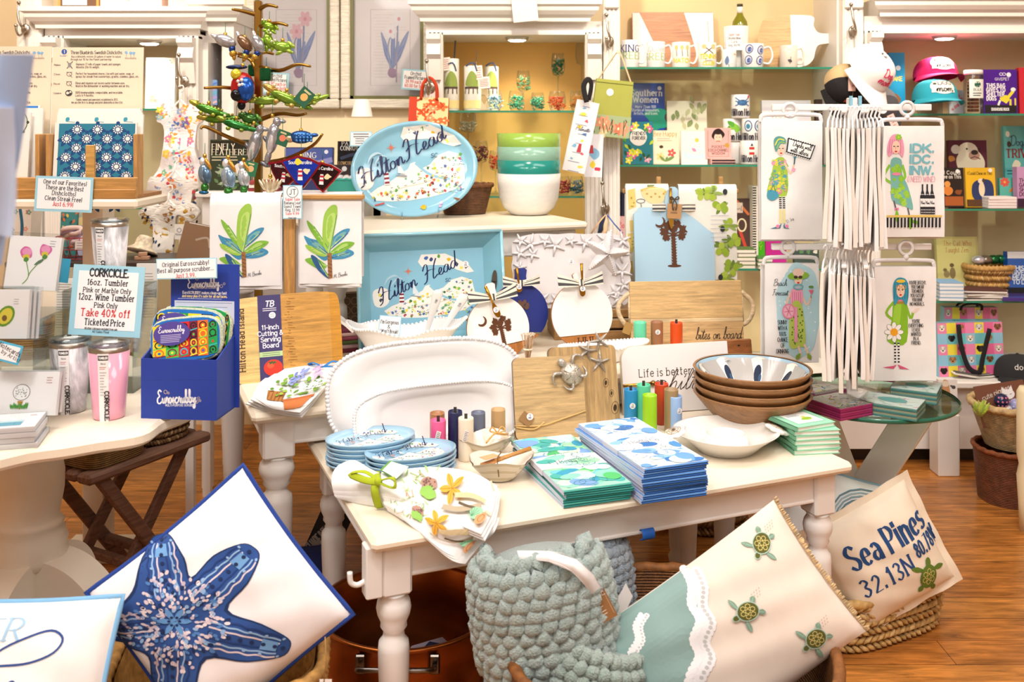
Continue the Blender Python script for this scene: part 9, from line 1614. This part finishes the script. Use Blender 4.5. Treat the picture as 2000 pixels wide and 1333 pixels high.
# ---- towel spinner
dR=3.02;rk2=thing('towel_spinner','white two-tier towel spinner standing on the glass table','rack',fr((X(1664,dR),dR,ZG)));z1,z2=Z(210,dR)-ZG,Z(482,dR)-ZG
MB_(lambda m_:(m_.box((-.014,-.014,0),(.014,.014,z1+.03),'f2f0ee','gloss',.003),m_.lathe([(.09,0),(.09,.01),(.03,.016)],'f2f0ee','gloss',28)),'pole',rk2)
for z in(z1,z2):
 MB_(lambda m_:m_.box((X(1507,dR)-X(1664,dR),-.008,z-.010),(X(1818,dR)-X(1664,dR),.008,z+.010),'f4f2f0','gloss',.002),'cross_arm',rk2)
 for x in(-.028,.03):MB_(lambda m_:(setattr(m_,'M',Matrix.Rotation(radians(-18),4,'Z')),m_.box((x-.007,-.34,z-.022),(x+.007,-.008,z-.012),'f4f2f0','gloss',.002)),'front_arm',rk2)
for x in(-.012,.016):MB_(lambda m_:m_.box((x-.004,-.03,z1+.0),(x+.004,-.02,z1+.035),'8ac0d4','paper'),'blue_clip',rk2)
def ftowel(label,rect,dd,draw,hx_,hy,roll=0,n=3):
 x0,y0,x1,y1=rect;M,w,h=pan(rect,dd,0,0,roll);o=thing('hanging_towel',label,'towel',M,'towels on the white spinner')
 for k in range(n):
  mb=MB();s_=-1 if k==0 else 1;dx=0 if k==0 else R.uniform(-.012,.012)-.006*k;f=lambda u,v,e=0:((u-.5)*w+dx,.014*k-.003*sin(u*7+k)*(1-v)-.002*sin(v*9)-e,(v*1.0-(.012*k*(1-v)))*h)
  mb.grid(f,14,18,'f3f1ef','cloth');mb.grid(lambda u,v:(lambda p:(p[0],p[1]+.005,p[2]))(f(1-u,v)),14,18,'f0eeec','cloth');[mb.grid(lambda u,v:(lambda p:(p[0],p[1]+.005*v,p[2]))(f(*(g(u)))),14,1,'f3f1ef','cloth')for g in(lambda u:(1-u,0)if 0 else(u,0),lambda u:(0,u),lambda u:(1,1-u))]
  if k==0:A=Art(w,h,rect);draw(A);mb.art(A,lambda u,v,e:f(u/w,v/h,e),tol=.016,kind='cloth',de=.00004)
  mb.build('cloth',o)
 mb=MB();hx2=(hx_-(x0+x1)/2)/FPX*dd;q=10/FPX*dd;W2=w*.5;yh=.012
 mb.tube(cr([(-W2,yh,h-.005),(-W2+.002,yh,h+q*.6),(-W2+.02,yh,h+q*1.2),(W2-.02,yh,h+q*1.2),(W2-.002,yh,h+q*.6),(W2,yh,h-.005)],3),.0065,'e6e4e4','gloss',8,flat=.5);rr_=13/FPX*dd;zc2=EYE-(hy-HOR)/FPX*dd-M.translation.z
 mb.tube([(hx2,yh,h+q*1.2),(hx2,yh,zc2-rr_)],.009,'e6e4e4','gloss',8,flat=.4);mb.tube([(hx2+rr_*cos(a),yh,zc2+rr_*sin(a))for a in(2*pi*i/18 for i in range(18))],.0055,'e6e4e4','gloss',6,True,flat=.6);mb.build('hanger',o)
 return o
SK,PKc='f2cdb4','e88ab0'
def face(a,x,y,r,lip='c8283c'):a.ell(x,y,r*.62,r,SK,0,14);a.ell(x,y+r*.62,r*.2,r*.14,lip,0,8);a.line([(x,y-r*.2),(x-r*.08,y+r*.3)],.6,'a87a64');[a.ell(x+s_*r*.28,y-r*.15,r*.15,r*.09,'2a3a4a',0,8)for s_ in(-1,1)]
def flor(a,x0,y0,x1,y1,n,cols,r=3.4,inside=None):
 for i in range(n):
  x,y=R.uniform(x0,x1),R.uniform(y0,y1)
  if inside and not inside(x,y):continue
  a.n=6;a.flower(x,y,R.uniform(r*.7,r*1.2),R.choice(cols),R.choice(cols),6)
def dT1(a):
 a.fill([(1514,312),(1530,308),(1538,330),(1536,382),(1499,380),(1507,340)],'a8c84a',True);flor(a,1502,314,1536,378,60,['e89ac0','5aa0b0','c8d84a','f0d84a','8ab84a','d87aa8'],4,lambda x,y:x>1500+(380-y)*.14);a.line([(1532,318),(1544,338),(1551,322)],4,SK,True);a.line([(1551,322),(1552,308)],2,'5a8aa0');a.leaf(1546,334,1554,330,4,'e8a8c0');a.fill([(1549,306),(1556,306),(1552,314)],'6ab0c0')
 for x in(1521,1528):[a.rect(x,385+i*4,x+5,387+i*4,'1c1c1e')for i in range(6)];a.rect(x,384,x+5,385,'f0f0f0');a.rect(x,409,x+5,436,'e8dc9a');a.fill([(x+5,436),(x+2,446),(x+(14 if x>1525 else-18),447),(x+1,440)],'4a7a94')
 a.ell(1518,442,3.6,3.6,PKc);a.ell(1536,442,3.6,3.6,PKc);face(a,1525,292,12);a.fill([(1512,288),(1511,272),(1520,266),(1532,270),(1534,280),(1524,282),(1516,296)],'5a9a94',True);a.line([(1513,284),(1520,272),(1531,274)],2.4,'d8d84a',True);a.line([(1516,290),(1523,278),(1533,280)],1.6,'9ac84a',True);a.fill([(1500,372),(1516,374),(1520,384),(1508,392),(1498,386)],'4a98b0',True);a.line([(1504,374),(1510,362),(1514,374)],1,'2a5a6a',True)
 q=[(1537,268),(1593,284),(1583,313),(1533,298)];a.fill(q,'1c1c1e');[a.line([(q[i][0]+(q[(i+1)%4][0]-q[i][0])*t/12,q[i][1]+(q[(i+1)%4][1]-q[i][1])*t/12),(q[i][0]+(q[(i+1)%4][0]-q[i][0])*(t+.5)/12,q[i][1]+(q[(i+1)%4][1]-q[i][1])*(t+.5)/12)],2.4,'f4f4f4')for i in range(4)for t in range(12)];a.fill([(1540,272),(1589,286),(1581,309),(1537,296)],'f6f4f2');a.text('Drinks well',1565,290,12,'1c1c1e',font=SCR,wt=.09,rot=-16,fit=38);a.text('with others',1560,301,12,'1c1c1e',font=SCR,wt=.09,rot=-16,fit=36);a.line([(1552,306),(1551,320)],2,'3a5a6a');a.text('D. Jay',1543,432,6,'3a3a3a',font=SCR,wt=.08,rot=30)
def dT2(a):
 C=['8ac83c','a8d84a','6ab0a8'];a.line([(1738,322),(1727,345),(1741,358)],5,'8ac83c',True);a.line([(1762,322),(1768,345),(1758,356)],5,'8ac83c',True);a.fill([(1740,312),(1760,312),(1762,340),(1774,366),(1783,408),(1768,404),(1742,392),(1740,360)],'7ab8b0',True);flor(a,1742,314,1780,402,44,['8ac83c','a8d84a','9ad040'],5,lambda x,y:x<1762+(y-340)*.3);a.ell(1751,340,9,3,PKc)
 for x,y in((1749,392),(1776,406)):a.line([(x-4,y),(x,y+18)],3,'6a6a6e');a.rect(x-3,y+14,x+5,y+19,PKc);a.leaf(x+1,y+18,x+2,y+42,4,'8ac83c')
 a.leaf(1777,430,1796,437,3,'8ac83c');a.fill([(1735,306),(1732,290),(1738,268),(1750,262),(1761,270),(1765,292),(1762,308),(1755,300),(1744,300)],'e8a0b8',True);[a.line([(1738+i*4,272),(1735+i*4.6,300)],1,'c86a90')for i in range(6)];face(a,1749,288,13);a.flower(1754,268,6,'8ac83c','d8e04a',7)
 for i,t_ in enumerate(('IDK.','IDC.','INW.')):a.text(t_,1800,297+i*21.5,15,'7ac0cc',wt=.26,fit=46)
 a.text('(I NEED WINE)',1799,355,10,'e8a0b4',wt=.09,fit=54);[(a.fill([(x-5,384),(x-1.5,372),(x-1.5,360),(x+1.5,360),(x+1.5,372),(x+5,384),(x+5,418),(x-5,418)],'2a2a2e'),[a.ell(x+dx,y,1,1,'f0f0f0',0,6)for dx in(-3,0,3)for y in(380,410,415)],a.rect(x-5,388,x+5,404,'f0eeec'),a.text('Wine',x,399,7,'2a2a2e',font=SCR,wt=.1,fit=8))for x in(1802,1811,1820)];a.rect(1730,420,1838,424,'e8c86a');[a.rect(1730+i*6.8,425,1733.4+i*6.8,444,'1c1c1e')for i in range(16)]
def dT3(a):
 a.blob(1560,606,44,'b8dce6',.1,14,2.0);[a.ell(R.uniform(1520,1594),R.uniform(520,690),1.5,1.5,'f2f8fa',0,6)for i in range(40)];a.text('Beach',1523,558,13,'2a2a2e',font=SCR,wt=.06,shear=.25,fit=26);a.text('Forecast',1523,577,13,'2a2a2e',font=SCR,wt=.06,shear=.25,fit=30)
 a.line([(1545,570),(1537,590),(1541,600)],4,SK,True);a.line([(1563,570),(1576,596),(1584,580)],3.6,SK,True);a.fill([(1545,566),(1566,566),(1566,596),(1546,596)],'f0a8c0',True);[a.line([(1547+i*4,570),(1548+i*4,598)],1,'e06a98')for i in range(5)];a.fill([(1546,596),(1566,596),(1573,668),(1562,678),(1541,674)],'b8cc5a',True);[a.blob(R.uniform(1545,1568),R.uniform(604,672),1.6,'5a7a2c',.4,6)for i in range(40)];a.rect(1551,600,1557,668,'e89ab8');a.ring(1540,608,9,11,8,'e88aa8');a.ell(1540,608,10,12,'f0b8c8');[a.line([(1540,608),(1540+9*cos(t),608+11*sin(t))],1.4,'d86a90')for t in(0,1,2,3,4,5)]
 a.line([(1558,676),(1563,692),(1558,700)],4,SK,True);a.leaf(1563,690,1554,702,4,'8aa83c');a.line([(1570,672),(1577,690)],4,SK);a.leaf(1577,690,1582,702,4,'8aa83c');face(a,1558,544,13);a.ring(1558,560,9,5,2.4,'6ab0c0');a.ell(1558,538,21,8,'8ab83c',-4);a.ell(1558,532,11,8,'e8c8b8');a.ell(1553,541,4,3,'4a2a2c');a.ell(1562,541,4,3,'4a2a2c');a.fill([(1578,566),(1588,566),(1584,576)],'e06a80');a.line([(1583,576),(1583,582)],1,'5a4a4a');a.ell(1583,560,5,2.4,'5a8a3c')
 for i,(t_,f_)in enumerate((('SUNNY',18),('WITH A',18),('100%',14),('CHANCE',20),('OF',7),('DRINKING',24))):a.text(t_,1527,633+i*11.2,8,'2a2a30',wt=.11,fit=f_)
def dT4(a):
 a.line([(1745,590),(1731,611),(1744,625)],5,'8ac02c',True);a.line([(1768,592),(1779,622),(1784,610)],5,'8ac02c',True);a.leaf(1782,612,1796,602,3,'f0dcd0');a.fill([(1746,584),(1769,584),(1771,668),(1732,666),(1742,625)],'86bc28',True);a.fill([(1748,590),(1760,590),(1756,640),(1744,650)],'9cd03c',True);a.rect(1745,586,1770,594,'a88a3c');a.ell(1758,586,13,3,PKc)
 for i in range(8):t=i*pi/4;a.ell(1746+11*cos(t),649+12*sin(t),8,4.6,'f6f4f0',degrees(t));a.ring(1746+11*cos(t),649+12*sin(t),8,4.6,.6,'6a6a6a',degrees(t),12)
 a.ell(1746,649,7.6,7.6,'f0a820')
 for x in(1745,1752):a.rect(x,668,x+4,712,'f2f0ee');[a.rect(x,669+i*6,x+4,672+i*6,'1c1c1e')for i in range(7)]
 a.fill([(1750,712),(1744,720),(1722,717),(1744,714)],'d85a80');a.fill([(1752,712),(1756,720),(1776,722),(1758,714)],'d85a80');a.fill([(1746,596),(1743,560),(1748,546),(1758,542),(1770,548),(1774,572),(1770,596),(1762,586),(1754,586)],'3a98b4',True);[a.line([(1747+i*5,552),(1746+i*5.2,584)],1,'1f6a88')for i in range(6)];face(a,1758,568,13);a.ell(1758,549,9,3.4,'e8c83c');a.ring(1753,561,4,3.4,1.4,'c89a3c');a.ring(1764,561,4,3.4,1.4,'c89a3c')
 for i,(t_,f_)in enumerate((("YOU'RE BITCHY.",33),('YOU SWEAR',24),('TOO MUCH.',23),('YOU GOSSIP.',27),('YOU HAVE',20),('NO MORALS.',28))):a.text(t_,1791,555+i*8.4,6.6,'2a2a2e',wt=.12,fit=f_)
 for i,(t_,f_)in enumerate((("YOU'RE",15),('EVERYTHING',28),('I EVER',15),('WANTED',19),('IN A',10),('FRIEND.',18))):a.text(t_,1789,631+i*8.4,6.6,'2a2a2e',wt=.12,fit=f_)
ftowel('hanging towel with a woman holding a sign Drinks well with others, upper tier',(1487,236,1606,468),2.99,dT1,1545,215);ftowel('hanging towel lettered IDK. IDC. INW. with a pink-haired woman, upper tier',(1722,246,1844,463),2.97,dT2,1775,212);ftowel('hanging towel lettered Beach Forecast, lower tier',(1494,516,1599,708),3.0,dT3,1541,484);ftowel('hanging towel with a woman in a green dress and a daisy, lower tier',(1708,522,1828,744),2.98,dT4,1773,486)
def etowel(i,n,tier,px,yt,yb,dd,hy):
 zt_,zb_=Z(yt,dd),Z(yb,dd);h=zt_-zb_;o=thing('hanging_towel','white towel seen edge-on, %s from the pole side on the %s tier'%(['first','second','third','fourth','fifth','sixth','seventh','eighth','ninth','tenth','eleventh','twelfth','thirteenth','fourteenth'][i],tier),'towel',fr((X(px,dd),dd,zb_),-18+(px-1665)*.1),'edge-on towels on the spinner');q=random.Random(int(px*7));t=.0058;L=.20;ph=q.uniform(0,6)
 def F(u,v,s_):return(s_*t*(1-.3*v)+.003*sin(v*5+ph)+.004*(1-v)*sin(u*4+ph),-L/2+u*L,v*h-.012*(1-v)*sin(u*3+ph))
 mb=MB();c='f4f2f0' if i%3 else 'ece4da';mb.grid(lambda u,v:F(u,v,1),6,12,c,'cloth');mb.grid(lambda u,v:F(1-u,v,-1),6,12,c,'cloth');mb.grid(lambda u,v:F(0,v,1-2*(1-u)),4,12,c,'cloth');mb.grid(lambda u,v:F(u,0,2*v-1),6,3,c,'cloth');mb.grid(lambda u,v:F(u,1,1-2*v),6,2,c,'cloth')
 if i==0 and tier=='lower':A=Art(L,h);[A.line([(30+R.uniform(-14,14),20+k*4),(44+R.uniform(-12,16),24+k*4)],2,R.choice(['2a3a44','5a8a9a','3a3a40']))for k in range(13)];mb.art(A,lambda u,v,e:(lambda p:(p[0]-e,p[1],p[2]))(F(1-u/L,v/h,-1)),tol=.05,kind='cloth')
 mb.build('cloth',o);zh=Z(hy,dd)-zb_;mb=MB();mb.tube(cr([(0,-L*.42,h),(0,-L*.3,h+.02),(0,0,h+.03),(0,L*.3,h+.02),(0,L*.42,h)]),.003,'eceaea','gloss',6);mb.tube(cr([(0,0,h+.03),(0,0,zh-.02),(.006,0,zh),(0,0,zh+.006),(-.005,0,zh-.003)]),.0028,'eceaea','gloss',6);mb.build('hanger',o)
for i,px in enumerate((1621,1629,1636,1643,1650,1657,1664,1673,1680,1687,1694,1701,1709,1717)):etowel(i,14,'upper',px,252-abs(i-6)*.5,468+(i%3)*5,2.76+.012*i,212)
for i,px in enumerate((1612,1624,1632,1640,1648,1655,1662,1670,1678,1685,1692,1700)):etowel(i,12,'lower',px,524+i,726+(i%4)*6-(abs(i-4)*1.5),2.74+.014*i,484)
